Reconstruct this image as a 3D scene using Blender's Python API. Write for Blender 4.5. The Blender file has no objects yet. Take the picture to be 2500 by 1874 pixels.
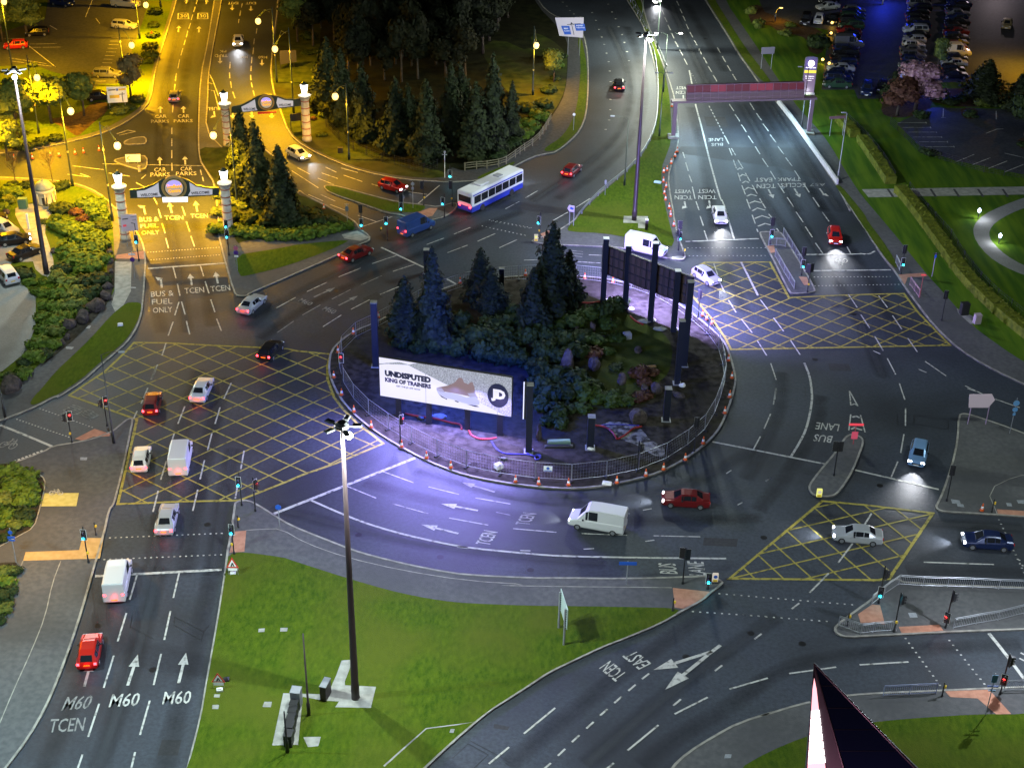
import bpy, bmesh, math, random
from mathutils import Vector, Matrix
from mathutils.geometry import tessellate_polygon
random.seed(7)
SC = bpy.context.scene
COL = SC.collection
rad = math.radians

# ------------------------------------------------------------ camera
CAMH = 82.0
FPX = 3600.0                       # focal length in pixels of a 2500 px wide frame
PITCH, ROLL = rad(30.893), rad(-1.1205)
_s, _c = math.sin(PITCH), math.cos(PITCH)
_r0, _d0, F_ = Vector((1, 0, 0)), Vector((0, -_s, -_c)), Vector((0, _c, -_s))
R_ = math.cos(ROLL) * _r0 + math.sin(ROLL) * _d0
D_ = -math.sin(ROLL) * _r0 + math.cos(ROLL) * _d0
CAMP = Vector((0, 0, CAMH))
cd = bpy.data.cameras.new('camera')
cam = bpy.data.objects.new('camera', cd)
COL.objects.link(cam)
m3 = Matrix((R_, -D_, -F_)).transposed()
cam.matrix_world = Matrix.Translation(CAMP) @ m3.to_4x4()
cd.sensor_width = 36.0
cd.lens = 36.0 * FPX / 2500.0
cd.clip_start = 0.5
cd.clip_end = 6000
SC.camera = cam

# ------------------------------------------------------------ night sky, faint sun added as sky glow to lift shadows, exposure
SUN_EL, SUN_AZ = rad(-4.0), rad(200)
w = bpy.data.worlds.new('World'); SC.world = w; w.use_nodes = True
nt = w.node_tree
bg = nt.nodes['Background']
sky = nt.nodes.new('ShaderNodeTexSky'); sky.sky_type = 'NISHITA'; sky.sun_disc = False
sky.sun_elevation = SUN_EL; sky.sun_rotation = SUN_AZ
nt.links.new(sky.outputs[0], bg.inputs[0]); bg.inputs[1].default_value = 0.15
sl = bpy.data.lights.new('sky_glow_sun', 'SUN'); sl.energy = 0.14; sl.angle = rad(12); sl.color = (0.80, 0.88, 1.0)
so = bpy.data.objects.new('sky_glow_sun', sl); COL.objects.link(so)
so.rotation_euler = (rad(28), rad(8), 0)
SC.view_settings.view_transform = 'Standard'
SC.view_settings.look = 'None'
SC.view_settings.exposure = 0.0
SC.view_settings.gamma = 1.0
SC.cycles.use_denoising = True
SC.cycles.max_bounces = 3
SC.cycles.diffuse_bounces = 1
SC.cycles.glossy_bounces = 2
SC.cycles.transmission_bounces = 2
SC.cycles.transparent_max_bounces = 6
SC.cycles.caustics_reflective = False
SC.cycles.caustics_refractive = False
SC.cycles.sample_clamp_indirect = 2.0
SC.cycles.sample_clamp_direct = 30.0
SC.cycles.use_light_tree = True

# ------------------------------------------------------------ survey: photo pixels -> real ground points
TX, TY = (0, 600, 1200, 1800), (0, 450, 900, 1349)
def sp(tile, x, y):
    if tile == 'D': return (x * 1.1302, y * 1.1302)
    if tile == 'S': return (x, y)
    return (TX[int(tile[1])] + x / 3.1586, TY[int(tile[0])] + y / 3.1586)
def pp(s):
    out = []; t = 'S'
    for k in s.replace(';', ' ').split():
        if ',' in k:
            a, b = k.split(','); out.append(sp(t, float(a), float(b)))
        else: t = k
    return out
def ray(p): return (R_ * ((p[0] - 1250) / FPX) + D_ * ((p[1] - 937) / FPX) + F_)
def G(p, z=0.0):
    d = ray(p); k = (z - CAMH) / d.z
    return Vector((d.x * k, d.y * k, z))
def GG(s, z=0.0): return [G(p, z) for p in pp(s)]
def hgt(base, top):
    g = G(base); d = ray(top)
    return CAMH + (g.x * d.x + g.y * d.y) / (d.x * d.x + d.y * d.y) * d.z
def onplane(p, a, b):
    """point where the sight line through p meets the vertical plane through ground points a, b"""
    n = Vector((b.y - a.y, a.x - b.x, 0)); d = ray(p)
    k = n.dot(a - CAMP) / n.dot(d)
    return CAMP + d * k

# ------------------------------------------------------------ materials
MATS = {}
def mat(name, col, rough=0.7, metal=0.0, emit=None, es=0.0, spec=None):
    if name in MATS: return MATS[name]
    m = bpy.data.materials.new(name); m.use_nodes = True
    b = m.node_tree.nodes['Principled BSDF']
    b.inputs['Base Color'].default_value = (*col, 1); b.inputs['Roughness'].default_value = rough
    b.inputs['Metallic'].default_value = metal
    if spec is not None: b.inputs['Specular IOR Level'].default_value = spec
    if emit:
        b.inputs['Emission Color'].default_value = (*emit, 1); b.inputs['Emission Strength'].default_value = es
    MATS[name] = m
    return m
def nmat(name, c1, c2, scale=1.0, rough=0.85, bump=0.0, bscale=None, c3=None, s3=0.08, detail=6, lo=.35, hi=.65, spec=.3, stretch=None, metal=0.0):
    """two-tone noise surface, c3 = broad patches, bump"""
    m = bpy.data.materials.new(name); m.use_nodes = True; n = m.node_tree; N = n.nodes; L = n.links
    b = N['Principled BSDF']; b.inputs['Roughness'].default_value = rough; b.inputs['Specular IOR Level'].default_value = spec
    b.inputs['Metallic'].default_value = metal
    geo = N.new('ShaderNodeNewGeometry'); src = geo.outputs['Position']
    if stretch:
        mp = N.new('ShaderNodeMapping'); mp.inputs['Scale'].default_value = stretch[:3]
        if len(stretch) > 3: mp.inputs['Rotation'].default_value = (0, 0, stretch[3])
        L.new(src, mp.inputs[0]); s2 = mp.outputs[0]
    else: s2 = src
    t = N.new('ShaderNodeTexNoise'); t.inputs['Scale'].default_value = scale; t.inputs['Detail'].default_value = detail; L.new(s2, t.inputs[0])
    r = N.new('ShaderNodeValToRGB'); r.color_ramp.elements[0].position = lo; r.color_ramp.elements[1].position = hi
    r.color_ramp.elements[0].color = (*c1, 1); r.color_ramp.elements[1].color = (*c2, 1); L.new(t.outputs[0], r.inputs[0])
    out = r.outputs[0]
    if c3:
        t3 = N.new('ShaderNodeTexNoise'); t3.inputs['Scale'].default_value = s3; t3.inputs['Detail'].default_value = 4; L.new(src, t3.inputs[0])
        r3 = N.new('ShaderNodeValToRGB'); r3.color_ramp.elements[0].position = .42; r3.color_ramp.elements[1].position = .62
        r3.color_ramp.elements[0].color = (0, 0, 0, 1); r3.color_ramp.elements[1].color = (.75, .75, .75, 1); L.new(t3.outputs[0], r3.inputs[0])
        mx = N.new('ShaderNodeMixRGB'); L.new(r3.outputs[0], mx.inputs[0]); L.new(out, mx.inputs[1]); mx.inputs[2].default_value = (*c3, 1); out = mx.outputs[0]
    L.new(out, b.inputs['Base Color'])
    if bump:
        t2 = N.new('ShaderNodeTexNoise'); t2.inputs['Scale'].default_value = bscale or scale * 6; t2.inputs['Detail'].default_value = 4; L.new(src, t2.inputs[0])
        bp = N.new('ShaderNodeBump'); bp.inputs['Strength'].default_value = bump; bp.inputs['Distance'].default_value = 0.08
        L.new(t2.outputs[0], bp.inputs['Height']); L.new(bp.outputs[0], b.inputs['Normal'])
    MATS[name] = m
    return m
M_ROAD = nmat('asphalt_road', (.030, .037, .049), (.046, .056, .072), 3.0, .60, .3, 9, (.019, .022, .028), .07, spec=.35)
M_PATH = nmat('asphalt_footway', (.075, .077, .080), (.105, .107, .108), 2.2, .85, .3, 10, (.062, .064, .066), .12)
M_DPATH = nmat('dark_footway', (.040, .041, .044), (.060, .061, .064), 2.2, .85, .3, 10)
M_KERB = nmat('kerb_concrete', (.20, .19, .17), (.34, .33, .29), 1.4, .85, .2, 8)
M_LOT = nmat('pale_tarmac', (.19, .195, .19), (.25, .255, .245), 5.0, .9, .3, 12, (.16, .165, .16), .2)
M_DLOT = nmat('dark_tarmac', (.030, .034, .040), (.050, .054, .062), 2.5, .7, .25, 9)
M_GRASS = nmat('mown_grass', (.032, .068, .003), (.076, .116, .006), 3.2, .95, .8, 12, (.080, .098, .010), .13, detail=10, lo=.3, hi=.7, spec=.1, stretch=(1.0, .45, 1, rad(-18)))
M_GRASS2 = nmat('striped_lawn', (.036, .092, .006), (.085, .150, .008), .9, .95, .6, 6, None, detail=3, spec=.1, stretch=(1.0, .12, 1, rad(35)))
M_WGRASS = nmat('rough_grass', (.020, .034, .005), (.055, .070, .012), .6, .95, .7, 5, (.030, .026, .012), .1, spec=.1)
M_WFLOOR = nmat('shaded_wood_floor', (.008, .010, .004), (.024, .027, .009), .6, .95, .7, 5, (.014, .012, .006), .1, spec=.1)  # dark copy of the rough grass; the wood's shade is in its colour
M_SOIL = nmat('bare_soil', (.020, .017, .013), (.056, .049, .039), 1.3, .95, .9, 3, (.030, .027, .018), .12, detail=9, lo=.38, hi=.62, spec=.1)
M_BARK = nmat('bark_mulch', (.040, .026, .016), (.080, .050, .030), 2.5, .95, .8, 6, spec=.1)
M_PINK = nmat('tactile_paving', (.36, .17, .11), (.46, .23, .15), 2.0, .85, .2, 14)
M_BUFF = nmat('buff_tactile_paving', (.42, .27, .10), (.50, .33, .14), 2.0, .85, .2, 14)
M_YPAV = nmat('yellow_tactile_paving', (.46, .40, .12), (.56, .50, .18), 2.0, .85, .2, 14)
M_SLAB = nmat('concrete_slab', (.22, .22, .20), (.33, .33, .30), 1.6, .85, .2, 8)
M_COVER = nmat('steel_cover', (.20, .22, .24), (.30, .32, .34), 5.0, .6, .2, 14)
def paint(name, c, worn=.25):
    m = nmat(name, tuple(x * worn for x in c), c, 2.2, .7, 0, lo=.30, hi=.50, detail=9, spec=.3)
    return m
M_WHITE = paint('white_road_paint', (.47, .47, .44), .20)
M_FADED = paint('faded_road_paint', (.23, .23, .225), .35)
M_YELLOW = paint('yellow_road_paint', (.34, .29, .055), .28)
M_BARKT = nmat('tree_bark', (.045, .036, .026), (.085, .068, .05), 4, .95, .5, 10)
def leafmat(name, c1, c2):
    m = nmat(name, c1, c2, 1.6, .7, 0, detail=4, spec=.15); return m
LM_CON = leafmat('conifer_foliage', (.010, .016, .006), (.027, .037, .012))
LM_ICON = leafmat('shaded_conifer_foliage', (.007, .013, .009), (.022, .034, .020))  # conifer green darkened for the island, night shade put into the colour
LM_YCON = leafmat('golden_conifer_foliage', (.045, .070, .015), (.11, .14, .03))
LM_SHRUB = leafmat('shrub_foliage', (.038, .075, .008), (.10, .155, .016))
LM_DSHRUB = leafmat('dark_shrub_foliage', (.013, .026, .008), (.034, .054, .014))
LM_WOOD = leafmat('shaded_wood_foliage', (.005, .007, .003), (.014, .017, .006))  # colour lowered so the wood stays dark where no mast light should reach
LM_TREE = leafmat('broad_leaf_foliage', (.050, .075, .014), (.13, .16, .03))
LM_MSHRUB = leafmat('island_shrub_foliage', (.018, .036, .006), (.048, .078, .012))
LM_RED = leafmat('copper_foliage', (.055, .024, .018), (.11, .05, .03))
LM_PINK = leafmat('pink_blossom', (.20, .10, .12), (.48, .30, .36))
LM_HEDGE = leafmat('hedge_foliage', (.065, .085, .008), (.14, .16, .015))
LM_TWIG = leafmat('budding_twigs', (.10, .075, .03), (.19, .15, .06))
BLACK = mat('black_paint', (.018, .018, .020), .45)
DARKBLUE = mat('dark_blue_steel', (.012, .015, .026), .4)
GALV = mat('galvanised_steel', (.42, .44, .47), .4, .7)
GREYP = mat('grey_paint', (.24, .25, .27), .5)
WHITEP = mat('white_paint', (.75, .75, .75), .5)
BROWNP = mat('dark_maroon_paint', (.035, .022, .024), .5)
DGREEN = mat('dark_green_paint', (.018, .030, .022), .4)
YELLOWP = mat('yellow_plastic', (.75, .50, .03), .5)
REDP = mat('red_plastic', (.65, .035, .02), .5)
ORANGEP = mat('orange_plastic', (.80, .13, .02), .5)
REFL = mat('reflective_white', (.85, .85, .82), .4)
RUBBER = mat('black_rubber', (.02, .02, .02), .9)
GLASS = mat('dark_glass', (.012, .014, .018), .08, spec=.6)
BLUESIGN = mat('blue_sign_face', (.02, .10, .50), .4)
GREENSIGN = mat('green_cabinet_paint', (.05, .13, .10), .5)
STONE = nmat('sandstone_column', (.34, .30, .23), (.46, .42, .33), 2.2, .85, .3, 8)
BAND = mat('red_sandstone_band', (.28, .09, .05), .8)
E_SOD = mat('sodium_lamp_glass', (.9, .8, .5), .4, emit=(1.0, .60, .14), es=2.6)
E_WHT = mat('white_lamp_glass', (.9, .9, .9), .4, emit=(1.0, .96, .90), es=9)
E_MAST = mat('mast_lamp_glass', (.9, .9, .9), .4, emit=(.85, 1.0, .97), es=30)
E_BLUE = mat('blue_white_lamp_glass', (.9, .9, .9), .4, emit=(.55, .65, 1.0), es=20)
E_HEAD = mat('lit_headlamp', (.9, .9, .9), .3, emit=(.90, .93, 1.0), es=28)
E_TAIL = mat('lit_tail_lamp', (.5, .02, .02), .3, emit=(1.0, .035, .05), es=12)
U_HEAD = mat('headlamp_glass', (.55, .57, .6), .12, .3)
U_TAIL = mat('tail_lamp_glass', (.35, .02, .02), .15)
E_GRN = mat('lit_green_lens', (.1, .6, .6), .4, emit=(.03, .72, 1.0), es=16)
E_RED = mat('lit_red_lens', (.6, .1, .1), .4, emit=(1.0, .02, .02), es=14)
E_AMB = mat('lit_amber_lens', (.6, .4, .1), .4, emit=(1.0, .40, .03), es=6)
U_LENS = mat('dark_lens', (.03, .03, .03), .2)

def wearmat(name, col, rough, fac):
    m = bpy.data.materials.new(name); m.use_nodes = True; N = m.node_tree.nodes; L = m.node_tree.links
    b = N['Principled BSDF']; b.inputs['Base Color'].default_value = (*col, 1); b.inputs['Roughness'].default_value = rough
    at = N.new('ShaderNodeAttribute'); at.attribute_name = 'wear'; ns = N.new('ShaderNodeTexNoise'); ns.inputs['Scale'].default_value = .35; ns.inputs['Detail'].default_value = 5
    g = N.new('ShaderNodeNewGeometry'); L.new(g.outputs['Position'], ns.inputs[0])
    mu = N.new('ShaderNodeMath'); mu.operation = 'MULTIPLY'; L.new(at.outputs['Fac'], mu.inputs[0]); L.new(ns.outputs[0], mu.inputs[1])
    m2 = N.new('ShaderNodeMath'); m2.operation = 'MULTIPLY'; L.new(mu.outputs[0], m2.inputs[0]); m2.inputs[1].default_value = fac; m2.use_clamp = True
    t = N.new('ShaderNodeBsdfTransparent'); mx = N.new('ShaderNodeMixShader'); L.new(m2.outputs[0], mx.inputs[0]); L.new(t.outputs[0], mx.inputs[1]); L.new(b.outputs[0], mx.inputs[2])
    L.new(mx.outputs[0], N['Material Output'].inputs['Surface']); return m
# ------------------------------------------------------------ mesh builder
class MB:
    def __init__(s): s.v = []; s.f = []
    def add(s, vs, fs, M=None):
        o = len(s.v)
        s.v += [tuple(M @ Vector(v)) for v in vs] if M else [tuple(v) for v in vs]
        s.f += [tuple(i + o for i in f) for f in fs]
    def box(s, x0, y0, z0, x1, y1, z1, M=None, b=0.0):
        if b > 0:
            vs = []
            for z, i in ((z0, b), (z0 + b, 0), (z1 - b, 0), (z1, b)):
                for (x, y, cx, cy) in ((x0, y0, 1, 1), (x1, y0, -1, 1), (x1, y1, -1, -1), (x0, y1, 1, -1)):
                    vs += [(x + cx * (i), y + cy * (i), z)]
            fs = [(3, 2, 1, 0), (12, 13, 14, 15)]
            for k in range(3):
                for j in range(4): fs.append((k * 4 + j, k * 4 + (j + 1) % 4, k * 4 + 4 + (j + 1) % 4, k * 4 + 4 + j))
            s.add(vs, fs, M); return
        s.add([(x0, y0, z0), (x1, y0, z0), (x1, y1, z0), (x0, y1, z0), (x0, y0, z1), (x1, y0, z1), (x1, y1, z1), (x0, y1, z1)],
              [(3, 2, 1, 0), (4, 5, 6, 7), (0, 1, 5, 4), (1, 2, 6, 5), (2, 3, 7, 6), (3, 0, 4, 7)], M)
    def tube(s, a, b, r0, r1=None, n=8, M=None, cap=True):
        a, b = Vector(a), Vector(b); r1 = r0 if r1 is None else r1
        d = (b - a).normalized(); u = d.orthogonal().normalized(); v = d.cross(u)
        vs = []
        for c, r in ((a, r0), (b, r1)):
            for i in range(n):
                t = 2 * math.pi * i / n; vs.append(c + u * (r * math.cos(t)) + v * (r * math.sin(t)))
        fs = [(i, (i + 1) % n, n + (i + 1) % n, n + i) for i in range(n)]
        if cap: fs += [tuple(range(n - 1, -1, -1)), tuple(range(n, 2 * n))]
        s.add(vs, fs, M)
    def path(s, pts, r, n=6, M=None):
        for a, b in zip(pts, pts[1:]): s.tube(a, b, r, r, n, M)
    def lathe(s, prof, n=16, M=None):
        vs = []; fs = []
        for (r, z) in prof:
            for i in range(n):
                t = 2 * math.pi * i / n; vs.append((r * math.cos(t), r * math.sin(t), z))
        for k in range(len(prof) - 1):
            for i in range(n): fs.append((k * n + i, k * n + (i + 1) % n, (k + 1) * n + (i + 1) % n, (k + 1) * n + i))
        fs += [tuple(range(n - 1, -1, -1)), tuple((len(prof) - 1) * n + i for i in range(n))]
        s.add(vs, fs, M)
    def ball(s, c, r, n=10, m=7, sc=(1, 1, 1), M=None):
        prof = [(max(1e-3, r * math.sin(math.pi * k / m)), -r * math.cos(math.pi * k / m)) for k in range(m + 1)]
        T = Matrix.Translation(Vector(c)) @ Matrix.Diagonal((*sc, 1))
        s.lathe(prof, n, (M @ T) if M else T)
    def poly(s, pts, z0, z1, M=None, bottom=False):
        """extruded flat polygon (list of (x, y)), concave allowed"""
        n = len(pts); P = [Vector((p[0], p[1], 0)) for p in pts]
        ar = sum(P[i].x * P[(i + 1) % n].y - P[(i + 1) % n].x * P[i].y for i in range(n))
        if ar < 0: P.reverse()
        tri = tessellate_polygon([P])
        vs = [(p.x, p.y, z1) for p in P] + [(p.x, p.y, z0) for p in P]
        fs = []
        for t in tri:
            a, b, c = (P[i] for i in t)
            up = (b - a).cross(c - a).z > 0
            fs.append(tuple(t) if up else tuple(reversed(t)))
        if bottom: fs += [tuple(n + i for i in reversed(f)) for f in list(fs)]
        if z0 != z1:
            fs += [(n + i, n + (i + 1) % n, (i + 1) % n, i) for i in range(n)]
        s.add(vs, fs, M)
    def strip(s, pts, wdt, z, closed=False, z0=None, side=0):
        """flat ribbon along ground points; side: 0 centred, 1 = left of the line, -1 = right"""
        n = len(pts); P = [Vector((p[0], p[1], 0)) for p in pts]
        if n < 2: return
        L = []; Rr = []
        for i in range(n):
            a = P[(i - 1) % n] if (closed or i > 0) else P[i]; b = P[(i + 1) % n] if (closed or i < n - 1) else P[i]
            d1 = (P[i] - a); d2 = (b - P[i])
            if d1.length < 1e-6: d1 = d2
            if d2.length < 1e-6: d2 = d1
            d1.normalize(); d2.normalize(); t = (d1 + d2)
            if t.length < 1e-3: t = d1.copy()
            t.normalize(); nn = Vector((-t.y, t.x, 0)); k = 1 / max(.5, nn.dot(Vector((-d1.y, d1.x, 0))))
            l0, r0 = {0: (.5, .5), 1: (1, 0), -1: (0, 1)}[side]
            L.append(P[i] + nn * (wdt * l0 * k)); Rr.append(P[i] - nn * (wdt * r0 * k))
        o = []
        for i in range(n): o += [(Rr[i].x, Rr[i].y, z), (L[i].x, L[i].y, z)]
        fs = []
        for i in range(n if closed else n - 1):
            j = (i + 1) % n; fs.append((2 * i, 2 * j, 2 * j + 1, 2 * i + 1))
        s.add(o, fs)
        if z0 is not None:
            o2 = []
            for i in range(n): o2 += [(Rr[i].x, Rr[i].y, z0), (Rr[i].x, Rr[i].y, z), (L[i].x, L[i].y, z), (L[i].x, L[i].y, z0)]
            f2 = []
            for i in range(n if closed else n - 1):
                j = (i + 1) % n; f2 += [(4 * i, 4 * j, 4 * j + 1, 4 * i + 1), (4 * i + 2, 4 * j + 2, 4 * j + 3, 4 * i + 3)]
            s.add(o2, f2)
    def mesh(s, name, m, smooth=False):
        me = bpy.data.meshes.new(name); me.from_pydata(s.v, [], s.f)
        me.materials.append(m)
        if smooth: me.polygons.foreach_set('use_smooth', [True] * len(me.polygons))
        me.update(); return me
    def build(s, name, m, parent=None, smooth=False):
        o = bpy.data.objects.new(name, s.mesh(name, m, smooth)); COL.objects.link(o)
        if parent: o.parent = parent
        return o
def inst(name, me, parent=None, loc=None, rot=None, sc=None):
    o = bpy.data.objects.new(name, me); COL.objects.link(o)
    if parent: o.parent = parent
    if loc is not None: o.location = loc
    if rot is not None: o.rotation_euler = rot
    if sc is not None: o.scale = sc if hasattr(sc, '__len__') else (sc,) * 3
    return o
def thing(name, label, cat, loc=(0, 0, 0), rz=0.0, group=None):
    o = bpy.data.objects.new(name, None); COL.objects.link(o); o.empty_display_size = .3
    o.location = loc; o.rotation_euler = (0, 0, rz); return tag(o, label, cat, group)
def tag(o, label, cat, group=None):
    o['label'] = label; o['category'] = cat
    if group: o['group'] = group
    return o
def struct(o, kind='structure'): o['kind'] = kind; return o
def dup(root, loc, rz=0.0, label=None, group=None, sc=None):
    r = root.copy(); COL.objects.link(r); r.location = loc; r.rotation_euler = (0, 0, rz)
    if label: r['label'] = label
    if group: r['group'] = group
    if sc is not None: r.scale = sc if hasattr(sc, '__len__') else (sc,) * 3
    for ch in list(root.children):
        c = ch.copy(); COL.objects.link(c); c.parent = r
        for g in list(ch.children):
            d = g.copy(); COL.objects.link(d); d.parent = c
    return r
ORD = ['zeroth', 'first', 'second', 'third', 'fourth', 'fifth', 'sixth', 'seventh', 'eighth', 'ninth', 'tenth', 'eleventh', 'twelfth',
       'thirteenth', 'fourteenth', 'fifteenth', 'sixteenth', 'seventeenth', 'eighteenth', 'nineteenth', 'twentieth', 'twenty-first',
       'twenty-second', 'twenty-third', 'twenty-fourth', 'twenty-fifth', 'twenty-sixth', 'twenty-seventh', 'twenty-eighth', 'twenty-ninth',
       'thirtieth', 'thirty-first', 'thirty-second', 'thirty-third', 'thirty-fourth', 'thirty-fifth', 'thirty-sixth', 'thirty-seventh', 'thirty-eighth', 'thirty-ninth', 'fortieth', 'forty-first', 'forty-second', 'forty-third', 'forty-fourth', 'forty-fifth', 'forty-sixth', 'forty-seventh', 'forty-eighth', 'forty-ninth', 'fiftieth'] + ['fifty-' + x for x in ('first', 'second', 'third', 'fourth', 'fifth', 'sixth', 'seventh', 'eighth', 'ninth')] + ['sixtieth']
def chaikin(P, closed=True, it=2):
    for _ in range(it):
        Q = []; n = len(P)
        if not closed: Q.append(P[0])
        for i in range(n if closed else n - 1):
            a, b = P[i], P[(i + 1) % n]
            Q += [a * .75 + b * .25, a * .25 + b * .75]
        if not closed: Q.append(P[-1])
        P = Q
    return P
def light(name, kind, loc, energy, color, parent=None, size=.25, rot=None, spot=None, blend=.6):
    l = bpy.data.lights.new(name, kind); l.energy = energy; l.color = color; l.shadow_soft_size = size if kind != 'AREA' else 0
    if kind == 'AREA': l.size = size
    if kind == 'SPOT': l.spot_size = spot; l.spot_blend = blend
    o = bpy.data.objects.new(name, l); COL.objects.link(o)
    if parent: o.parent = parent
    o.location = loc
    if rot is not None: o.rotation_euler = rot
    return o
def text_mesh(txt, bold=0.0, align='LEFT', size=1.0, space=1.0):
    cu = bpy.data.curves.new('t', 'FONT'); cu.body = txt; cu.size = size; cu.offset = bold; cu.space_character = space
    cu.align_x = align; cu.resolution_u = 2
    o = bpy.data.objects.new('t', cu); COL.objects.link(o)
    bpy.context.view_layer.update()
    me = bpy.data.meshes.new_from_object(o)
    vs = [tuple(v.co) for v in me.vertices]; fs = [tuple(p.vertices) for p in me.polygons]
    bpy.data.objects.remove(o); bpy.data.curves.remove(cu); bpy.data.meshes.remove(me)
    if not vs: return [], []
    x0 = min(v[0] for v in vs); x1 = max(v[0] for v in vs); y0 = min(v[1] for v in vs); y1 = max(v[1] for v in vs)
    return [((v[0] - x0) / (x1 - x0), (v[1] - y0) / (y1 - y0)) for v in vs], fs
def text_on(mb, txt, O, U, V, bold=.015, off=Vector((0, 0, 0))):
    """lay lettering in the parallelogram O + u U + v V"""
    vs, fs = text_mesh(txt, bold)
    mb.add([O + U * a + V * b + off for a, b in vs], fs)
# ------------------------------------------------------------ ground, roads, verges
def ccw(P):
    a = sum(P[i].x * P[(i + 1) % len(P)].y - P[(i + 1) % len(P)].x * P[i].y for i in range(len(P)))
    return P if a > 0 else P[::-1]
def flat(name, s, m, z, it=1, z0=None):
    P = ccw(chaikin(GG(s), True, it)) if it else ccw(GG(s))
    b = MB(); b.poly([(p.x, p.y) for p in P], z if z0 is None else z0, z)
    return struct(b.build(name, m))
def land(name, s, m=None, z=.12, it=1, kerb=.2):
    P = ccw(chaikin(GG(s), True, it)) if it else ccw(GG(s))
    b = MB(); b.poly([(p.x, p.y) for p in P], -.05, z); struct(b.build(name, m or M_PATH))
    k = MB(); k.strip(P, kerb, z + .02, True, z0=-.04, side=1); struct(k.build('kerb', M_KERB))
    return P
g = MB(); g.poly([(-2500, -400), (2500, -400), (2500, 4500), (-2500, 4500)], 0, 0); struct(g.build('road', M_ROAD))

T_L1 = '20 1805,1050 1812,1035 1850,1019 1920,1017 1990,1050 2110,1125 21 215,1125 350,1210 600,1310 830,1400 1000,1450 1250,1510 1500,1560 1700,1590 2211,1615 22 520,1613 1040,1620 1640,1601 1720,1603 32 1760,210 1787,232 1785,245 1740,285 1690,320 1640,370 1480,455 1300,560 1020,675 860,735 640,840 450,930 300,1030 130,1140 0,1220 31 1780,1315 1600,1470 1400,1658 1150,1900 600,1960 S 420,1960 30 1420,1760 1440,1658 1540,1280 1590,980 1650,650 1700,350 1735,110 20 1722,1658 1745,1420 1765,1330 1795,1130'
land('footway', T_L1)
flat('grass', '20 1768,1432 1880,1422 2080,1447 2211,1468 31 310,52 470,104 800,210 1100,296 1300,341 1500,376 1700,398 2211,417 32 600,419 1200,429 1385,434 1462,452 1290,552 1010,667 850,727 630,832 440,922 290,1022 118,1132 0,1208 31 1770,1303 1590,1458 1388,1645 1150,1880 S 430,1930 30 1455,1658 1553,1280 1603,980 1663,650 1713,350 1748,110', M_GRASS, .15)
flat('footway_edging', '31 1060,1650 1240,1490 1390,1360 1630,1330 1770,1312 1630,1338 1395,1368 1250,1497 1072,1658', M_KERB, .162, 0)
def line(name, s, wd, z, m=None):
    b = MB(); b.strip(chaikin(GG(s), False, 1), wd, z); return struct(b.build(name, m or M_KERB))
line('footway_edging', '21 0,1252 130,1243 272,1240 460,1350 770,1460 1200,1560 1700,1640 2211,1672 32 0,258 600,268 1100,272 1390,276', .09, .128)
for s in ('31 740,840 810,835 815,870 765,1000 765,1030 1005,1042 965,1205 690,1200 720,1155 600,1150 440,1120 405,1490 205,1495 290,1092 600,1100 660,1040 700,950', '31 445,1430 580,1428 560,1500 480,1508', '31 100,595 148,592 145,620 97,622', '31 268,588 325,588 320,615 265,617', '31 145,1158 203,1158 195,1200 130,1198', '31 1580,1368 1612,1368 1602,1398 1570,1396', '30 1640,1182 1690,1182 1685,1215 1636,1213', '30 1655,1100 1700,1100 1695,1125 1650,1123'):
    flat('concrete_slab', s, M_SLAB, .165, 0)

T_K = 'S 801,893 806,858 833,830 870,806 916,789 980,752 1040,722 1106,697 1160,685 1219,678 1320,672 1437,675 1520,688 1600,712 1668,748 1722,790 1765,828 1781,858 1793,900 1798,925 1796,948 1780,1000 1762,1043 1738,1074 1700,1105 1656,1134 1610,1156 1557,1172 1500,1184 1450,1192 1390,1196 1320,1192 1250,1184 1190,1174 1138,1163 1090,1147 1043,1128 985,1098 932,1067 880,1030 840,990 815,950 802,915'
PK = land('roundabout_island', T_K, M_SOIL, .14, 1, .22)
flat('island_grass', '12 560,1000 1000,950 1100,1060 1300,1130 1400,1250 1380,1420 1340,1500 1240,1560 22 1280,150 1260,260 900,330 560,300 300,300 12 350,1500 300,1200', M_WGRASS, .16)
flat('gravel_patch', '22 840,440 930,410 1060,430 1130,455 1180,500 1220,560 1330,610 1340,680 1280,690 1200,650 1110,590 1010,560 960,520', nmat('rough_gravel', (.03, .027, .02), (.26, .25, .22), 1.6, .95, .9, 6, lo=.42, hi=.6), .165)

T_L3 = '00 -300,1365 0,1368 380,1390 560,1412 700,1455 820,1530 900,1620 10 940,190 1010,300 1080,400 1115,480 1130,600 1120,730 1110,900 1090,1040 1040,1150 980,1230 900,1300 760,1420 640,1530 440,1658 20 440,215 300,290 200,335 0,410 -300,500 S -500,1000 -500,450'
land('footway', T_L3)
flat('garden_grass', '00 -280,1400 0,1392 370,1410 555,1432 690,1475 800,1545 840,1640 10 860,240 875,350 885,700 880,870 700,1050 500,1230 300,1400 130,1560 0,1630 -300,1700 S -480,980 -480,470', M_GRASS, .145)
flat('grass_verge', '10 1000,915 1085,918 1092,960 1072,1040 1022,1135 965,1215 885,1285 745,1405 625,1513 430,1640 20 430,205 290,278 245,290 232,265 290,190 10 300,1610 430,1450 560,1330 700,1195 860,1015 955,935', M_GRASS, .145)
flat('car_park', '10 -300,200 40,240 130,380 250,470 335,560 330,600 95,612 62,660 130,740 278,870 275,1100 205,1300 0,1465 -300,1600', M_LOT, .17, 0)
flat('garden_path', '10 120,170 340,150 420,200 330,330 410,560 420,700 350,730 250,640 270,480 120,270', M_SLAB, .155)
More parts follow.
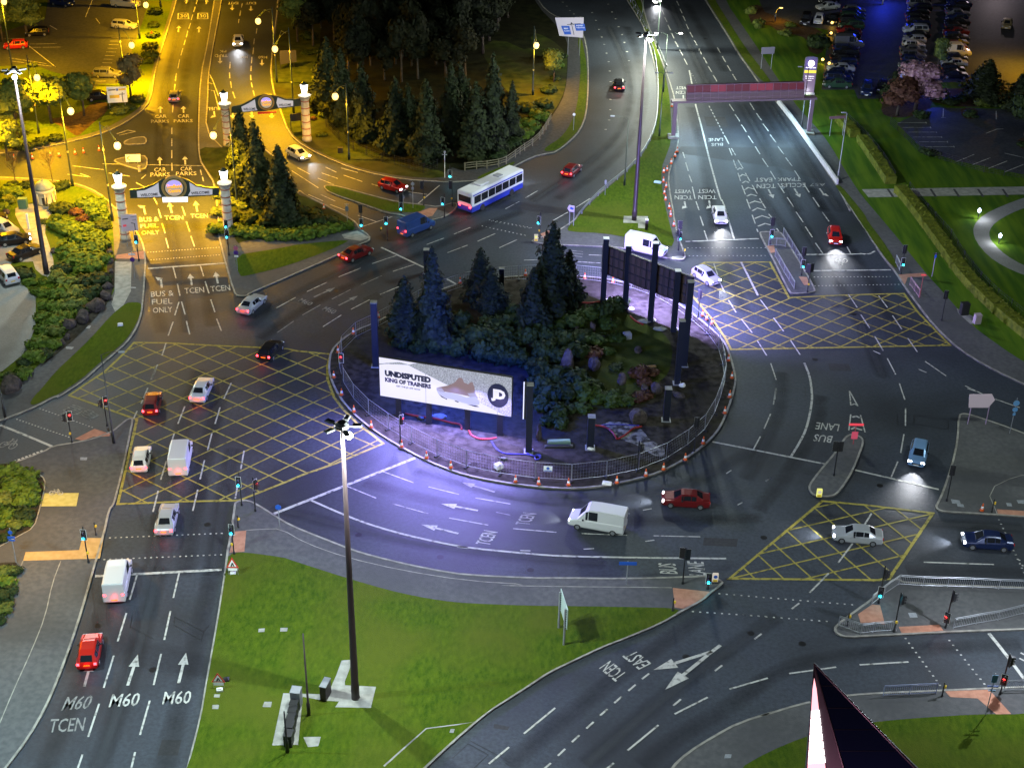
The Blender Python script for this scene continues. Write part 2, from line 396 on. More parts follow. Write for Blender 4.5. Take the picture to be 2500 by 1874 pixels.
flat('bare_soil', '10 640,1150 880,870 885,600 850,420 820,420 830,800 600,1060 480,1180 470,1260 300,1420 340,1400', M_SOIL, .16)
line('footway_edging', '10 1010,600 1015,800 950,930 20 0,0', .09, .13) if 0 else None
flat('pale_paving', '10 890,600 1015,605 1010,830 950,945 890,990 860,930 885,850', M_SLAB, .125, 0)
flat('tactile_paving', '10 900,552 1108,520 1118,583 895,580', M_PINK, .135, 0)
for s in ('10 670,1095 705,1098 690,1120 645,1115', '10 510,1258 572,1262 555,1280 508,1275', '10 1010,798 1050,800 1048,810 1008,808'):
    flat('steel_cover', s, M_COVER, .14, 0)

T_L4 = '20 -300,830 0,765 110,727 340,640 400,600 560,574 700,548 860,490 930,430 985,388 1022,385 1032,400 1000,560 960,760 900,1000 880,1060 850,1090 810,1280 750,1480 700,1658 30 640,450 560,700 440,1020 350,1220 230,1430 60,1658 -60,1800 S -300,2050 -600,1900'
land('footway', T_L4, M_PATH)
flat('shrub_bed', '20 -300,800 0,742 120,740 240,790 320,830 352,900 300,1100 262,1230 150,1290 0,1372 -300,1450', M_SOIL, .15)
flat('shrub_bed', '20 -300,1560 0,1500 160,1500 118,1640 30 150,150 60,400 0,545 -300,1100', M_SOIL, .15)
line('footway_edging', '20 250,795 330,835 355,895 305,1100 265,1232 150,1295 0,1378', .12, .16)
line('footway_edging', '20 470,1490 405,1658 30 350,500 250,750 100,1080 0,1320', .09, .13)
line('footway_edging', '20 180,1490 110,1658 30 60,380 0,545', .12, .16)
flat('tactile_paving', '20 200,1420 612,1405 635,1312 800,1312 772,1470 180,1487', M_BUFF, .135, 0)
flat('tactile_paving', '20 345,967 610,965 590,1066 320,1068', M_YPAV, .135, 0)
flat('tactile_paving', '20 578,548 730,470 852,508 845,528 720,532 640,562', M_PINK, .135, 0)
flat('tactile_paving', '20 1812,1262 1900,1255 1885,1418 1770,1425', M_PINK, .135, 0)
flat('tactile_paving', '32 1397,278 1700,310 1490,440 1412,430', M_PINK, .135, 0)
flat('steel_cover', '20 620,690 675,690 670,712 620,712', M_COVER, .135, 0)

T_L5 = '00 1700,-300 1760,-300 1715,0 1640,400 1612,580 1605,800 1590,1000 1700,1130 1790,1200 01 60,1095 200,1190 340,1320 360,1420 400,1495 11 412,45 470,92 650,180 790,255 860,300 880,345 960,400 960,440 900,462 700,555 420,680 200,775 30,848 10 1910,867 1830,869 1800,840 1720,560 1680,400 1685,345 00 1670,1600 1650,1420 1590,1330 1530,1230 1525,1000 1540,600 1600,330 1650,0'
land('footway', T_L5)
flat('grass_verge', '10 1805,555 2060,515 2211,490 11 400,470 760,437 800,445 600,535 300,642 0,715 10 1845,715', M_GRASS, .145)
flat('shrub_bed', '00 1545,1140 1700,1150 01 60,1110 190,1200 325,1325 350,1430 400,1510 11 480,110 780,265 850,305 820,350 600,385 300,410 0,440 10 1820,470 1790,300 00 1690,1560 1660,1400 1600,1320 1540,1220', M_WGRASS, .15)
flat('pale_paving', '11 740,395 860,365 960,420 880,445 760,425', M_SLAB, .15, 0)

T_L6 = '01 260,-500 250,0 185,500 200,680 260,850 330,1040 450,1140 700,1260 900,1330 1200,1390 1500,1408 1600,1410 1800,1400 2000,1330 2211,1215 02 430,1190 500,1180 610,1095 690,1010 735,890 750,700 750,500 735,350 700,240 560,150 470,120 380,40 300,-120 150,-500'
land('footway', T_L6, M_DPATH)
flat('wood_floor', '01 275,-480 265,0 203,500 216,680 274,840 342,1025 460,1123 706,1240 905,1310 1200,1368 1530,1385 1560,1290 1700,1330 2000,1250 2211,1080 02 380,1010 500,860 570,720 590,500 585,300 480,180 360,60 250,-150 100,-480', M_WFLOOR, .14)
flat('grass_verge', '02 662,300 695,300 715,400 735,500 738,700 722,885 680,1000 600,1085 500,1168 400,1175 420,1140 520,1080 590,1000 645,880 672,740 690,500', M_GRASS, .142)
flat('rough_grass', '01 275,-480 265,0 203,500 216,680 274,840 342,1025 460,1123 706,1240 905,1310 1200,1368 1530,1385 1545,1330 1300,1290 1050,1210 850,1120 720,960 600,700 560,300 640,-100 600,-480', M_WGRASS, .148)  # lamplit strip: lighter colour than the shaded wood floor carries the light
flat('rough_grass', '01 1800,380 1950,300 2211,420 02 300,250 450,300 585,420 580,600 560,720 500,840 380,1000 200,800 60,640', M_WGRASS, .148)  # lit grass around the starburst lamp, its brightness put into the paler sheet
flat('grass_verge', '01 1780,1370 1980,1290 2100,1240 2000,1330 1800,1392', M_GRASS, .145)

land('traffic_island', '01 590,1440 640,1430 720,1440 1000,1518 1180,1562 1400,1585 1480,1600 1620,1560 11 1640,180 1545,258 1400,290 1250,262 1180,240 1090,230 900,160 640,72', M_PATH)
flat('grass', '01 604,1445 640,1439 718,1449 990,1527 1180,1571 1370,1590 11 1390,185 1340,220 1200,222 1090,218 900,150 648,66', M_GRASS, .145)
flat('tactile_paving', '11 1250,250 1420,190 1480,190 1440,250 1330,275', M_PINK, .135, 0)

T_L8 = '12 300,447 330,425 470,385 560,330 640,275 02 660,1662 750,1565 900,1432 1080,1285 1190,1135 1250,1000 1275,850 1280,640 1240,450 1180,230 1100,100 1035,0 960,-200 850,-500 S 1500,-160 02 1100,-200 1160,0 1190,130 1230,250 1330,500 1400,700 1422,800 1442,1000 1450,1100 1400,1250 1365,1370 1385,1520 1412,1658 12 1400,200 1440,400 1487,520 1500,560 1480,590 1400,585 1200,540 1050,500 860,487 640,478 420,470'
land('footway', T_L8)
flat('grass', '12 600,374 580,345 650,285 02 670,1672 760,1575 912,1440 1090,1295 1203,1143 1264,1004 1290,850 1294,640 1252,450 1192,230 1112,100 1047,0 990,-100 880,-480 1060,-200 1150,0 1178,130 1220,250 1320,500 1365,700 1385,900 1385,1100 1350,1200 1310,1300 1310,1430 1340,1600 12 1370,300 1420,490 1300,470 1100,425 850,383', M_GRASS, .145)
flat('concrete_slab', '12 1020,252 1205,255 1205,350 1130,345 1130,308 1015,305', M_SLAB, .16, 0)
flat('tactile_paving', '12 378,388 468,352 478,378 402,422', M_PINK, .135, 0)

T_L9 = '13 165,380 185,368 320,370 350,385 420,500 500,630 560,730 603,815 598,838 440,852 400,842 350,740 280,600 210,470'
land('traffic_island', T_L9, M_PATH)
flat('tactile_paving', '13 224,482 283,478 292,530 256,537', M_PINK, .135, 0)
flat('tactile_paving', '13 472,718 535,722 556,780 515,785', M_PINK, .135, 0)

T_L10 = '02 1300,-700 1480,-300 1640,0 1730,140 1830,300 1900,420 1990,545 2060,650 03 300,790 400,920 500,1050 600,1190 700,1350 760,1430 830,1560 880,1658 13 840,150 950,300 1060,480 1130,580 1200,660 1290,800 1400,950 1500,1080 1650,1230 1800,1340 2000,1450 2211,1550 23 2211,130 2400,205 2700,330 S 3100,900 3100,-900 2000,-900'
P10 = land('footway', T_L10, M_PATH)
flat('grass_verge', '02 1490,-300 1655,0 1745,140 1845,300 1915,420 2005,545 2090,640 2170,660 2100,560 1960,380 1800,130 1720,0 1560,-300', M_GRASS, .145)
flat('grass_verge', '03 762,1436 800,1440 900,1560 980,1658 13 1010,300 1120,440 1215,590 1235,655 1205,645 1140,572 1008,390 850,145 755,20', M_GRASS, .145)
flat('lawn', '02 1600,-600 1700,-300 1790,0 2000,300 2211,620 03 420,780 600,980 700,1100 860,1370 960,1520 1080,1658 13 1250,440 1440,680 1640,900 1800,1090 2000,1240 2211,1380 2700,1620 S 3050,880 3050,-880 2000,-880', M_GRASS2, .145)
flat('paved_path', '03 960,1468 2211,1447 2600,1440 2600,1505 2211,1508 1010,1530', M_SLAB, .16, 0)
for k, x in enumerate((1150, 1235, 1310, 1480, 1660, 1845, 2035)):
    flat('slab_joint', '03 %d,1466 %d,1466 %d,1526 %d,1526' % (x, x + 18, x + 60, x + 40), M_DPATH, .166, 0)
flat('curved_path', '13 2400,60 2211,110 2050,170 1900,240 1830,310 1815,370 1840,450 1930,560 2050,640 2211,710 2400,760 2400,700 2211,638 2060,550 1980,470 1942,420 1942,360 1990,300 2100,235 2211,190 2400,130', M_LOT, .16, 1)
flat('car_park', '03 1500,838 2211,850 2600,855 2600,1420 2211,1355 2000,1310 1690,1250 1540,1200 1400,1130 1230,965 1290,930', M_DLOT, .165, 0)
flat('car_park', '03 150,-400 170,20 210,100 480,200 700,240 650,700 900,700 930,770 1100,770 1250,650 1800,640 2000,700 2400,730 2400,-400', M_DLOT, .165, 0)
flat('concrete_slab', '13 1690,965 1740,985 1830,1035 1880,1075 1795,1085 1700,1000', M_SLAB, .16, 0)
flat('tactile_paving', '13 1235,703 1440,690 1468,716 1312,724 1300,760 1285,790', M_PINK, .135, 0)
flat('shrub_bed', '03 60,60 180,40 640,230 690,330 640,440 540,400 560,330 480,280 330,260 230,190 120,220', M_BARK, .155)
flat('shrub_bed', '03 1130,760 1500,700 1500,840 1400,900 1200,920 1100,880', M_BARK, .158)
flat('shrub_bed', '03 1500,690 1850,690 2300,740 2300,835 1500,830', M_BARK, .158)
flat('planting_island', '03 1720,840 1855,840 1850,925 1760,925 1722,900', M_BARK, .18)
flat('planting_island', '03 2160,1080 2260,1060 2300,1140 2211,1170 2160,1130', M_BARK, .18)

T_L11 = '23 1700,362 1740,345 1830,365 1930,400 2050,440 2211,500 2500,620 2700,720 2700,1180 2350,1158 2211,1150 2000,1135 1800,1122 1600,1112 1540,1095 1522,1065 1540,1035 1580,950 1650,740 1690,560'
land('footway', T_L11, M_PATH)
line('footway_edging', '23 2300,830 2155,828 1925,940 2008,1138', .09, .13)
flat('tactile_paving', '23 1998,1090 2211,1103 2400,1112 2400,1153 2211,1146 2012,1136', M_PINK, .135, 0)
for s in ('23 1645,1012 1712,1022 1722,1050 1655,1045', '23 1690,1045 1740,1052 1750,1075 1698,1070', '23 2070,1040 2110,1043 2118,1068 2080,1066', '23 2150,1020 2211,1020 2211,1048 2165,1045'):
    flat('steel_cover', s, M_COVER, .135, 0)
land('traffic_island', '23 820,540 850,515 880,508 940,518 985,560 940,680 900,780 850,870 780,965 740,988 680,995 580,985 540,930 560,880 650,765 750,650', M_PATH, it=2)
T_L13 = '33 745,570 890,460 1030,362 1150,250 1185,215 1230,200 1300,236 2211,270 2700,285 2700,580 2211,600 1900,610 1600,622 1270,640 1060,650 850,662 780,642 745,610'
land('pedestrian_island', T_L13, M_PATH)
flat('tactile_paving', '33 930,480 1035,407 1100,412 1137,560 1050,545 950,550', M_PINK, .135, 0)
flat('tactile_paving', '33 1242,578 1555,562 1588,607 1268,632', M_PINK, .135, 0)
flat('steel_cover', '33 1315,470 1375,470 1390,505 1330,508', M_COVER, .135, 0)
T_L14 = '32 1300,1800 1380,1658 1500,1545 1700,1420 1900,1310 2211,1215 33 150,1270 400,1190 540,1155 700,1122 860,1098 1070,1082 1560,1062 2050,1040 2700,1015 S 2700,2200 1500,2200'
land('footway', T_L14, M_PATH)
flat('grass', '33 -50,1900 0,1680 230,1545 520,1425 800,1345 1090,1308 1400,1280 1900,1250 2110,1256 2211,1246 2700,1240 2700,2200 0,2200', M_GRASS, .145)
flat('tactile_paving', '33 1600,1075 1940,1062 2110,1250 1995,1253 1850,1130 1640,1120', M_PINK, .135, 0)
flat('steel_cover', '32 1800,1560 1850,1560 1845,1590 1792,1592', M_COVER, .135, 0)

T_L15 = '00 -400,1240 0,1188 150,1172 300,1150 500,1110 750,1050 900,990 1050,900 1140,820 1172,740 1185,640 1210,520 1260,350 1370,0 1450,-400 S 300,-500 -700,-500 -700,400'
land('footway', T_L15, M_PATH)
flat('garden_grass', '00 -400,1215 0,1160 300,1125 500,1085 740,1025 880,965 1025,878 1110,800 1145,720 1180,520 1230,350 1340,0 1400,-350 S 300,-480 -650,-480 -650,380', M_GRASS, .145)
flat('car_park', '00 -500,290 0,262 350,150 430,-400 1230,-400 1110,150 1000,450 900,655 760,655 700,730 560,600 400,560 250,500 0,520 -500,500', M_DLOT, .165, 0)
flat('flower_bed', '00 350,930 600,890 730,790 850,800 820,880 750,930 660,1010 600,1060 560,1040 480,980', M_BARK, .16)
land('traffic_island', '00 950,1100 1000,1075 1060,1062 1130,1060 1135,1115 1060,1118 960,1122', M_PATH)
land('traffic_island', '00 870,1240 960,1215 1060,1205 1138,1205 1140,1300 1080,1318 980,1290 900,1262', M_PATH)

# ------------------------------------------------------------ painted markings
ZM = .008
def hatch(mb, P, d, sp_, wd, z, phase=0.0):
    d = Vector((d.x, d.y)).normalized(); nn = Vector((-d.y, d.x)); n = len(P)
    pr = [nn.dot(Vector((p.x, p.y))) for p in P]; lo, hi = min(pr), max(pr); k = math.floor(lo / sp_) * sp_ + phase
    while k < hi:
        ts = []
        for i in range(n):
            a, b = pr[i], pr[(i + 1) % n]
            if (a - k) * (b - k) < 0:
                u = (k - a) / (b - a); q = P[i].lerp(P[(i + 1) % n], u); ts.append(d.dot(Vector((q.x, q.y))))
        ts.sort()
        for t0, t1 in zip(ts[::2], ts[1::2]):
            a = d * t0 + nn * k; b = d * t1 + nn * k; e = nn * (wd / 2)
            mb.add([(a.x - e.x, a.y - e.y, z), (b.x - e.x, b.y - e.y, z), (b.x + e.x, b.y + e.y, z), (a.x + e.x, a.y + e.y, z)], [(0, 1, 2, 3)])
        k += sp_
def ybox(s, da, db, spa, spb, pa=0, pb=0):
    P = ccw(GG(s)); b = MB(); b.strip(P, .28, ZM + .009, True, side=1)
    a1, a2 = GG(da); b1, b2 = GG(db)
    hatch(b, P, a2 - a1, spa, .16, ZM + .003, pa); hatch(b, P, b2 - b1, spb, .16, ZM + .006, pb)
    struct(b.build('yellow_box_marking', M_YELLOW))
ybox('20 1045,395 520,207 640,125 800,20 10 960,1290 1030,1215 1280,1218 1700,1240 2211,1262 11 400,1280 665,1305 640,1400 640,1500 690,1640 21 700,230 760,310 880,430 985,505 1075,577 700,735 450,820 310,880 0,1002 20 1880,1010 1830,1022 1400,1030 895,1050 960,760', '20 620,160 1400,520', '20 980,975 2000,500', 2.55, 2.55)
ybox('12 1560,640 1640,598 1800,600 2150,595 13 258,597 405,870 700,855 1000,845 1290,838 1400,985 1655,1245 800,1262 12 1840,1278 1790,1180 1700,1050 1540,860 1500,760', '13 405,868 1400,1235', '13 150,1270 1090,845', 2.3, 2.3)
ybox('23 650,1012 1020,1047 1525,1108 1180,1625 33 1100,218 0,207 22 1812,1625', '23 545,1110 1110,1590', '23 540,1105 1430,905', 2.3, 2.3)

wm = MB()
def seg(s, wd=.13, mb=None):
    t = 'S'; cur = []
    for part in s.split(';'):
        k = part.split()
        if not k: continue
        pts = []
        for u in k:
            if ',' in u: x, y = u.split(','); pts.append(G(sp(t, float(x), float(y))))
            else: t = u
        if len(pts) > 1: (mb if mb is not None else wm).strip(pts if len(pts) == 2 else chaikin(pts, False, 1), wd, ZM + .012)
seg('30 1060,160 1000,362; 975,465 908,682; 878,792 800,1040; 765,1162 680,1418; 637,1553 590,1690; 1383,150 1337,347; 1315,448 1267,670; 1243,778 1185,1018; 1155,1138 1080,1403; 1042,1535 1005,1690;'
    '20 1058,325 1030,385; 1140,148 1088,270; 1200,0 1165,85; 1425,290 1372,425; 1522,95 1465,218; 1343,502 1300,633; 1283,712 1240,855; 1220,940 1180,1103; 1697,298 1658,425; 1783,110 1727,232; 1635,495 1600,632; 1577,705 1543,852; 1525,932 1487,1095; 1882,632 1857,775; 1832,900 1815,1000', .15)
seg('30 735,180 1710,130', .32)
seg('32 490,1195 250,1393; 135,1497 -20,1625; 1287,1327 1050,1522; 943,1620 880,1670; 1667,1113 1412,1242; 2130,965 1835,1050; 1215,930 1160,972; 1112,1015 1055,1063; 1003,1108 947,1157; 893,1204 838,1253; 787,1303 732,1353; 677,1405 620,1458; 568,1510 512,1563; 457,1620 405,1665; 2083,623 2028,665; 1778,867 1722,910; 1460,1128 1402,1177;'
    '33 762,880 400,930; 1320,840 943,863; 478,388 420,432; 705,158 557,308; 1437,72 1978,90; 2185,770 2300,830; 2175,812 2300,880; 23 1035,1115 945,1260; 890,1345 778,1495', .16)
seg('33 1940,620 2058,765 2211,970', .3)
seg('21 217,1118 1305,688', .35)
seg('21 1052,790 1293,878; 1408,910 1643,968; 1770,995 2040,1042; 780,905 1005,997; 1132,1040 1407,1117; 1568,1150 1870,1205; 22 165,1232 500,1260; 695,1270 1045,1283; 1250,1287 1610,1295; 730,1093 1065,1117; 710,1390 790,1385; 1185,1330 1255,1320; 1168,1090 1235,1078; 1897,1050 1935,1030; 1535,970 1590,950; 1810,808 1850,782; 2113,865 2150,840; 21 2115,1400 2195,1403', .13)
seg('21 495,1010 790,1140 1000,1215 1250,1285 1500,1340 1710,1380 2211,1428 22 520,1443 1040,1455 1810,1463', .24)
seg('10 1140,650 1740,608', .32)
seg('10 1335,640 1358,725; 1545,625 1570,708; 1368,768 1388,860; 1582,750 1612,843; 1400,905 1428,1005; 1625,888 1657,985; 1437,1053 1463,1157; 1670,1035 1707,1130; 1380,908 1348,1010; 1335,1060 1297,1167; 1278,415 1300,495; 1472,400 1500,480; 1250,302 1273,378; 1437,288 1463,365; 1220,190 1243,262; 1405,172 1428,243; 1185,105 1213,153; 1280,1225 1250,1320; 1215,1390 1170,1505', .15)
seg('00 1325,985 1325,1035; 1325,1070 1325,1128; 1325,1160 1325,1222; 1325,1258 1327,1320; 1335,810 1330,870; 1335,730 1335,785; 1350,650 1345,700; 1360,570 1352,625; 1385,460 1372,530; 1410,375 1395,430; 1430,310 1418,350; 1448,240 1437,290; 1470,180 1455,225; 1487,115 1475,155; 1505,55 1493,95; 1522,0 1512,35;'
    '1868,30 1862,60; 1855,85 1850,125; 1843,150 1840,180; 1962,300 1957,345; 1955,370 1950,420; 1943,440 1940,490; 1937,510 1935,550; 1933,580 1935,620; 1938,640 1945,675; 1952,700 1962,740; 1770,560 1772,605; 1778,630 1785,680; 1795,710 1812,760; 1775,480 1772,530; 1982,220 1975,262;'
    '1545,1310 1555,1350; 1560,1365 1570,1400; 1650,700 1690,850; 1610,565 1640,620; 1640,620 1685,740; 1612,640 1640,650; 1595,690 1660,705; 1590,600 1625,600; 1570,1280 790,1265; 900,1035 985,1005; 985,1005 1045,1015; 1045,1015 920,1045; 560,1280 800,1310; 520,1345 700,1368; 700,1368 620,1340; 1090,1380 1125,1350; 840,1335 1000,1360; 1050,1410 1130,1450', .15)
seg('01 355,1318 560,1450; 400,1295 495,1345; 555,1375 680,1425; 585,1335 710,1378; 735,1297 865,1332; 755,1352 900,1402; 970,1420 1090,1455; 1250,1480 1400,1500; 480,1500 595,1550; 575,1500 690,1552; 650,1578 765,1622; 455,1525 555,1580; 1330,1570 1495,1430; 615,1290 700,1330; 11 865,240 1010,290; 905,325 1130,250', .15)
seg('11 715,715 885,647; 472,828 628,755; 975,612 1160,550; 1395,465 1530,415; 1555,528 1710,470; 1605,385 1732,333; 1788,440 1925,380; 1955,490 2093,427; 2003,190 2110,133; 595,1098 737,1008; 235,955 385,872; 1135,672 1300,618; 810,965 955,890; 1035,850 1190,785; 12 262,105 357,50; 475,280 590,215; 650,180 760,110; 800,85 875,30; 250,585 360,583; 620,595 840,608; 750,545 850,548', .14)
seg('11 1045,487 1375,642; 1550,730 1620,768', .25)
seg('02 1427,10 1447,47; 1453,70 1470,105; 1477,125 1495,165; 1500,188 1520,228; 1530,250 1552,290; 1563,312 1587,353; 1597,377 1622,422; 1635,445 1660,490; 1672,513 1697,557; 1710,583 1738,630; 1315,80 1330,115; 1335,135 1353,172; 1360,195 1380,235; 1387,258 1408,298; 1415,320 1440,365; 1450,385 1475,430; 1485,455 1510,502; 1740,368 1765,410; 1780,437 1803,480; 1818,505 1845,550; 1858,573 1887,620;'
    '1833,805 1868,857; 1878,882 1915,938; 1927,963 1965,1020; 1978,1047 2018,1105; 2033,1130 2070,1190; 2087,1222 2133,1288; 2150,1320 2190,1385; 1475,1175 1490,1220; 1497,1253 1517,1320; 1523,1350 1545,1408; 03 97,795 130,850; 147,875 187,930; 197,955 240,1013; 253,1040 298,1100; 313,1130 358,1190; 373,1217 423,1283; 442,1317 487,1385; 313,1415 363,1490; 510,1415 555,1485; 385,1523 435,1597; 583,1523 632,1595;'
    '13 453,213 507,293; 653,212 708,288; 525,328 578,408; 603,453 660,535; 845,480 875,535; 12 1548,20 1570,115; 1577,133 1600,200; 1608,245 1633,320; 1640,357 1665,430', .15)
seg('02 1572,805 1625,1000 1680,1230 1720,1380 1770,1550 12 1780,120 1835,300 1870,425; 02 1525,545 1547,655', .24)
seg('12 1495,442 2062,420; 13 460,543 1020,537; 1020,537 1062,515; 575,667 1185,660', .27)
seg('02 1805,1062 1830,1112; 1833,1145 1855,1200; 1865,1235 1888,1300; 1900,1335 1920,1397; 1930,1430 1957,1500; 1850,1145 1882,1200; 1900,1235 1940,1300; 1957,1335 1992,1397; 2010,1427 2050,1497; 12 1967,115 1995,190; 2010,237 2035,308; 2045,345 2055,368; 2067,110 2113,185; 2137,230 2163,260; 13 303,340 320,363', .16)
for s in ('02 1895,1310 1915,1298 1935,1308', '02 1915,1362 1935,1347 1975,1360', '02 1935,1412 1960,1398 1985,1410', '02 1945,1468 1980,1447 2030,1462', '02 1968,1515 2000,1500 2047,1512', '02 1985,1570 2030,1552 2090,1568', '02 2010,1628 2050,1605 2110,1622', '12 2030,265 2085,243 2145,262', '12 2052,325 2110,303 2165,318', '23 888,374 915,365 945,378', '23 878,466 905,455 962,474'):
    wm.strip(GG(s), .24, ZM + .012)
seg('12 1715,612 1743,700; 1760,752 1800,838; 1828,893 1885,988; 1927,1040 2010,1145; 2050,1207 2122,1320; 13 178,890 240,972; 280,1030 357,1133; 410,1202 485,1315; 858,850 925,950; 953,1005 1020,1107; 1060,1172 1125,1282; 1090,860 1158,950; 1197,1012 1268,1117; 1315,1187 1388,1292; 1157,1342 1222,1467; 1250,1535 1292,1660; 1448,1365 1610,1477; 1048,1283 1103,1308; 1397,1425 1460,1452; 258,1380 300,1507; 300,1572 290,1658; 23 298,152 278,277; 257,347 207,462; 178,522 125,620; 1297,305 1297,440; 1285,505 1260,648; 1238,715 1187,835; 220,868 255,840; 1757,132 1890,195; 1775,152 1845,178; 1990,235 2178,300; 865,172 930,288; 930,288 905,270; 905,270 875,282; 875,282 865,172; 875,352 860,475; 950,358 985,490', .14)
seg('12 1925,600 2055,858', .25)
seg('13 517,1377 560,1480 575,1600 23 577,240 560,350 530,470 480,570 413,678', .24)
seg('22 1703,563 23 0,600 690,737; 905,780 1553,930', .24)
seg('20 0,435 120,480 400,598', .3)
seg('20 345,630 400,665 440,710 470,770 490,850 487,920', .2)
for i in range(8):
    a, b = GG('20 %d,%d %d,%d' % (110 + i * 29, 725 - i * 11, 128 + i * 29, 718 - i * 11)); wm.strip([a, b], .3, ZM + .16)
seg('21 1630,1370 1710,1378', .3)
# dotted lines, studs
def dots(s, n, r=.075):
    a, b = pp(s)
    for i in range(n):
        u = i / (n - 1) if n > 1 else 0; c = G((a[0] + (b[0] - a[0]) * u, a[1] + (b[1] - a[1]) * u))
        wm.add([(c.x - r * 1.1, c.y - r, ZM + .01), (c.x + r * 1.1, c.y - r, ZM + .01), (c.x + r * 1.1, c.y + r, ZM + .01), (c.x - r * 1.1, c.y + r, ZM + .01)], [(0, 1, 2, 3)])
for s, n in (('33 1298,660 1563,1020', 11), ('33 1635,675 1905,1010', 10), ('32 1757,315 33 885,400', 19), ('32 1553,453 2113,490', 11), ('33 50,480 690,528', 12), ('23 2018,1163 2211,1570', 13), ('33 2150,15 2250,180', 5),
             ('20 310,308 710,452', 18), ('20 132,390 530,527', 18), ('20 848,1303 1710,1268', 21), ('20 805,1470 1705,1433', 21), ('10 1140,525 1690,487', 26), ('10 1165,583 1690,545', 25),
             ('13 595,715 1180,712', 22), ('13 600,783 1245,772', 24), ('12 1515,490 2110,490', 20), ('12 1525,552 2110,550', 20), ('11 1880,275 2200,335', 12), ('11 1825,322 2150,392', 12), ('12 0,285 290,338', 10), ('12 15,343 260,395', 9), ('02 1545,570 1590,655', 6), ('03 1105,775 1105,775', 1)):
    dots(s, n)
for i in range(10):
    u = i / 9; wm.strip(GG('02 %f,%f %f,%f' % (1677 + 118 * u, 818 + 227 * u, 1684 + 118 * u, 832 + 227 * u)), .16, ZM + .012)
for s in '775,100 805,160 830,230 850,288 870,345 887,412 903,478 912,550 918,632 920,698 917,768 917,848 907,928 880,1000 900,35 930,95 957,147 980,208 1005,270 1025,330 1045,400 1060,470 550,20 580,50 605,85 635,110'.split():
    dots('02 %s %s' % (s, s), 1, .15)
# arrows
def arrow(s, wd=.26, hl=.36, hw=.95, mb=None, hlen=None):
    P = GG(s); a, b = P[-2], P[-1]; d = (b - a); L = (P[-1] - P[0]).length; h = hlen or L * hl
    h = min(h, d.length * .95); dn = d.normalized(); nb = b - dn * h; n_ = Vector((-dn.y, dn.x, 0)) * (hw / 2)
    mb = mb if mb is not None else wm
    mb.strip(P[:-1] + [nb], wd, ZM + .012)
    mb.add([(*(nb - n_).xy, ZM + .012), (*(nb + n_).xy, ZM + .012), (*b.xy, ZM + .012)], [(0, 2, 1)])
for s in ('30 985,1022 1063,783', '30 1378,1003 1435,770', '10 1480,780 1465,690', '10 1680,765 1662,675', '10 1325,222 1305,140', '10 1522,212 1507,130', '00 1238,872 1236,820', '00 1416,872 1414,820', '00 1235,1278 1230,1210', '00 1430,1270 1425,1205', '00 1375,248 1380,200', '00 1533,252 1535,205', '00 1435,30 1440,0', '00 1590,35 1595,0',
          '00 1697,445 1697,493', '00 2020,462 2020,508', '00 1790,40 1790,82', '00 1935,50 1935,88', '00 1795,860 1795,915', '00 1940,865 1945,910', '00 2095,870 2095,912', '21 1790,1093 1505,1040', '21 1640,1270 1352,1200', '03 240,1462 278,1530', '03 440,1455 485,1525'):
    arrow(s, .24, .4, .85)
arrow('32 1765,712 1700,760 1250,902', .3, .3, 1.15); arrow('32 1700,760 1338,1055', .3, .38, 1.15)
for s in ('10 1248,798 1240,735 1197,715', '10 1120,232 1108,178 1060,162', '12 1488,133 1495,172 1468,190', '12 1678,125 1685,172 1655,190', '03 635,1455 665,1498 708,1515', '02 1478,735 1480,765 1455,778', '00 1650,860 1655,895 1622,912'):
    arrow(s, .24, .4, .8, hlen=1.1)
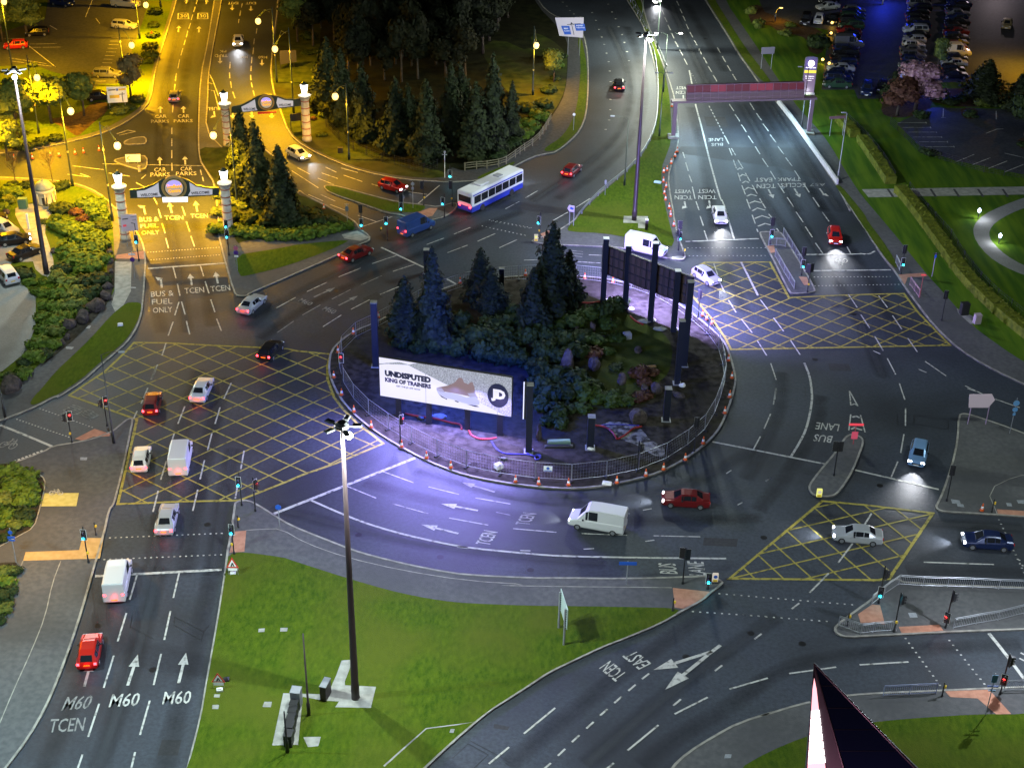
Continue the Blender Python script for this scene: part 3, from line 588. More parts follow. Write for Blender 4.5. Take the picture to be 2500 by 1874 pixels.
# lettering on the road
def lett(txt, s, mb=None, bold=.008):
    O, U, V = GG(s, ZM + .014); text_on(mb if mb is not None else wm, txt, O, U - O, V - O, bold)
for t, s in (('M60', '30 835,1190 1060,1178 868,1087'), ('M60', '30 1248,1168 1462,1160 1272,1068'), ('BUS &', '10 1165,868 1340,858 1163,826'), ('FUEL', '10 1172,927 1330,920 1170,886'), ('ONLY', '10 1180,992 1330,984 1178,950'),
             ('TCEN', '10 1425,843 1577,833 1420,800'), ('TCEN', '10 1627,828 1778,817 1620,785'), ('BUS &', '10 1075,290 1225,285 1072,255'), ('FUEL', '10 1085,338 1222,332 1082,308'), ('ONLY', '10 1092,390 1230,385 1090,358'), ('TCEN', '10 1270,275 1415,272 1268,242'), ('TCEN', '10 1470,260 1605,258 1468,228'),
             ('CAR', '00 1195,912 1285,908 1195,888'), ('PARKS', '00 1165,948 1303,948 1165,925'), ('CAR', '00 1372,910 1460,908 1372,885'), ('PARKS', '00 1340,945 1487,943 1340,922'), ('CAR', '00 1190,1325 1280,1322 1190,1295'), ('PARKS', '00 1160,1362 1310,1360 1160,1332'), ('CAR', '00 1392,1318 1483,1315 1392,1288'), ('PARKS', '00 1357,1355 1515,1352 1357,1325'),
             ('30', '00 1390,137 1440,137 1390,112'), ('30', '00 1540,137 1590,137 1540,112'), ('TRFD', '00 1755,418 1655,420 1755,440'), ('PK', '00 1745,388 1692,388 1745,406'), ('M60', '00 2060,432 1992,432 2060,453'), ('EXIT', '00 1838,17 1757,17 1838,35'), ('EXIT', '00 1975,17 1895,17 1975,35'), ('FUEL', '00 1698,825 1600,828 1698,850'), ('EXIT', '00 693,508 580,508 693,525'), 
             ('TCEN', '21 1880,1362 1945,1258 1770,1345'), ('BUS', '22 1438,1580 1420,1500 1298,1575'), ('LANE', '22 1655,1595 1635,1487 1525,1588'), ('EAST', '32 1235,850 1105,748 1135,900'), ('TCEN', '32 1045,930 918,828 955,993'),
             ('WEST', '12 1540,42 1408,40 1540,70'), ('TCEN', '12 1548,87 1412,85 1548,118'), ('WEST', '12 1728,38 1590,38 1728,68'), ('TCEN', '12 1735,85 1595,85 1735,115'), ('EAST', '03 270,1372 135,1372 270,1402'), ('TCEN', '03 295,1417 150,1420 295,1450'), ("T'PARK", '03 490,1370 310,1372 490,1397'), ('ECCLES', '03 525,1411 335,1413 525,1442'),
             ('LANE', '02 1785,1065 1672,1068 1785,1088'), ('BUS', '02 1785,1103 1695,1105 1785,1125'), ('WEST', '02 1520,668 1422,668 1520,690'), ('TCEN', '02 1520,700 1422,703 1520,724'), ('LANE', '23 790,428 612,412 778,480'), ('BUS', '23 738,518 600,503 720,570')):
    lett(t, s)
for s in ('00 1376,104 1448,104 1455,148 1372,148', '00 1528,104 1600,104 1603,148 1524,148'):
    wm.strip(GG(s), .22, ZM + .012, True)
# parking bays
for x, y in ((1235, 955), (1270, 992), (1315, 1028), (1355, 1066), (1400, 1103), (1450, 1140)):
    wm.strip(GG('03 %d,%d %d,%d' % (x, y, x + 222, y)), .12, .175)
    wm.strip(GG('03 %d,%d %d,%d' % (x + 217, y - 6, x + 222, y + 6)), .12, .175)
for s in ('03 1588,845 1585,915', '03 1570,915 1605,915', '03 1995,865 1995,930', '03 1690,1255 1825,1200', '03 1810,1280 1950,1225', '03 1935,1308 2080,1250', '03 2060,1335 2205,1278', '03 1915,1038 2000,1005 2050,1003', '03 2060,1190 2211,1225', '03 300,705 1225,705'):
    if '300,705' not in s: wm.strip(GG(s), .13, .175)
for i in range(7):
    wm.strip(GG('03 %d,-400 %d,-400' % (0, 1)), .1, .1) if 0 else None
for i, y in enumerate(range(297, 655, 28)):
    x = 860 - i * 10; wm.strip(GG('00 %d,%d %d,%d' % (x, y, x + 75, y + 2)), .12, .175)
for s in ('00 70,455 360,500', '00 85,480 400,520', '00 225,350 440,345', '00 225,375 470,372', '00 150,305 430,525', '00 0,307 190,305', '00 260,205 320,235', '00 385,205 440,237', '00 740,150 770,190', '00 660,140 715,5'):
    wm.strip(GG(s), .13, .175)
struct(wm.build('white_road_markings', M_WHITE))
fm = MB()
for t, s in (('TCEN', '22 290,1205 350,1115 180,1195'), ('TCEN', '30 370,1385 642,1370 395,1280'), ('M60', '30 470,1215 680,1200 520,1108'), ('M60', '11 400,900 490,935 435,878'), ('M60', '11 585,965 670,1000 625,938'), ('KEEP', '20 700,395 780,350 600,350'), ('CLEAR', '20 590,360 690,310 470,320'), ('A57', '03 680,1412 560,1413 680,1434'), ('M60', '00 1910,430 1850,430 1910,451')):
    lett(t, s, fm)
for s in ('11 715,935 865,860', '11 525,870 690,795', '30 650,1030 700,850', '21 1920,950 1665,875'): arrow(s, .22, .36, .8, fm)
seg('11 665,885 808,812; 437,1008 575,930; 240,1145 370,1055; 890,775 1050,705; 12 415,1170 525,1090; 21 1930,1105 2040,1128; 01 1800,1500 1900,1460;12 620,512 705,520; 620,530 705,540; 620,550 700,560', .14, fm)
seg('20 255,705 295,693; 295,693 360,750; 360,750 310,758; 310,758 255,705', .2, fm)
for y in (1090, 940):
    pass
struct(fm.build('faded_road_markings', M_FADED))
# cycle symbols
def bike(s, m_, z):
    O, U, V = GG(s, z); b = MB(); U = U - O; V = V - O
    P = lambda u, v: O + U * u + V * v
    for cx_ in (.2, .8):
        b.strip([P(cx_ + .19 * math.cos(t * math.pi / 6), .3 + .3 * math.sin(t * math.pi / 6)) for t in range(12)], .12, z, True)
    for q in (((.2, .3), (.4, .8), (.7, .8), (.45, .3), (.2, .3)), ((.45, .3), (.38, .95)), ((.7, .8), (.8, .3)), ((.62, 1.), (.7, .8)), ((.3, .97), (.45, .97))):
        b.strip([P(*k) for k in q], .1, z)
    struct(b.build('cycle_symbol_marking', m_))
bike('20 380,970 485,970 380,925', M_WHITE, .15)
bike('20 -20,600 100,620 60,530', M_FADED, .021)
bike('13 850,575 760,570 845,625', M_WHITE, .021)
# drain channel and tyre-dark patches where the surface was relaid
for s in ('10 1400,620 1760,600 1700,700 1180,760 1135,660', '12 1470,1130 1470,1130 1470,1130'):
    if '1470' not in s: pass
flat('relaid_surface', '02 1460,1130 2211,1140 03 520,1140 600,1300 660,1400 02 2211,1290 1420,1180', nmat('relaid_asphalt', (.028, .029, .032), (.040, .041, .044), 3, .7, .2, 9), .004, 0)

# tyre-polished tracks and dark oil lines along the lanes: soft ribbons
M_TRK = wearmat('tyre_darkened_asphalt', (.017, .020, .025), .6, .8); M_POL = wearmat('polished_asphalt', (.070, .078, .090), .8, .6)
def ribbon(s, wd, m, z, name='tyre_track'):
    P = chaikin(GG(s), False, 2); n = len(P); vs = []; fs = []; at = []
    for i in range(n):
        a, b = P[max(0, i - 1)], P[min(n - 1, i + 1)]; d = (b - a).normalized(); nn = Vector((-d.y, d.x, 0)); e = 0 if i in (0, n - 1) else 1
        for k, w_ in ((-1, 0), (-.5, .7), (0, 1), (.5, .7), (1, 0)): q = P[i] + nn * (wd * k / 2); vs.append((q.x, q.y, z)); at.append(w_ * e)
    for i in range(n - 1):
        for k in range(4): fs.append((i * 5 + k, i * 5 + 5 + k, i * 5 + 6 + k, i * 5 + 1 + k))
    me = bpy.data.meshes.new(name); me.from_pydata(vs, [], fs); me.materials.append(m)
    a = me.attributes.new('wear', 'FLOAT', 'POINT'); a.data.foreach_set('value', at)
    o = bpy.data.objects.new(name, me); COL.objects.link(o); struct(o)
TR = ['30 1640,100 1560,500 1450,950 1330,1400 1260,1700', '30 1230,100 1130,500 1000,950 830,1450 740,1700', '30 900,100 790,500 650,900 500,1300 330,1700', '20 1150,1600 1230,1200 1320,800 1420,400 1540,0', '20 1420,1600 1480,1200 1560,800 1650,400 1750,60', '20 1640,1600 1680,1300 1720,1000 1800,600',
      '32 120,1640 500,1330 950,960 1400,640 1800,350', '32 720,1640 1000,1400 1400,1050 1900,700 2211,480', '32 1150,1650 1450,1400 1900,1150 33 300,900 800,780 1500,740 2211,700', '13 330,20 520,330 720,660 950,1060 1130,1500', '13 560,20 760,330 980,660 1200,1060', '13 130,20 330,280 600,800', '12 1650,20 1720,300 1800,620 1960,1000',
      '03 30,800 180,1060 330,1330 480,1640', '03 130,760 300,1030 470,1300 680,1640', '03 230,770 400,1030 600,1330 800,1640', '02 1540,820 1600,1050 1650,1300 1700,1640', '02 1380,30 1500,300 1620,560 1750,800', '02 1500,20 1660,300 1800,560', '02 900,200 1010,420 1080,640 1060,880 960,1080 700,1300 300,1560', '02 1040,200 1130,420 1180,640 1160,880 1060,1100 800,1350 500,1540',
      '11 2100,60 1700,250 1200,480 800,640 300,880 0,1100', '11 2150,200 1800,330 1300,560 900,730 400,980 100,1200', '21 200,1060 700,1200 1300,1350 2000,1440 22 900,1500', '21 900,870 1400,1010 1900,1110 22 400,1160 1200,1180 2100,1150', '21 1300,780 1900,960 22 300,1020 1000,1010 1600,880 2050,600', '23 150,1100 400,800 620,420 650,200', '22 1960,860 2120,560 23 360,240 330,20', '10 1250,1150 1200,900 1150,700', '10 1440,1150 1400,850 1360,560 1300,250', '10 1640,1100 1600,850 1560,560 1490,250', '00 1240,1500 1230,1100 1250,800 1330,400 1440,0', '00 1420,1500 1410,1100 1400,800 1450,400 1540,0', '23 2211,1230 1700,1200 1100,1170 500,1150', '33 2211,150 1900,145 1500,140 1300,140']
for i, s in enumerate(TR):
    ribbon(s, 2.1, M_TRK, .0045)
for i, s in enumerate(TR):
    P_ = s
    ribbon(s, .9, M_POL, .0052) if i % 2 else None
# detector loops cut in the surface, seams, covers
lm = MB()
for s in ('30 1350,495 1570,608 1552,675 1340,555 1350,495', '30 1020,480 1005,570 1190,665 ', '30 1570,605 1615,555', '31 1715,1470 1870,1555 1760,1658', '31 1735,1450 2030,1605', '31 1595,1583 1715,1470', '32 105,1620 160,1650', '23 1065,325 1235,345 1235,415 1060,385 1065,325', '23 1235,420 1365,432', '23 1365,358 1625,392 1625,468 1362,425 1365,358', '23 360,140 355,200', '23 360,140 525,152 525,215', '22 280,1465 260,1580', '22 280,1465 515,1560 517,1605', '13 340,320 520,380', '13 760,310 930,350 960,400', '12 20,120 400,180', '21 2010,1560 2210,1580', '10 1150,830 1150,1000', '11 300,900 700,1040'):
    P_ = GG(s)
    if len(P_) > 1: lm.strip(P_, .05, .0065)
struct(lm.build('detector_loop_cuts', mat('bitumen', (.006, .006, .007), .35)))
cv = MB(); random.seed(21)
for s in ('30 1180,900', '30 760,560', '20 1600,1200', '21 870,1280', '22 300,1550', '13 900,1000', '13 600,1350', '23 1100,900', '32 1500,800', '33 500,700', '10 1280,850', '11 700,820', '02 1650,300', '03 350,1450', '22 2100,1300', '00 1400,700', '32 2000,620', '21 1500,1450'):
    c = Pq = GG(s)[0]; cv.add([(c.x + .32 * math.cos(k * math.pi / 6), c.y + .32 * math.sin(k * math.pi / 6), .0075) for k in range(12)], [tuple(range(12))])
struct(cv.build('manhole_covers', mat('iron_cover', (.022, .022, .024), .4, .6)))
for s in ('31 1915,1315 2035,1340 2020,1365 1910,1350', '13 700,1380 860,1385 880,1440 715,1435', '30 1250,1440 1400,1440 1370,1560 1215,1560', '22 1640,1300 1900,1310 1890,1370 1630,1360', '02 1640,900 1800,905 1830,980 1660,975', '11 900,880 1010,830 1060,870 950,925'):
    flat('surface_patch', s, MATS['relaid_asphalt'], .0038, 0)
# ============================================================ builders
def rnd(a, b): return random.uniform(a, b)
# ---- vegetation
def leafquad(b, c, out, size, asp=1.0):
    out = out.normalized(); u = Vector((rnd(-1, 1), rnd(-1, 1), rnd(-1, 1))).cross(out)
    if u.length < .01: u = out.orthogonal()
    u.normalize(); v = (out.cross(u) + out * rnd(-.6, .9)).normalized()
    u = u * size * .5; v = v * size * asp * .5
    o = len(b.v); b.v += [tuple(c - u - v), tuple(c + u * .6 - v * .8), tuple(c + u + v), tuple(c - u * .6 + v * .9)]; b.f.append((o, o + 1, o + 2, o + 3))
def conifer_mesh(m, h=8.0, r=1.7, n=3200, seed=1, name='crown'):
    random.seed(seed); b = MB()
    ph = [rnd(0, 6.28) for _ in range(6)]
    def R(t, a):
        base = (1 - t) ** .72 * min(1, .55 + t * 4)
        return r * base * (.80 + .20 * math.sin(3 * a + ph[0] + t * 9) + .17 * math.sin(5 * a + ph[1] - t * 17) + .12 * math.sin(t * 31 + ph[2] + 2 * a))
    N = 14; prof = [k / 12 for k in range(13)]; vs = []; fs = []
    for t in prof:
        for i in range(N):
            a = 2 * math.pi * i / N; rr = R(t, a) * .62; vs.append((rr * math.cos(a), rr * math.sin(a), .25 + t * (h - .5)))
    for k in range(12):
        for i in range(N): fs.append((k * N + i, k * N + (i + 1) % N, (k + 1) * N + (i + 1) % N, (k + 1) * N + i))
    b.add(vs, fs)
    for _ in range(n):
        t = 1 - math.sqrt(random.random()); t = min(.985, t); a = rnd(0, 6.283)
        rr = R(t, a) * rnd(.62, 1.2); c = Vector((rr * math.cos(a), rr * math.sin(a), .2 + t * h))
        leafquad(b, c, Vector((math.cos(a), math.sin(a), rnd(-.2, .9))), rnd(.20, .42) * (1 - .4 * t), 1.3)
    return b.mesh(name, m)
def blob_mesh(m, lumps, leaf=.22, dens=26, name='foliage', flatb=True):
    """lumps: (x, y, z, r, squash)"""
    b = MB()
    for (x, y, z, r, q) in lumps:
        b2 = MB(); b2.ball((0, 0, 0), 1, 10, 6)
        vs = []
        for v in b2.v:
            k = r * .84 * (1 + .12 * math.sin(v[0] * 5 + x * 3) + .1 * math.sin(v[1] * 6 + y) + .08 * math.sin(v[2] * 7 + x))
            vs.append((x + v[0] * k, y + v[1] * k, max(.02 if flatb else -99, z + v[2] * k * q)))
        b.add(vs, b2.f)
        for _ in range(int(dens * r * r * 4)):
            d = Vector((random.gauss(0, 1), random.gauss(0, 1), random.gauss(0, 1) + .35)).normalized()
            c = Vector((x + d.x * r, y + d.y * r, z + d.z * r * q)) + d * rnd(-.22, .24) * r ** .5
            if flatb and c.z < .03: continue
            leafquad(b, c, d, leaf * rnd(.6, 1.4))
    return b.mesh(name, m)
def shrub_lumps(seed, k=5):
    random.seed(seed); L = [(0, 0, .45, .8, .85)]
    for _ in range(k):
        a = rnd(0, 6.28); d = rnd(.35, .75); L.append((d * math.cos(a), d * math.sin(a), rnd(.25, .6), rnd(.38, .6), .85))
    return L
_sh = {}
def shrub_mesh(key, m, seed):
    if key not in _sh: _sh[key] = blob_mesh(m, shrub_lumps(seed, 8), .27, 30)
    return _sh[key]
def tree_lumps(seed, h=6, r=2.4, k=11):
    random.seed(seed); L = []
    for _ in range(k):
        a = rnd(0, 6.28); t = rnd(.0, 1); z = h * (.42 + .48 * t); d = r * rnd(.15, .62) * (1 - .5 * t)
        L.append((d * math.cos(a), d * math.sin(a), z, r * rnd(.32, .5), .85))
    return L
def trunk_mesh(h, r, lumps=None, seed=1):
    random.seed(seed); b = MB(); b.tube((0, 0, -.1), (0, 0, h * .55), r, r * .6, 8); b.tube((0, 0, h * .5), (.1, .05, h * .85), r * .6, r * .2, 6)
    for l in (lumps or [])[:7]: b.tube((0, 0, h * rnd(.28, .45)), (l[0], l[1], l[2]), r * .4, r * .1, 5)
    return b.mesh('trunk', M_BARKT, True)
TREES = {}
def tree_kind(key, crown_m, kind, seed):
    if key in TREES: return TREES[key]
    if kind == 'con':
        c = conifer_mesh(crown_m, 8, 1.75, 3400, seed); t = MB(); t.tube((0, 0, -.1), (0, 0, 3), .18, .1, 8); TREES[key] = (c, t.mesh('trunk', M_BARKT, True))
    elif kind == 'tree':
        L = tree_lumps(seed); c = blob_mesh(crown_m, L, .30, 24, 'crown', False); TREES[key] = (c, trunk_mesh(6, .16, L, seed))
    elif kind == 'bare':
        random.seed(seed); b = MB()
        for _ in range(34):
            a = rnd(0, 6.28); z = rnd(1.6, 3.6); d = rnd(.5, 1.3); e = Vector((d * math.cos(a), d * math.sin(a), z + rnd(.4, 1.2)))
            s_ = Vector((0, 0, z * .8)); b.tube(s_, e, .025, .008, 4, cap=False)
            for _ in range(4): b.tube(s_.lerp(e, rnd(.4, .9)), e + Vector((rnd(-.4, .4), rnd(-.4, .4), rnd(-.1, .4))), .012, .004, 3, cap=False)
        t = MB(); t.tube((0, 0, -.05), (0, 0, 3.9), .06, .02, 6); TREES[key] = (b.mesh('branches', LM_TWIG), t.mesh('trunk', M_BARKT))
    return TREES[key]
def plant_tree(name, label, cat, base, h, key, crown_m, kind='con', seed=1, wid=None, group=None, z=.13):
    c, t = tree_kind(key, crown_m, kind, seed); H0 = {'con': 8.2, 'tree': 6.3, 'bare': 4.6}[kind]
    o = thing(name, label, cat, (base.x, base.y, z), rnd(0, 6.28), group); k = h / H0; wk = wid or k
    o.scale = (wk * rnd(.88, 1.12), wk * rnd(.88, 1.12), k); o.rotation_euler[0] = rnd(-.035, .035); o.rotation_euler[1] = rnd(-.035, .035); inst('crown' if kind != 'bare' else 'branches', c, o); inst('trunk', t, o); return o
SHM = {'g': LM_SHRUB, 'd': LM_DSHRUB, 'r': LM_RED, 'p': LM_PINK, 'y': LM_HEDGE, 't': LM_TREE, 'm': LM_MSHRUB}
def shrub(base, r, kind, label, group=None, hk=.8, z=.12, name='shrub'):
    v = random.randint(1, 3); me = shrub_mesh(kind + str(v), SHM[kind], v * 7 + ord(kind))
    o = inst(name, me, None, (base.x, base.y, z), (0, 0, rnd(0, 6.28)), (r * rnd(.9, 1.1), r * rnd(.9, 1.1), r * hk))
    return tag(o, label, 'shrub', group)

# ---- cars
CARS = {
 'hatch': dict(L=4.05, st=[(-2.0, .70, .45, .80, .82, .55), (-1.95, .82, .26, .92, .98, .66), (-1.55, .86, .22, .96, 1.40, .60), (-.9, .88, .2, .95, 1.47, .62), (.1, .88, .2, .93, 1.46, .62), (.35, .88, .2, .92, 1.42, .61), (1.05, .87, .2, .90, .94, .68), (1.75, .84, .22, .80, .84, .62), (2.0, .70, .30, .62, .64, .50)], wx=(-1.25, 1.28)),
 'saloon': dict(L=4.6, st=[(-2.3, .72, .42, .85, .88, .6), (-2.2, .84, .26, .94, .99, .68), (-1.6, .89, .2, .96, 1.02, .70), (-1.0, .90, .2, .95, 1.38, .60), (-.5, .90, .2, .94, 1.43, .61), (.25, .90, .2, .92, 1.42, .61), (.45, .90, .2, .91, 1.38, .60), (1.15, .89, .2, .88, .93, .70), (2.0, .86, .22, .78, .82, .64), (2.28, .72, .3, .60, .62, .52)], wx=(-1.4, 1.42)),
 'estate': dict(L=4.5, st=[(-2.2, .76, .42, .86, .88, .6), (-2.15, .85, .26, .95, 1.15, .62), (-1.95, .88, .2, .97, 1.42, .60), (-1.0, .90, .2, .95, 1.48, .62), (.2, .90, .2, .93, 1.47, .62), (.45, .90, .2, .92, 1.42, .61), (1.15, .89, .2, .90, .95, .70), (1.95, .86, .22, .80, .84, .64), (2.22, .72, .3, .62, .64, .52)], wx=(-1.35, 1.38)),
 'suv': dict(L=4.6, st=[(-2.25, .80, .5, .95, .98, .64), (-2.2, .90, .34, 1.08, 1.2, .68), (-1.95, .93, .3, 1.10, 1.66, .66), (-1.0, .95, .3, 1.08, 1.72, .68), (.2, .95, .3, 1.06, 1.71, .68), (.5, .95, .3, 1.05, 1.66, .67), (1.1, .94, .3, 1.04, 1.10, .76), (2.0, .91, .32, .96, 1.0, .70), (2.28, .78, .4, .75, .78, .58)], wx=(-1.4, 1.42)),
 'van': dict(L=5.3, st=[(-2.65, .90, .4, 1.2, 2.2, .82), (-2.6, .95, .3, 1.25, 2.3, .86), (-.2, .96, .3, 1.25, 2.32, .86), (.75, .96, .3, 1.22, 2.28, .84), (1.0, .96, .3, 1.2, 2.15, .80), (1.75, .95, .3, 1.14, 1.22, .80), (2.45, .92, .32, .98, 1.04, .74), (2.65, .80, .4, .8, .82, .6)], wx=(-1.65, 1.7)),
}
_carm = {}
def car_meshes(kind):
    if kind in _carm: return _carm[kind]
    C_ = CARS[kind]; st = C_['st']; rings = []
    for (x, wd, z0, zs, zt, wr) in st:
        h = [(wd * .93, z0), (wd, z0 + .16), (wd, zs - .1), (wd - .05, zs), (wr + .02, zt - .05), (wr - .12, zt)]
        rings.append([Vector((x, y, z)) for y, z in h] + [Vector((x, -y, z)) for y, z in reversed(h)])
    bb, gb = MB(), MB(); n = 12
    cab = [s_[4] - s_[3] > .25 for s_ in st]
    for k in range(len(st) - 1):
        for i in range(n - 1):
            q = [rings[k][i], rings[k + 1][i], rings[k + 1][i + 1], rings[k][i + 1]]
            side = i in (3, 7); top = i in (3, 4, 5, 6, 7)
            screen = cab[k] != cab[k + 1]
            isg = (side and cab[k] and cab[k + 1]) or (top and screen)
            if kind == 'van' and st[k + 1][0] < .2: isg = False
            if isg and side and not screen:
                # glass inset between pillars
                m_ = sum(q, Vector()) / 4; q2 = [p.lerp(m_, .10) for p in q]
                bb.add(q, [(0, 1, 2, 3)]); off = Vector((0, .012 if q[0].y > 0 else -.012, .006)); gb.add([p + off for p in q2], [(0, 1, 2, 3)])
            elif isg and i == 5:
                bb.add(q, [(0, 1, 2, 3)]); m_ = sum(q, Vector()) / 4; q2 = [p.lerp(m_, .10) for p in q]; off = Vector((.012 if st[k][0] > 0 else -.012, 0, .01)); gb.add([p + off for p in q2], [(0, 1, 2, 3)])
            else: bb.add(q, [(0, 1, 2, 3)])
        bb.add([rings[k][0], rings[k + 1][0], rings[k + 1][11], rings[k][11]], [(0, 1, 2, 3)])
    bb.add(rings[0], [tuple(range(12))]); bb.add(rings[-1], [tuple(range(11, -1, -1))])
    def fix(b):
        c = Vector((0, 0, .75))
        for j, f in enumerate(b.f):
            p = [Vector(b.v[i]) for i in f]; nn = (p[1] - p[0]).cross(p[2] - p[0]); m_ = sum(p, Vector()) / len(p)
            cc = Vector((max(-1.5, min(1.2, m_.x)), 0, .75))
            if nn.dot(m_ - cc) < 0: b.f[j] = tuple(reversed(f))
    fix(bb); fix(gb); _carm[kind] = (bb, gb); return _carm[kind]
_cm = {}
PAINTS = {}
def paintm(name, c, metal=.3, rough=.28):
    k = 'car_paint_' + name
    return mat(k, c, rough, metal)
COLS = {'white': (.70, .70, .70), 'silver': (.42, .44, .46), 'black': (.012, .012, .014), 'red': (.50, .018, .012), 'blue': (.03, .07, .26), 'dark blue': (.012, .022, .075), 'grey': (.12, .125, .13), 'pale blue': (.20, .36, .60), 'dark red': (.16, .012, .014), 'cream': (.62, .56, .38), 'green': (.03, .07, .04), 'gold': (.30, .24, .12)}  # cream is a white van's paint with yellow lamplight put in
wheel_b = MB(); wheel_b.tube((0, -.11, 0), (0, .11, 0), .31, .31, 16)
WHEEL = wheel_b.mesh('wheel', RUBBER)
rim_b = MB(); rim_b.tube((0, .10, 0), (0, .122, 0), .20, .19, 12); RIM = rim_b.mesh('rim', mat('alloy_rim', (.45, .46, .48), .35, .8))
def car(pos, ang, kind, col, label, group=None, head=False, tail=False, beam=0, z=.008, name=None, cat='car', simple=False):
    key = (kind, col, head, tail); bb, gb = car_meshes(kind); C_ = CARS[kind]; L = C_['L'] / 2; wd = C_['st'][3][1]; zs = C_['st'][-2][3]; zr = C_['st'][1][3]
    if key not in _cm:
        d = {}
        d['body'] = bb.mesh('body', paintm(col, COLS[col])); d['windows'] = gb.mesh('windows', GLASS)
        h = MB(); h.box(L - .34, -.2, zs - .22, L - .09, .16, zs - .05, b=.03); d['hl'] = h.mesh('headlight', E_HEAD if head else U_HEAD)
        t = MB(); t.box(-L - .01, -.11, zr - .24, -L + .14, .11, zr - .02, b=.02); d['tl'] = t.mesh('tail_light', E_TAIL if tail else U_TAIL)
        p = MB(); p.box(-.012, -.26, 0, .012, .26, .11); d['np'] = p.mesh('number_plate', REFL); d['npy'] = p.mesh('number_plate', YELLOWP)
        mm = MB(); mm.box(-.07, -.09, -.06, .07, .09, .07, b=.02); d['mir'] = mm.mesh('wing_mirror', BLACK)
        gr = MB(); gr.box(L - .06, -.42, zs - .34, L - .01 + .02, .42, zs - .2); d['gr'] = gr.mesh('grille', BLACK)
        _cm[key] = d
    d = _cm[key]
    o = thing(name or {'van': 'panel_van'}.get(kind, 'car'), label, 'van' if kind == 'van' else cat, (pos.x, pos.y, z), ang, group)
    inst('body', d['body'], o); inst('windows', d['windows'], o); inst('grille', d['gr'], o)
    for sx in C_['wx']:
        for sy in (-1, 1):
            w_ = inst('wheel', WHEEL, o, (sx, sy * (wd - .10), .31), (0, 0, 0 if sy > 0 else math.pi)); inst('rim', RIM, w_)
    for sy in (-1, 1):
        inst('headlight', d['hl'], o, (0, sy * (wd - .26), 0)); inst('tail_light', d['tl'], o, (0, sy * (wd - .20), 0))
        inst('wing_mirror', d['mir'], o, (C_['st'][-4][0] - .1 if kind != 'van' else 1.2, sy * (wd + .07), C_['st'][-4][3] + .05))
    inst('number_plate', d['np'], o, (L - .0, 0, .38)); inst('number_plate', d['npy'], o, (-L - .0, 0, .62 if kind != 'van' else .5))
    if beam:
        light('headlight_beam', 'SPOT', (L + .15, 0, .66), beam, (.93, .95, 1.0), o, .12, (0, rad(-82), 0), rad(75), .9)
    if tail:
        light('tail_glow', 'POINT', (-L - .35, 0, .7), 18, (1, .03, .04), o, .2)
    return o
def heading(s):
    a, b = GG(s); d = b - a; return a, math.atan2(d.y, d.x)

# ---- traffic signals
def head_meshes():
    b = MB(); b.box(-.15, 0, -.46, .15, .20, .46, b=.03)
    for k in (-1, 0, 1):
        for i in range(7):
            a0, a1 = math.pi * (i - .5) / 6.0, math.pi * (i + .5) / 6.0
            if i > 6: continue
            p = [(.13 * math.cos(a), .13 * math.sin(a)) for a in (a0, a1)]
            b.add([(p[0][0], 0, k * .29 + p[0][1]), (p[1][0], 0, k * .29 + p[1][1]), (p[1][0], -.19, k * .29 + p[1][1]), (p[0][0], -.19, k * .29 + p[0][1])], [(0, 1, 2, 3)])
    h = b.mesh('signal_head', BLACK)
    k = MB(); k.box(-.26, .20, -.58, .26, .225, .58, b=.008); bk = k.mesh('backboard', BLACK)
    w_ = MB(); w_.strip([(-.25, -.57), (.25, -.57), (.25, .57), (-.25, .57)], .03, 0, True); w_.v = [(v[0], .197, v[1]) for v in w_.v]; edge = w_.mesh('backboard_edge', REFL)
    lens = {}
    for nm, m_, r in (('off', U_LENS, .10), ('red', E_RED, .12), ('amber', E_AMB, .10), ('green', E_GRN, .135)):
        l = MB(); l.ball((0, -.01, 0), r, 10, 6, (1, .35, 1)); lens[nm] = l.mesh('lens', m_)
    return h, bk, lens, edge
SH, SBK, SLENS, SEDGE = head_meshes()
bx = MB(); bx.box(-.09, -.20, -.12, .09, -.06, .12, b=.015); PUSH = bx.mesh('push_button_box', YELLOWP)
def signal(s, label, heads, push=False, z=.12, group='traffic signals around the roundabout', r=.062):
    """s: base and top pixels; heads: (height fraction, yaw deg [0 faces the camera], lit lens, x offset)"""
    bs, tp = pp(s); base = G(bs, z); H = max(1.0, hgt(bs, tp) - z)
    o = thing('traffic_signal', label, 'traffic light', base, 0, group)
    p = MB(); p.tube((0, 0, 0), (0, 0, H), r, r, 8); p.lathe([(.11, 0), (.11, .25), (.075, .3)], 8); p.ball((0, 0, H), r * 1.15, 8, 4); p.build('pole', BLACK, o)
    for (fz, yaw, lit, xo) in heads:
        hh = inst('signal_head', SH, o, (xo, 0, H * fz), (0, 0, rad(yaw)))
        # stand the head off the pole
        hh.location += Vector((math.sin(rad(yaw)) * .22, -math.cos(rad(yaw)) * .30, 0))
        inst('backboard', SBK, hh); inst('backboard_edge', SEDGE, hh)
        for k, nm in ((1, 'red'), (0, 'amber'), (-1, 'green')):
            inst('lens', SLENS[nm if nm == lit else 'off'], hh, (0, 0, k * .29))
        if lit in ('green', 'red'):
            light('lens_light', 'POINT', (0, -.28, -.29 if lit == 'green' else .29), 14, (.05, .7, 1.0) if lit == 'green' else (1, .03, .02), hh, .06)
    if push: inst('push_button_box', PUSH, o, (0, 0, 1.15), (0, 0, rad(rnd(-60, 60))))
    return o

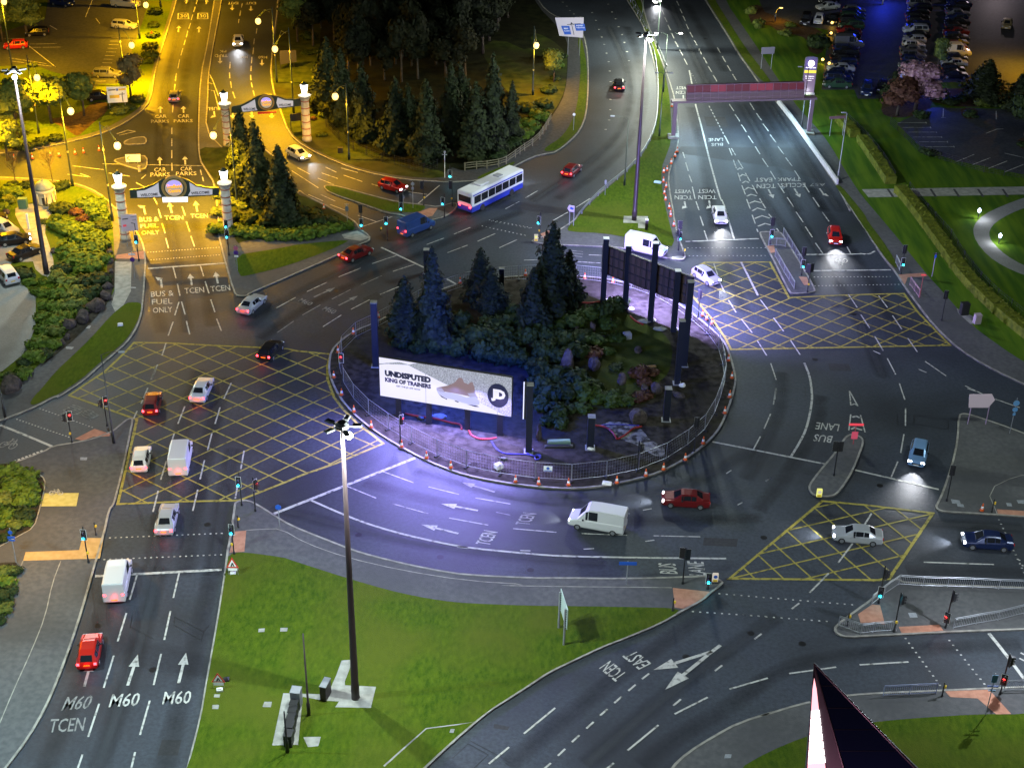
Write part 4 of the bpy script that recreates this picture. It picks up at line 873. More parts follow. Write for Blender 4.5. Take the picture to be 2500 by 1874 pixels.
# ---- lamps
def globe_lamp(base_s, top_s, globe_s, label, energy=600, group='globe street lamps along the roads', z=.12, r=.46, col=(1.0, .48, .003)):
    bs = pp(base_s)[0]; base = G(bs, z); H = max(3.5, hgt(bs, pp(top_s)[0]) - z)
    # globe sits in the vertical plane that faces the camera through the pole
    gp = onplane(pp(globe_s)[0], base, base + Vector((1, 0, 0)))
    gx, gz = gp.x - base.x, gp.z - z
    o = thing('street_lamp', label, 'street lamp', base, 0, group)
    p = MB(); p.lathe([(.20, 0), (.20, .9), (.13, 1.1), (.11, H * .5), (.075, H)], 10); p.build('pole', DGREEN, o, True)
    bd = MB()
    for f in (.36, .72): bd.tube((0, 0, H * f), (0, 0, H * f + .28), .125, .125, 10)
    bd.build('collar', mat('brass_collar', (.5, .4, .12), .5), o)
    a = MB(); top = H * .97; pts = [Vector((0, 0, top)) + Vector((gx * t, 0, (gz + r + .25 - top) * t + math.sin(t * math.pi) * .35)) for t in [k / 8 for k in range(9)]]
    a.path(pts, .035, 6); a.path([Vector((gx * .15, 0, top - .5)), Vector((gx * .5, 0, top - .05)), Vector((gx * .85, 0, gz + r + .3))], .025, 5)
    a.tube((gx, 0, gz + r * .7), (gx, 0, gz + r + .3), .16, .05, 10)
    a.build('bracket_arm', DGREEN, o)
    g_ = MB(); g_.ball((gx, 0, gz), r, 14, 10, (1, 1, 1.15)); g_.build('globe', E_SOD, o, True)
    light('lamp_light', 'SPOT', (gx, -.0, gz - r - .12), energy * 2.0, col, o, .05, None, rad(166), .8); light('lamp_light', 'POINT', (gx, -r - .12, gz), energy * .30, col, o, .05)
    return o
def mast(base_s, top_s, label, energy, lampdir=-20, lit=1, group='high masts lighting the roundabout', col=(.86, 1.0, .95)):
    bs = pp(base_s)[0]; base = G(bs, .12); H = hgt(bs, pp(top_s)[0]) - .12
    o = thing('light_mast', label, 'light mast', base, 0, group)
    p = MB(); p.lathe([(.34, 0), (.33, 1.5), (.30, 1.55), (.22, H * .5), (.13, H - .2)], 14); p.build('pole', BROWNP, o, True)
    d = MB(); d.tube((.0, 0, -.05), (.34, .0, -.05), .03, .03, 5) if 0 else None
    hb = MB(); hb.lathe([(.20, H - .35), (.50, H - .15), (.50, H + .1), (.30, H + .25)], 14); hb.build('head_ring', BLACK, o)
    for k in range(5):
        a = rad(lampdir + 20 + k * 72); M_ = Matrix.Rotation(a, 4, 'Z')
        f = MB(); f.box(.55, -.05, H - .15, .95, .05, H - .05, M_); f.box(.75, -.20, H - .12, 1.40, .20, H + .04, M_, b=.04); f.build('floodlight', BLACK, o)
    l = MB(); a = rad(lampdir); l.ball((.55 * math.cos(a), .55 * math.sin(a) - .35, H - .55), .28, 12, 8); l.build('lit_lamp', E_MAST, o, True)
    for da, fr in ((0, .55), (150, .45)):
        a2 = rad(lampdir + da); light('mast_light', 'POINT', (1.9 * math.cos(a2), 1.9 * math.sin(a2), H - .55), energy * fr, col, o, .06)
    return o

# ---- signs and boards
def uvquad(a, b, q):
    """four sight points on the vertical plane through ground points a, b"""
    return [onplane(p, a, b) for p in q]
def board(mb, q, th=.07, back=1):
    """prism from a 3-D quad q, thickened away from the camera"""
    n_ = (q[1] - q[0]).cross(q[3] - q[0]).normalized()
    if n_.dot(CAMP - q[0]) > 0: n_ = -n_
    n = len(q); w2 = [p + n_ * th for p in q]
    vs = [tuple(p) for p in q] + [tuple(p) for p in w2]
    fs = [tuple(range(n)), tuple(range(2 * n - 1, n - 1, -1))] + [(i, i + n, (i + 1) % n + n, (i + 1) % n) for i in range(n)]
    mb.add(vs, fs); return -n_
def rel(mb, base): mb.v = [(v[0] - base.x, v[1] - base.y, v[2] - base.z) for v in mb.v]; return mb
def signboard(bases, quad, label, face=None, post=GREYP, cat='road sign', name='road_sign', pr=.05, th=.06, z=.12, decor=None, group=None, backm=None):
    B = GG(bases); a = B[0]; b = B[1] if len(B) > 1 else B[0] + Vector((1, 0, 0))
    q = uvquad(a, b, pp(quad)); base = Vector((a.x, a.y, z)); o = thing(name, label, cat, base, 0, group)
    m = MB(); n_ = board(m, q, th); rel(m, base).build('sign_panel', face or WHITEP, o)
    zt = max(p.z for p in q)
    for p in B:
        zz = zt - .1
        pm = MB(); c = Vector((p.x, p.y, 0)) - n_ * (th + pr + .005); pm.tube((c.x, c.y, z), (c.x, c.y, zz), pr, pr, 8); rel(pm, base).build('post', post, o)
    if decor:
        U, V = q[1] - q[0], q[3] - q[0]
        for nm, mt, items in decor:
            dm = MB()
            for it in items:
                if it[0] == 'T':
                    _, tx, u, v, w_, h_ = it; text_on(dm, tx, q[0] + U * u + V * (v + h_), U * w_, V * -h_, .03, n_ * .018)
                elif it[0] == 'P':
                    dm.add([q[0] + U * u + V * v + n_ * .012 for u, v in it[1]], [tuple(range(len(it[1])))])
                elif it[0] == 'L':
                    pts = it[1]; w_ = it[2]
                    for (u0, v0), (u1, v1) in zip(pts, pts[1:]):
                        A, Bq = q[0] + U * u0 + V * v0, q[0] + U * u1 + V * v1; dd = (Bq - A).normalized(); e = dd.cross(n_) * w_ / 2
                        dm.add([A - e + n_ * .015, A + e + n_ * .015, Bq + e + n_ * .015, Bq - e + n_ * .015], [(0, 1, 2, 3)])
            rel(dm, base).build(nm, mt, o)
    return o
def polesign(base_s, top_s, label, discs, post=GREYP, r=.04, z=.12, cat='road sign', name='road_sign', group=None):
    """pole with small plates facing the camera: (height fraction, shape, w, h, material)"""
    bs, tp = pp(base_s)[0], pp(top_s)[0]; base = G(bs, z); H = max(.8, hgt(bs, tp) - z)
    o = thing(name, label, cat, base, 0, group); p = MB(); p.tube((0, 0, 0), (0, 0, H), r, r, 8); p.build('post', post, o)
    for i, (f, sh, w_, h_, mt) in enumerate(discs):
        d = MB()
        if sh == 'disc': d.tube((0, -r - .035, H * f), (0, -r - .005, H * f), w_, w_, 18)
        elif sh == 'tri': d.add([(-w_, -r - .03, H * f - h_ / 2), (w_, -r - .03, H * f - h_ / 2), (0, -r - .03, H * f + h_ / 2), (-w_, -r - .01, H * f - h_ / 2), (w_, -r - .01, H * f - h_ / 2), (0, -r - .01, H * f + h_ / 2)], [(0, 1, 2), (5, 4, 3), (0, 3, 4, 1), (1, 4, 5, 2), (2, 5, 3, 0)])
        else: d.box(-w_, -r - .04, H * f - h_ / 2, w_, -r - .005, H * f + h_ / 2)
        if i and (f, sh) == (discs[i - 1][0], discs[i - 1][1]): d.v = [(v[0], v[1] - .012 * i, v[2]) for v in d.v]
        d.build('sign_plate', mt, o)
    return o

# ---- fences, rails, cones
def guard_rail(s, label, h=1.05, m=GALV, z=.13, every=2.0, bars=True, group='pedestrian guard rails'):
    P = GG(s, z); base = P[0].copy(); o = thing('guard_rail', label, 'guard rail', base, 0, group)
    rl = MB(); br = MB()
    for a, b in zip(P, P[1:]):
        for zz in (h, h - .14, .12): rl.tube(a + Vector((0, 0, zz)), b + Vector((0, 0, zz)), .028, .028, 6)
        L = (b - a).length; n = max(1, round(L / every))
        for k in range(n + 1):
            if k == 0 and a is not P[0]: continue
            c = a.lerp(b, k / n); pm = MB(); pm.tube(c - Vector((0, 0, .05)), c + Vector((0, 0, h)), .035, .035, 6); rel(pm, base).build('post', m, o)
        if bars:
            nb = int(L / .16)
            for k in range(1, nb):
                c = a.lerp(b, k / nb); br.tube(c + Vector((0, 0, .12)), c + Vector((0, 0, h - .14)), .012, .012, 4, cap=False)
    rel(rl, base).build('rail', m, o)
    if bars and br.v: rel(br, base).build('infill_bars', m, o)
    return o
def cone_proto():
    o = []
    b = MB(); b.box(-.26, -.26, 0, .26, .26, .05, b=.01); o.append(('base', b.mesh('base', mat('cone_base', (.09, .05, .04), .8))))
    c = MB(); c.lathe([(.20, .05), (.145, .3)], 12); c.lathe([(.095, .56), (.045, .85), (.03, .86)], 12); o.append(('cone_body', c.mesh('cone_body', ORANGEP, True)))
    s = MB(); s.lathe([(.147, .3), (.097, .56)], 12); o.append(('reflective_band', s.mesh('reflective_band', REFL, True)))
    return o
CONE = cone_proto()
def cone(pos, label, z=.008, group='orange and white traffic cones'):
    o = thing('traffic_cone', label, 'traffic cone', (pos.x, pos.y, z), rnd(0, 1.5), group)
    for n_, me in CONE: inst(n_, me, o)
    return o
def rock_mesh(seed):
    random.seed(seed); b = MB(); b.ball((0, 0, .35), .6, 9, 6); ph = [rnd(0, 6) for _ in range(4)]
    b.v = [(x * (1 + .22 * math.sin(3 * z + ph[0]) + .15 * math.sin(4 * y + ph[1])), y * (1 + .2 * math.sin(4 * x + ph[2])), max(-.1, z * (1 + .2 * math.sin(5 * x + ph[3])))) for x, y, z in b.v]
    return b.mesh('rock', nmat('boulder_stone_%d' % seed, (.035, .030, .028), (.095, .075, .065), 2.5, .9, .7, 5, spec=.2))
ROCKS = [rock_mesh(k) for k in (3, 4, 5)]
def rock(pos, r, label, sc=(1, 1, 1), z=.12, group='boulders'):
    o = inst('boulder', random.choice(ROCKS), None, (pos.x, pos.y, z), (0, 0, rnd(0, 6)), (r * 1.6 * sc[0], r * 1.6 * sc[1], r * 1.6 * sc[2])); return tag(o, label, 'boulder', group)
def cabinet(s, wd, dp, h, label, m=GREYP, ang=0, z=.16, cat='utility cabinet', group=None, top=None):
    b0 = G(pp(s)[0], z); o = thing('utility_cabinet', label, cat, b0, ang, group)
    b = MB(); b.box(-wd / 2, -dp / 2, 0, wd / 2, dp / 2, h - .06, b=.02); b.build('body', m, o)
    t = MB(); t.box(-wd / 2 - .03, -dp / 2 - .03, h - .06, wd / 2 + .03, dp / 2 + .03, h, b=.015); t.build('lid', top or m, o)
    d = MB(); d.box(-wd / 2 + .05, -dp / 2 - .012, .08, -.02, -dp / 2 + .01, h - .12); d.box(.02, -dp / 2 - .012, .08, wd / 2 - .05, -dp / 2 + .01, h - .12); d.build('door', m, o)
    return o
# ============================================================ placing things
def Pz(s, z=.12): return G(pp(s)[0], z)
# ---- roundabout island: columns and LED billboards
def box_column(base_s, top_s, label, sz=.62, m=DARKBLUE, wrap=False):
    b0 = Pz(base_s, .14); H = hgt(pp(base_s)[0], pp(top_s)[0]) - .14
    o = thing('steel_column', label, 'steel column', b0, 0, 'dark steel columns on the island')
    b = MB(); b.box(-sz / 2, -sz / 2, 0, sz / 2, sz / 2, H, b=.03); b.build('shaft', m, o)
    t = MB(); t.box(-sz / 2 - .03, -sz / 2 - .03, H, sz / 2 + .03, sz / 2 + .03, H + .06); t.build('cap_plate', M_SLAB if not wrap else WHITEP, o)
    f = MB(); f.box(-sz / 2 - .15, -sz / 2 - .15, -.02, sz / 2 + .15, sz / 2 + .15, .07); f.build('base_plate', GREYP, o)
    return o
box_column('11 1003,1400', '11 985,900', 'tall dark column left of the trainer billboard', .66)
box_column('22 285,638', '22 288,112', 'tall dark column right of the trainer billboard', .62)
box_column('22 760,610', '22 768,358', 'short dark column behind the near cones, right of the green casing', .70)
box_column('22 1345,395', '22 1350,140', 'short dark column beside the boulders on the right of the island', .66)
box_column('12 1430,1535', '12 1457,1040', 'tall dark column nearest the camera right of the rear billboard', .60)
box_column('12 1482,1395', '12 1520,740', 'tallest dark column, right end of the rear billboard', .66)
box_column('12 75,862', '12 78,640', 'short dark column at the back of the island right of the single conifer', .60)
box_column('11 1395,680', '11 1397,495', 'dark column at the back of the island behind the tallest left conifer', .66)

def emis(name, c, s=1.0, base=None): return mat(name, base or (.03, .03, .03), .6, emit=c, es=s)
def billboard_front():
    a, b = GG('21 1415,415 1960,505'); d = (b - a).normalized(); n_ = Vector((d.y, -d.x, 0))
    if n_.dot(CAMP - a) < 0: n_ = -n_
    a2, b2 = a + n_ * .55, b + n_ * .55
    q = uvquad(a2, b2, pp('11 1027,1308 2055,1508 21 2053,390 1030,190')); q = [q[0], q[1], q[2], q[3]]
    # square the panel up: vertical sides, level edges
    zt = (q[0].z + q[1].z) / 2; zb = (q[2].z + q[3].z) / 2; xl = (q[0] + q[3]) / 2; xr = (q[1] + q[2]) / 2
    q = [Vector((xl.x, xl.y, zt)), Vector((xr.x, xr.y, zt)), Vector((xr.x, xr.y, zb)), Vector((xl.x, xl.y, zb))]
    base = Vector((a.x, a.y, .14)); o = thing('led_billboard', 'big lit billboard showing a pink trainer and the words king of trainers', 'billboard', base, 0, None)
    U, V = q[1] - q[0], q[3] - q[0]
    m = MB(); board(m, q, .32); rel(m, base).build('cabinet', BLACK, o)
    def P(u, v, e): return q[0] + U * u + V * v + n_ * e
    def layer(nm, mt, polys, e):
        L = MB()
        for pl in polys:
            PV = [Vector((u, v, 0)) for u, v in pl]; tr = tessellate_polygon([PV])
            vs = [P(u, v, e) for u, v in pl]; fs = []
            for t in tr:
                A, B, C_ = (vs[i] for i in t); fs.append(tuple(t) if (B - A).cross(C_ - A).dot(n_) > 0 else tuple(reversed(t)))
            L.add(vs, fs)
        return rel(L, base).build(nm, mt, o)
    scr = layer('screen', SCRW, [[(0.004, .01), (.996, .01), (.996, .99), (.004, .99)]], .02)
    layer('picture_background', SCRG, [[(.22, .09), (.29, .01), (.996, .01), (.996, .99), (.955, .99), (.50, .42)], [(0.004, .17), (.20, .10), (.235, .085), (.16, .05), (0.004, .20)]], .03)
    # circle and lettering
    circ = [(.896 + .078 * math.cos(t * math.pi / 16), .505 + .30 * math.sin(t * math.pi / 16)) for t in range(32)]
    layer('logo_disc', SCRK, [circ], .04)
    T = MB(); text_on(T, 'JD', P(.846, .66, .05), U * .105, V * -.31, .075); 
    rel(T, base).build('logo_letters', SCRW, o)
    for tx, u, v, w_, h_, bd in (('UNDISPUTED', .045, .46, .35, .155, .075), ('KING OF TRAINERS', .045, .605, .35, .115, .065), ('GET THE JD APP NOW', .13, .70, .185, .05, .03)):
        T = MB(); text_on(T, tx, P(u, v, .05), U * w_, V * -h_, bd); rel(T, base).build('lettering', SCRK, o)
    # trainer picture
    def S(pts): return [(.437 + x * .322, .20 + y * .68) for x, y in pts]
    layer('shoe_picture_upper', SCRP, [S([(.0, .52), (.10, .46), (.28, .36), (.42, .22), (.52, .02), (.58, 0), (.62, .06), (.64, .16), (.74, .20), (.80, .10), (.84, .10), (.88, .26), (.90, .50), (.92, .66), (.70, .64), (.45, .62), (.20, .62), (.06, .62)])], .04)
    layer('shoe_picture_toe', SCRL, [S([(.0, .52), (.12, .50), (.20, .64), (.08, .66), (0, .60)])], .045); layer('shoe_picture_heel', SCRL, [S([(.72, .54), (.90, .48), (.96, .66), (.80, .70)])], .045)
    layer('shoe_picture_sole', SCRB, [S([(0, .60), (.08, .66), (.30, .62), (.50, .64), (.70, .70), (.92, .62), (1.0, .80), (1.0, .88), (.90, .96), (.60, .92), (.40, .86), (.20, .84), (.04, .72)])], .05)
    for pq in ([(.04, .73), (.20, .85), (.25, .86), (.24, .90), (.12, .84)], [(.42, .88), (.52, .90), (.51, .94), (.44, .92)], [(.70, .95), (.95, .95), (1.0, .98), (.9, 1.0)]): layer('shoe_picture_shadow', SCRK, [S(pq)], .055)
    # posts behind, feet as seen under the panel
    for s in ('21 1182,365', '21 1415,415', '21 1710,460', '21 1960,505'):
        c = Pz(s, .14); m = MB(); m.box(c.x - .3, c.y - .3, .1, c.x + .3, c.y + .3, zt - .3, b=.02); rel(m, base).build('post', DARKBLUE, o)
    for k in range(6):
        u = (k + .5) / 6; c = P(u, .30, .35)
        l = light('screen_and_fill_light', 'SPOT', c - base, 9000, (.34, .29, 1.0), o, .05, None, rad(165), .6)
        dirv = (n_ * 1.0 + Vector((0, 0, -.62))).normalized(); l.rotation_euler = dirv.to_track_quat('-Z', 'Y').to_euler()
    # added blue lamps hidden behind the panel, for a blue glow on the trees
    for k in range(3):
        c = P((k + 1.2) / 3.8, .05, -3.2); light('screen_and_fill_light', 'POINT', c - base, 7000, (.03, .08, 1.0), o, .05)
    return o
SCRW = emis('screen_white', (.86, .84, 1.06), 1.0, (.03, .03, .03)); SCRG = nmat('screen_grey', (.2, .2, .2), (.3, .3, .3), 9)
_n = SCRG.node_tree; _b = _n.nodes['Principled BSDF']; _r = [x for x in _n.nodes if x.type == 'VALTORGB'][0]
_r.color_ramp.elements[0].color = (.13, .13, .16, 1); _r.color_ramp.elements[1].color = (.30, .30, .34, 1); _n.links.new(_r.outputs[0], _b.inputs['Emission Color']); _b.inputs['Emission Strength'].default_value = 1.0
_b.inputs['Base Color'].default_value = (.03, .03, .03, 1)
SCRK = emis('screen_ink', (.006, .008, .05), 1.0, (.01, .01, .01)); SCRP = emis('screen_pink', (.25, .165, .175), 1.0); SCRL = emis('screen_lilac', (.38, .36, .52), 1.0); SCRB = emis('screen_bright', (.50, .52, .95), 1.0)
billboard_front()
def billboard_back():
    a, b = GG('12 875,900 1240,1045', .14); q = uvquad(a, b, pp('12 860,470 1548,705 1543,928 848,690')); base = Vector((a.x, a.y, .14))
    zt = (q[0].z + q[1].z) / 2; zb = (q[2].z + q[3].z) / 2; xl = (q[0] + q[3]) / 2; xr = (q[1] + q[2]) / 2
    q = [Vector((xl.x, xl.y, zt)), Vector((xr.x, xr.y, zt)), Vector((xr.x, xr.y, zb)), Vector((xl.x, xl.y, zb))]
    o = thing('led_billboard', 'large billboard seen from behind with brown cabinet backs', 'billboard', base)
    m = MB(); n_ = board(m, q, .30); rel(m, base).build('cabinet', mat('cabinet_back', (.050, .032, .026), .6), o)
    U, V = q[1] - q[0], q[3] - q[0]; g_ = MB()
    for k in range(1, 16):
        for v0, v1 in ((.04, .30), (.36, .62), (.68, .96)):
            c0 = q[0] + U * ((k - .62) / 16) + V * v0; 
            e = U / 16 * .55; f_ = V * (v1 - v0)
            mm = [c0, c0 + e, c0 + e + f_, c0 + f_]; mm2 = [p + n_ * .05 for p in mm]
            g_.add(mm2, [(0, 1, 2, 3)]); g_.add(mm + mm2, [(0, 4, 5, 1), (1, 5, 6, 2), (2, 6, 7, 3), (3, 7, 4, 0)])
    rel(g_, base).build('service_panels', mat('service_panel', (.085, .05, .042), .6), o)
    fr = MB()
    for v in (0, .33, .65, 1):
        A, B_ = q[0] + V * v + n_ * .04, q[1] + V * v + n_ * .04; fr.tube(A, B_, .05, .05, 4)
    for k in range(5):
        A = q[0] + U * k / 4 + n_ * .04; fr.tube(A, A + V, .05, .05, 4)
    rel(fr, base).build('frame', BLACK, o)
    s = MB(); qq = [p - n_ * .31 for p in q]; s.add(qq, [(0, 1, 2, 3)]); rel(s, base).build('screen', emis('screen_face', (.55, .45, 1.0), 1.6), o)
    for k, s_ in enumerate(('12 878,897 905,398', '12 1048,945 1072,452', '12 1243,1045 1283,432', '12 1420,1120 1452,645')):
        c = Pz('12 ' + s_.split()[1], .14); H = hgt(*pp(s_)); m = MB()
        c = c + n_ * .5; m.box(c.x - .32, c.y - .32, .1, c.x + .32, c.y + .32, H, b=.02); rel(m, base).build('post', DARKBLUE, o)
        t = MB(); t.box(c.x - .34, c.y - .34, H, c.x + .34, c.y + .34, H + .06); rel(t, base).build('post_cap', WHITEP, o)
    for k in range(7):
        u = (k + .5) / 7; c = q[0] + U * u + V * .35 - n_ * .6
        l = light('screen_and_fill_light', 'SPOT', c - base, 11000, (.38, .32, 1.0), o, .05, None, rad(165), .6)
        dirv = (-n_ + Vector((0, 0, -.7))).normalized(); l.rotation_euler = dirv.to_track_quat('-Z', 'Y').to_euler()
billboard_back()
# edge-on third screen on the column right of the trainer board
def billboard_side():
    a = Pz('22 285,638', .14); q0 = onplane(pp('22 268,110')[0], a, a + Vector((1, 0, 0))); q1 = onplane(pp('22 262,378')[0], a, a + Vector((1, 0, 0)))
    d = Vector((a.x, a.y, 0)).normalized()   # panel runs straight away from the viewer
    o = thing('light_strip', 'glowing white strip on the tall dark column right of the trainer billboard', 'light strip', (a.x - .50, a.y - .28, q1.z))
    H = q0.z - q1.z; m = MB(); pts = [(-.14, 0), (.14, 0)]
    e = d * .55; nn = Vector((-d.y, d.x, 0)); 
    def cr(w0, w1, z0, z1, y0=0.0):
        s0 = d * y0; A = nn * w0; B = nn * w1
        return [(s0 + A) , (s0 + B), (e + B), (e + A)], z0, z1
    P_, z0, z1 = cr(-.16, .06, 0, H); m.poly([(p.x, p.y) for p in P_], z0, z1, bottom=True); m.build('cabinet', BLACK, o)
    f = MB(); P_, z0, z1 = cr(.065, .16, .02, H - .02); f.poly([(p.x, p.y) for p in P_], z0, z1, bottom=True); f.build('screen', emis('screen_side', (.72, .74, 1.0), 1.6), o)
    for k in range(2):
        c = d * (.1 + .3 * k) + nn * .6 + Vector((0, 0, .6)); l = light('screen_and_fill_light', 'SPOT', c, 700, (.42, .33, 1.0), o, .05, None, rad(160), .6)
        dirv = (nn + Vector((0, 0, -.9))).normalized(); l.rotation_euler = dirv.to_track_quat('-Z', 'Y').to_euler()
billboard_side()

# ---- trees, shrubs, hedges
CG = 'conifers standing around the roundabout'
def con(s, label, key='con1', m=None, wid=None, group=CG, z=.13, name='conifer_tree'):
    b, t = pp(s); H = hgt(b, t); random.seed(int(b[0] * 7 + b[1]))
    return plant_tree(name, label, 'tree', G(b), H, key + ('i' if group == CG else ''), m or (LM_ICON if group == CG else LM_CON), 'con', {'con1': 1, 'con2': 2, 'con3': 3}.get(key[:4], 5), (wid or H * .13) / 1.0 if False else (wid / 1.75 if wid else None), group, z)
con('11 1228,1200 1218,708', 'left conifer of the three on the near side of the island', 'con1', wid=2.1)
con('11 1448,1250 1436,480', 'tallest left conifer on the island, beside the dark column', 'con2', wid=2.6)
con('11 1815,925 1818,486', 'lone conifer at the back of the island between two dark columns', 'con3', wid=2.5)
con('12 440,1010 538,262', 'tallest conifer in the middle of the island, left of the rear billboard', 'con1', wid=3.1)
con('12 570,950 560,500', 'shorter conifer touching the right flank of the tallest island conifer', 'con2', wid=2.3)
con('12 330,1130 345,640', 'conifer in front of the tallest island conifer', 'con3', wid=2.2)
con('12 0,1000 0,630', 'small conifer behind the dark shrubs at the island centre', 'con3', wid=2.0)
for i, (s, l) in enumerate((('01 640,880 618,285', 'leftmost tall conifer on the wooded bank'), ('01 755,975 735,370', 'second conifer from the left on the wooded bank, behind the globe lamp'), ('01 915,1095 900,470', 'third conifer from the left on the wooded bank'), ('01 1145,1180 1150,585', 'lit conifer at the middle of the wooded bank'), ('01 1400,1250 1385,600', 'conifer above the red hatchback, lit from the left'),
                            ('01 1765,1235 1745,620', 'broad conifer left of the timber fence'), ('01 1900,1180 1885,405', 'tallest conifer above the timber fence'), ('01 2042,1080 2035,620', 'rightmost small conifer above the timber fence'), ('01 1580,1120 1560,480', 'dark conifer standing in shade right of the lit ones'), ('01 1660,1000 1650,470', 'dark conifer behind the broad one above the timber fence'), ('01 1260,1120 1250,640', 'dark conifer between the two lit middle ones'))):
    con(s, l, 'con%d' % (i % 3 + 1), wid=[2.9, 3.0, 2.8, 2.7, 3.0, 3.1, 2.6, 1.9, 2.8, 2.8, 2.4][i], group='conifers on the wooded bank')
con('00 1878,1500 1865,845', 'left conifer of the three beside the right gate column', 'con2', wid=2.5, group='conifers between the gates')
con('01 105,1590 100,915', 'middle conifer of the three beside the right gate column', 'con1', wid=2.6, group='conifers between the gates')
con('11 285,300 01 280,1105', 'right conifer of the three beside the right gate column', 'con3', wid=2.9, group='conifers between the gates')
con('03 1885,770 1912,450', 'pointed conifer left of the hotel entrance drive', 'con1', wid=4.0, group='conifers by the hotel car park')
con('03 2215,850 2225,520', 'pointed conifer at the right edge beside the hotel drive', 'con2', wid=4.4, group='conifers by the hotel car park')
con('03 1195,770 1215,545', 'narrow dark conifer behind the pink blossom tree', 'con3', wid=2.2, group='conifers by the hotel car park')
def bl(s, h, wd, label, key, m, name='broadleaf_tree', group='broadleaf trees by the car park'):
    b = pp(s)[0]; random.seed(int(b[0] * 3 + b[1])); return plant_tree(name, label, 'tree', G(b), h, key, m, 'tree', sum(map(ord, key)), wd / 2.4, group)
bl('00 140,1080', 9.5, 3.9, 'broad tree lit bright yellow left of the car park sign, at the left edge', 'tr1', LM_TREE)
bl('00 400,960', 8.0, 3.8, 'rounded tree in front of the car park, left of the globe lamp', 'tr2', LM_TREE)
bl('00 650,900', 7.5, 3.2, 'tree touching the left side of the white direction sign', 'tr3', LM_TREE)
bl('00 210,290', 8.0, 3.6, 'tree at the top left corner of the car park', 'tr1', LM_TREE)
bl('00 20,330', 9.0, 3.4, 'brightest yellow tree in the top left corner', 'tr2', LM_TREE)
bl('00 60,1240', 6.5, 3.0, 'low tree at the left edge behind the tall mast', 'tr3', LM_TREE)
bl('00 1010,760', 7.0, 2.6, 'orange budding tree right of the white direction sign', 'tr1t', LM_TWIG)
bl('01 400,330', 10, 3.6, 'yellow-lit tree at the top of the wooded bank beside the exit road', 'tr2', LM_TREE, group='trees on the wooded bank')
bl('02 480,640', 6.0, 2.3, 'small tree lit orange by the starburst lamp', 'tr3', LM_TREE, group='trees on the wooded bank')
k = 0
random.seed(11); WOOD = []
for row in range(8):
    for c_ in range(11):
        x = 560 + c_ * 150 + rnd(-50, 50) + (row % 2) * 60; y = -140 + row * 92 + rnd(-25, 25)
        if y > 560 or (x > 1700 and y > 330) or (x > 1950 and y > 160) or (x > 2120) or (x < 760 and y > 260): continue
        WOOD.append((x, y, row, c_))
for i, (x, y, row, c_) in enumerate(WOOD):
    if y < -60: continue
    random.seed(i * 13); nth = sum(1 for q in WOOD if q[2] == row and q[0] <= x)
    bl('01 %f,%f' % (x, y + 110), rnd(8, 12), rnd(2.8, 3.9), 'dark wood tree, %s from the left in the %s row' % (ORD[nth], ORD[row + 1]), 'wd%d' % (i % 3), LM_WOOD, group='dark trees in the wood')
for s, l in (('00 120,1420', 'left bare sapling behind the domed kiosk'), ('00 405,1395', 'bare sapling right of the domed kiosk')):
    plant_tree('bare_sapling', l, 'tree', Pz(s), 5.2, 'bare', LM_TWIG, 'bare', 4, None, 'bare saplings by the kiosk')
bl('03 2215,1050', 7.0, 3.8, 'round dark tree at the right edge of the small car park', 'tr2d', LM_DSHRUB, group='trees by the hotel car park')
bl('03 1370,860', 7.6, 4.6, 'pink blossom tree beside the hotel car park', 'tr1p', LM_PINK, 'blossom_tree', 'trees by the hotel car park')
bl('03 1230,900', 6.2, 3.7, 'copper leaved tree left of the pink blossom tree', 'tr3r', LM_RED, 'copper_tree', 'trees by the hotel car park')
bl('03 1540,560', 6.5, 2.0, 'thin tree between the hotel car park rows', 'tr3', LM_DSHRUB, group='trees by the hotel car park')

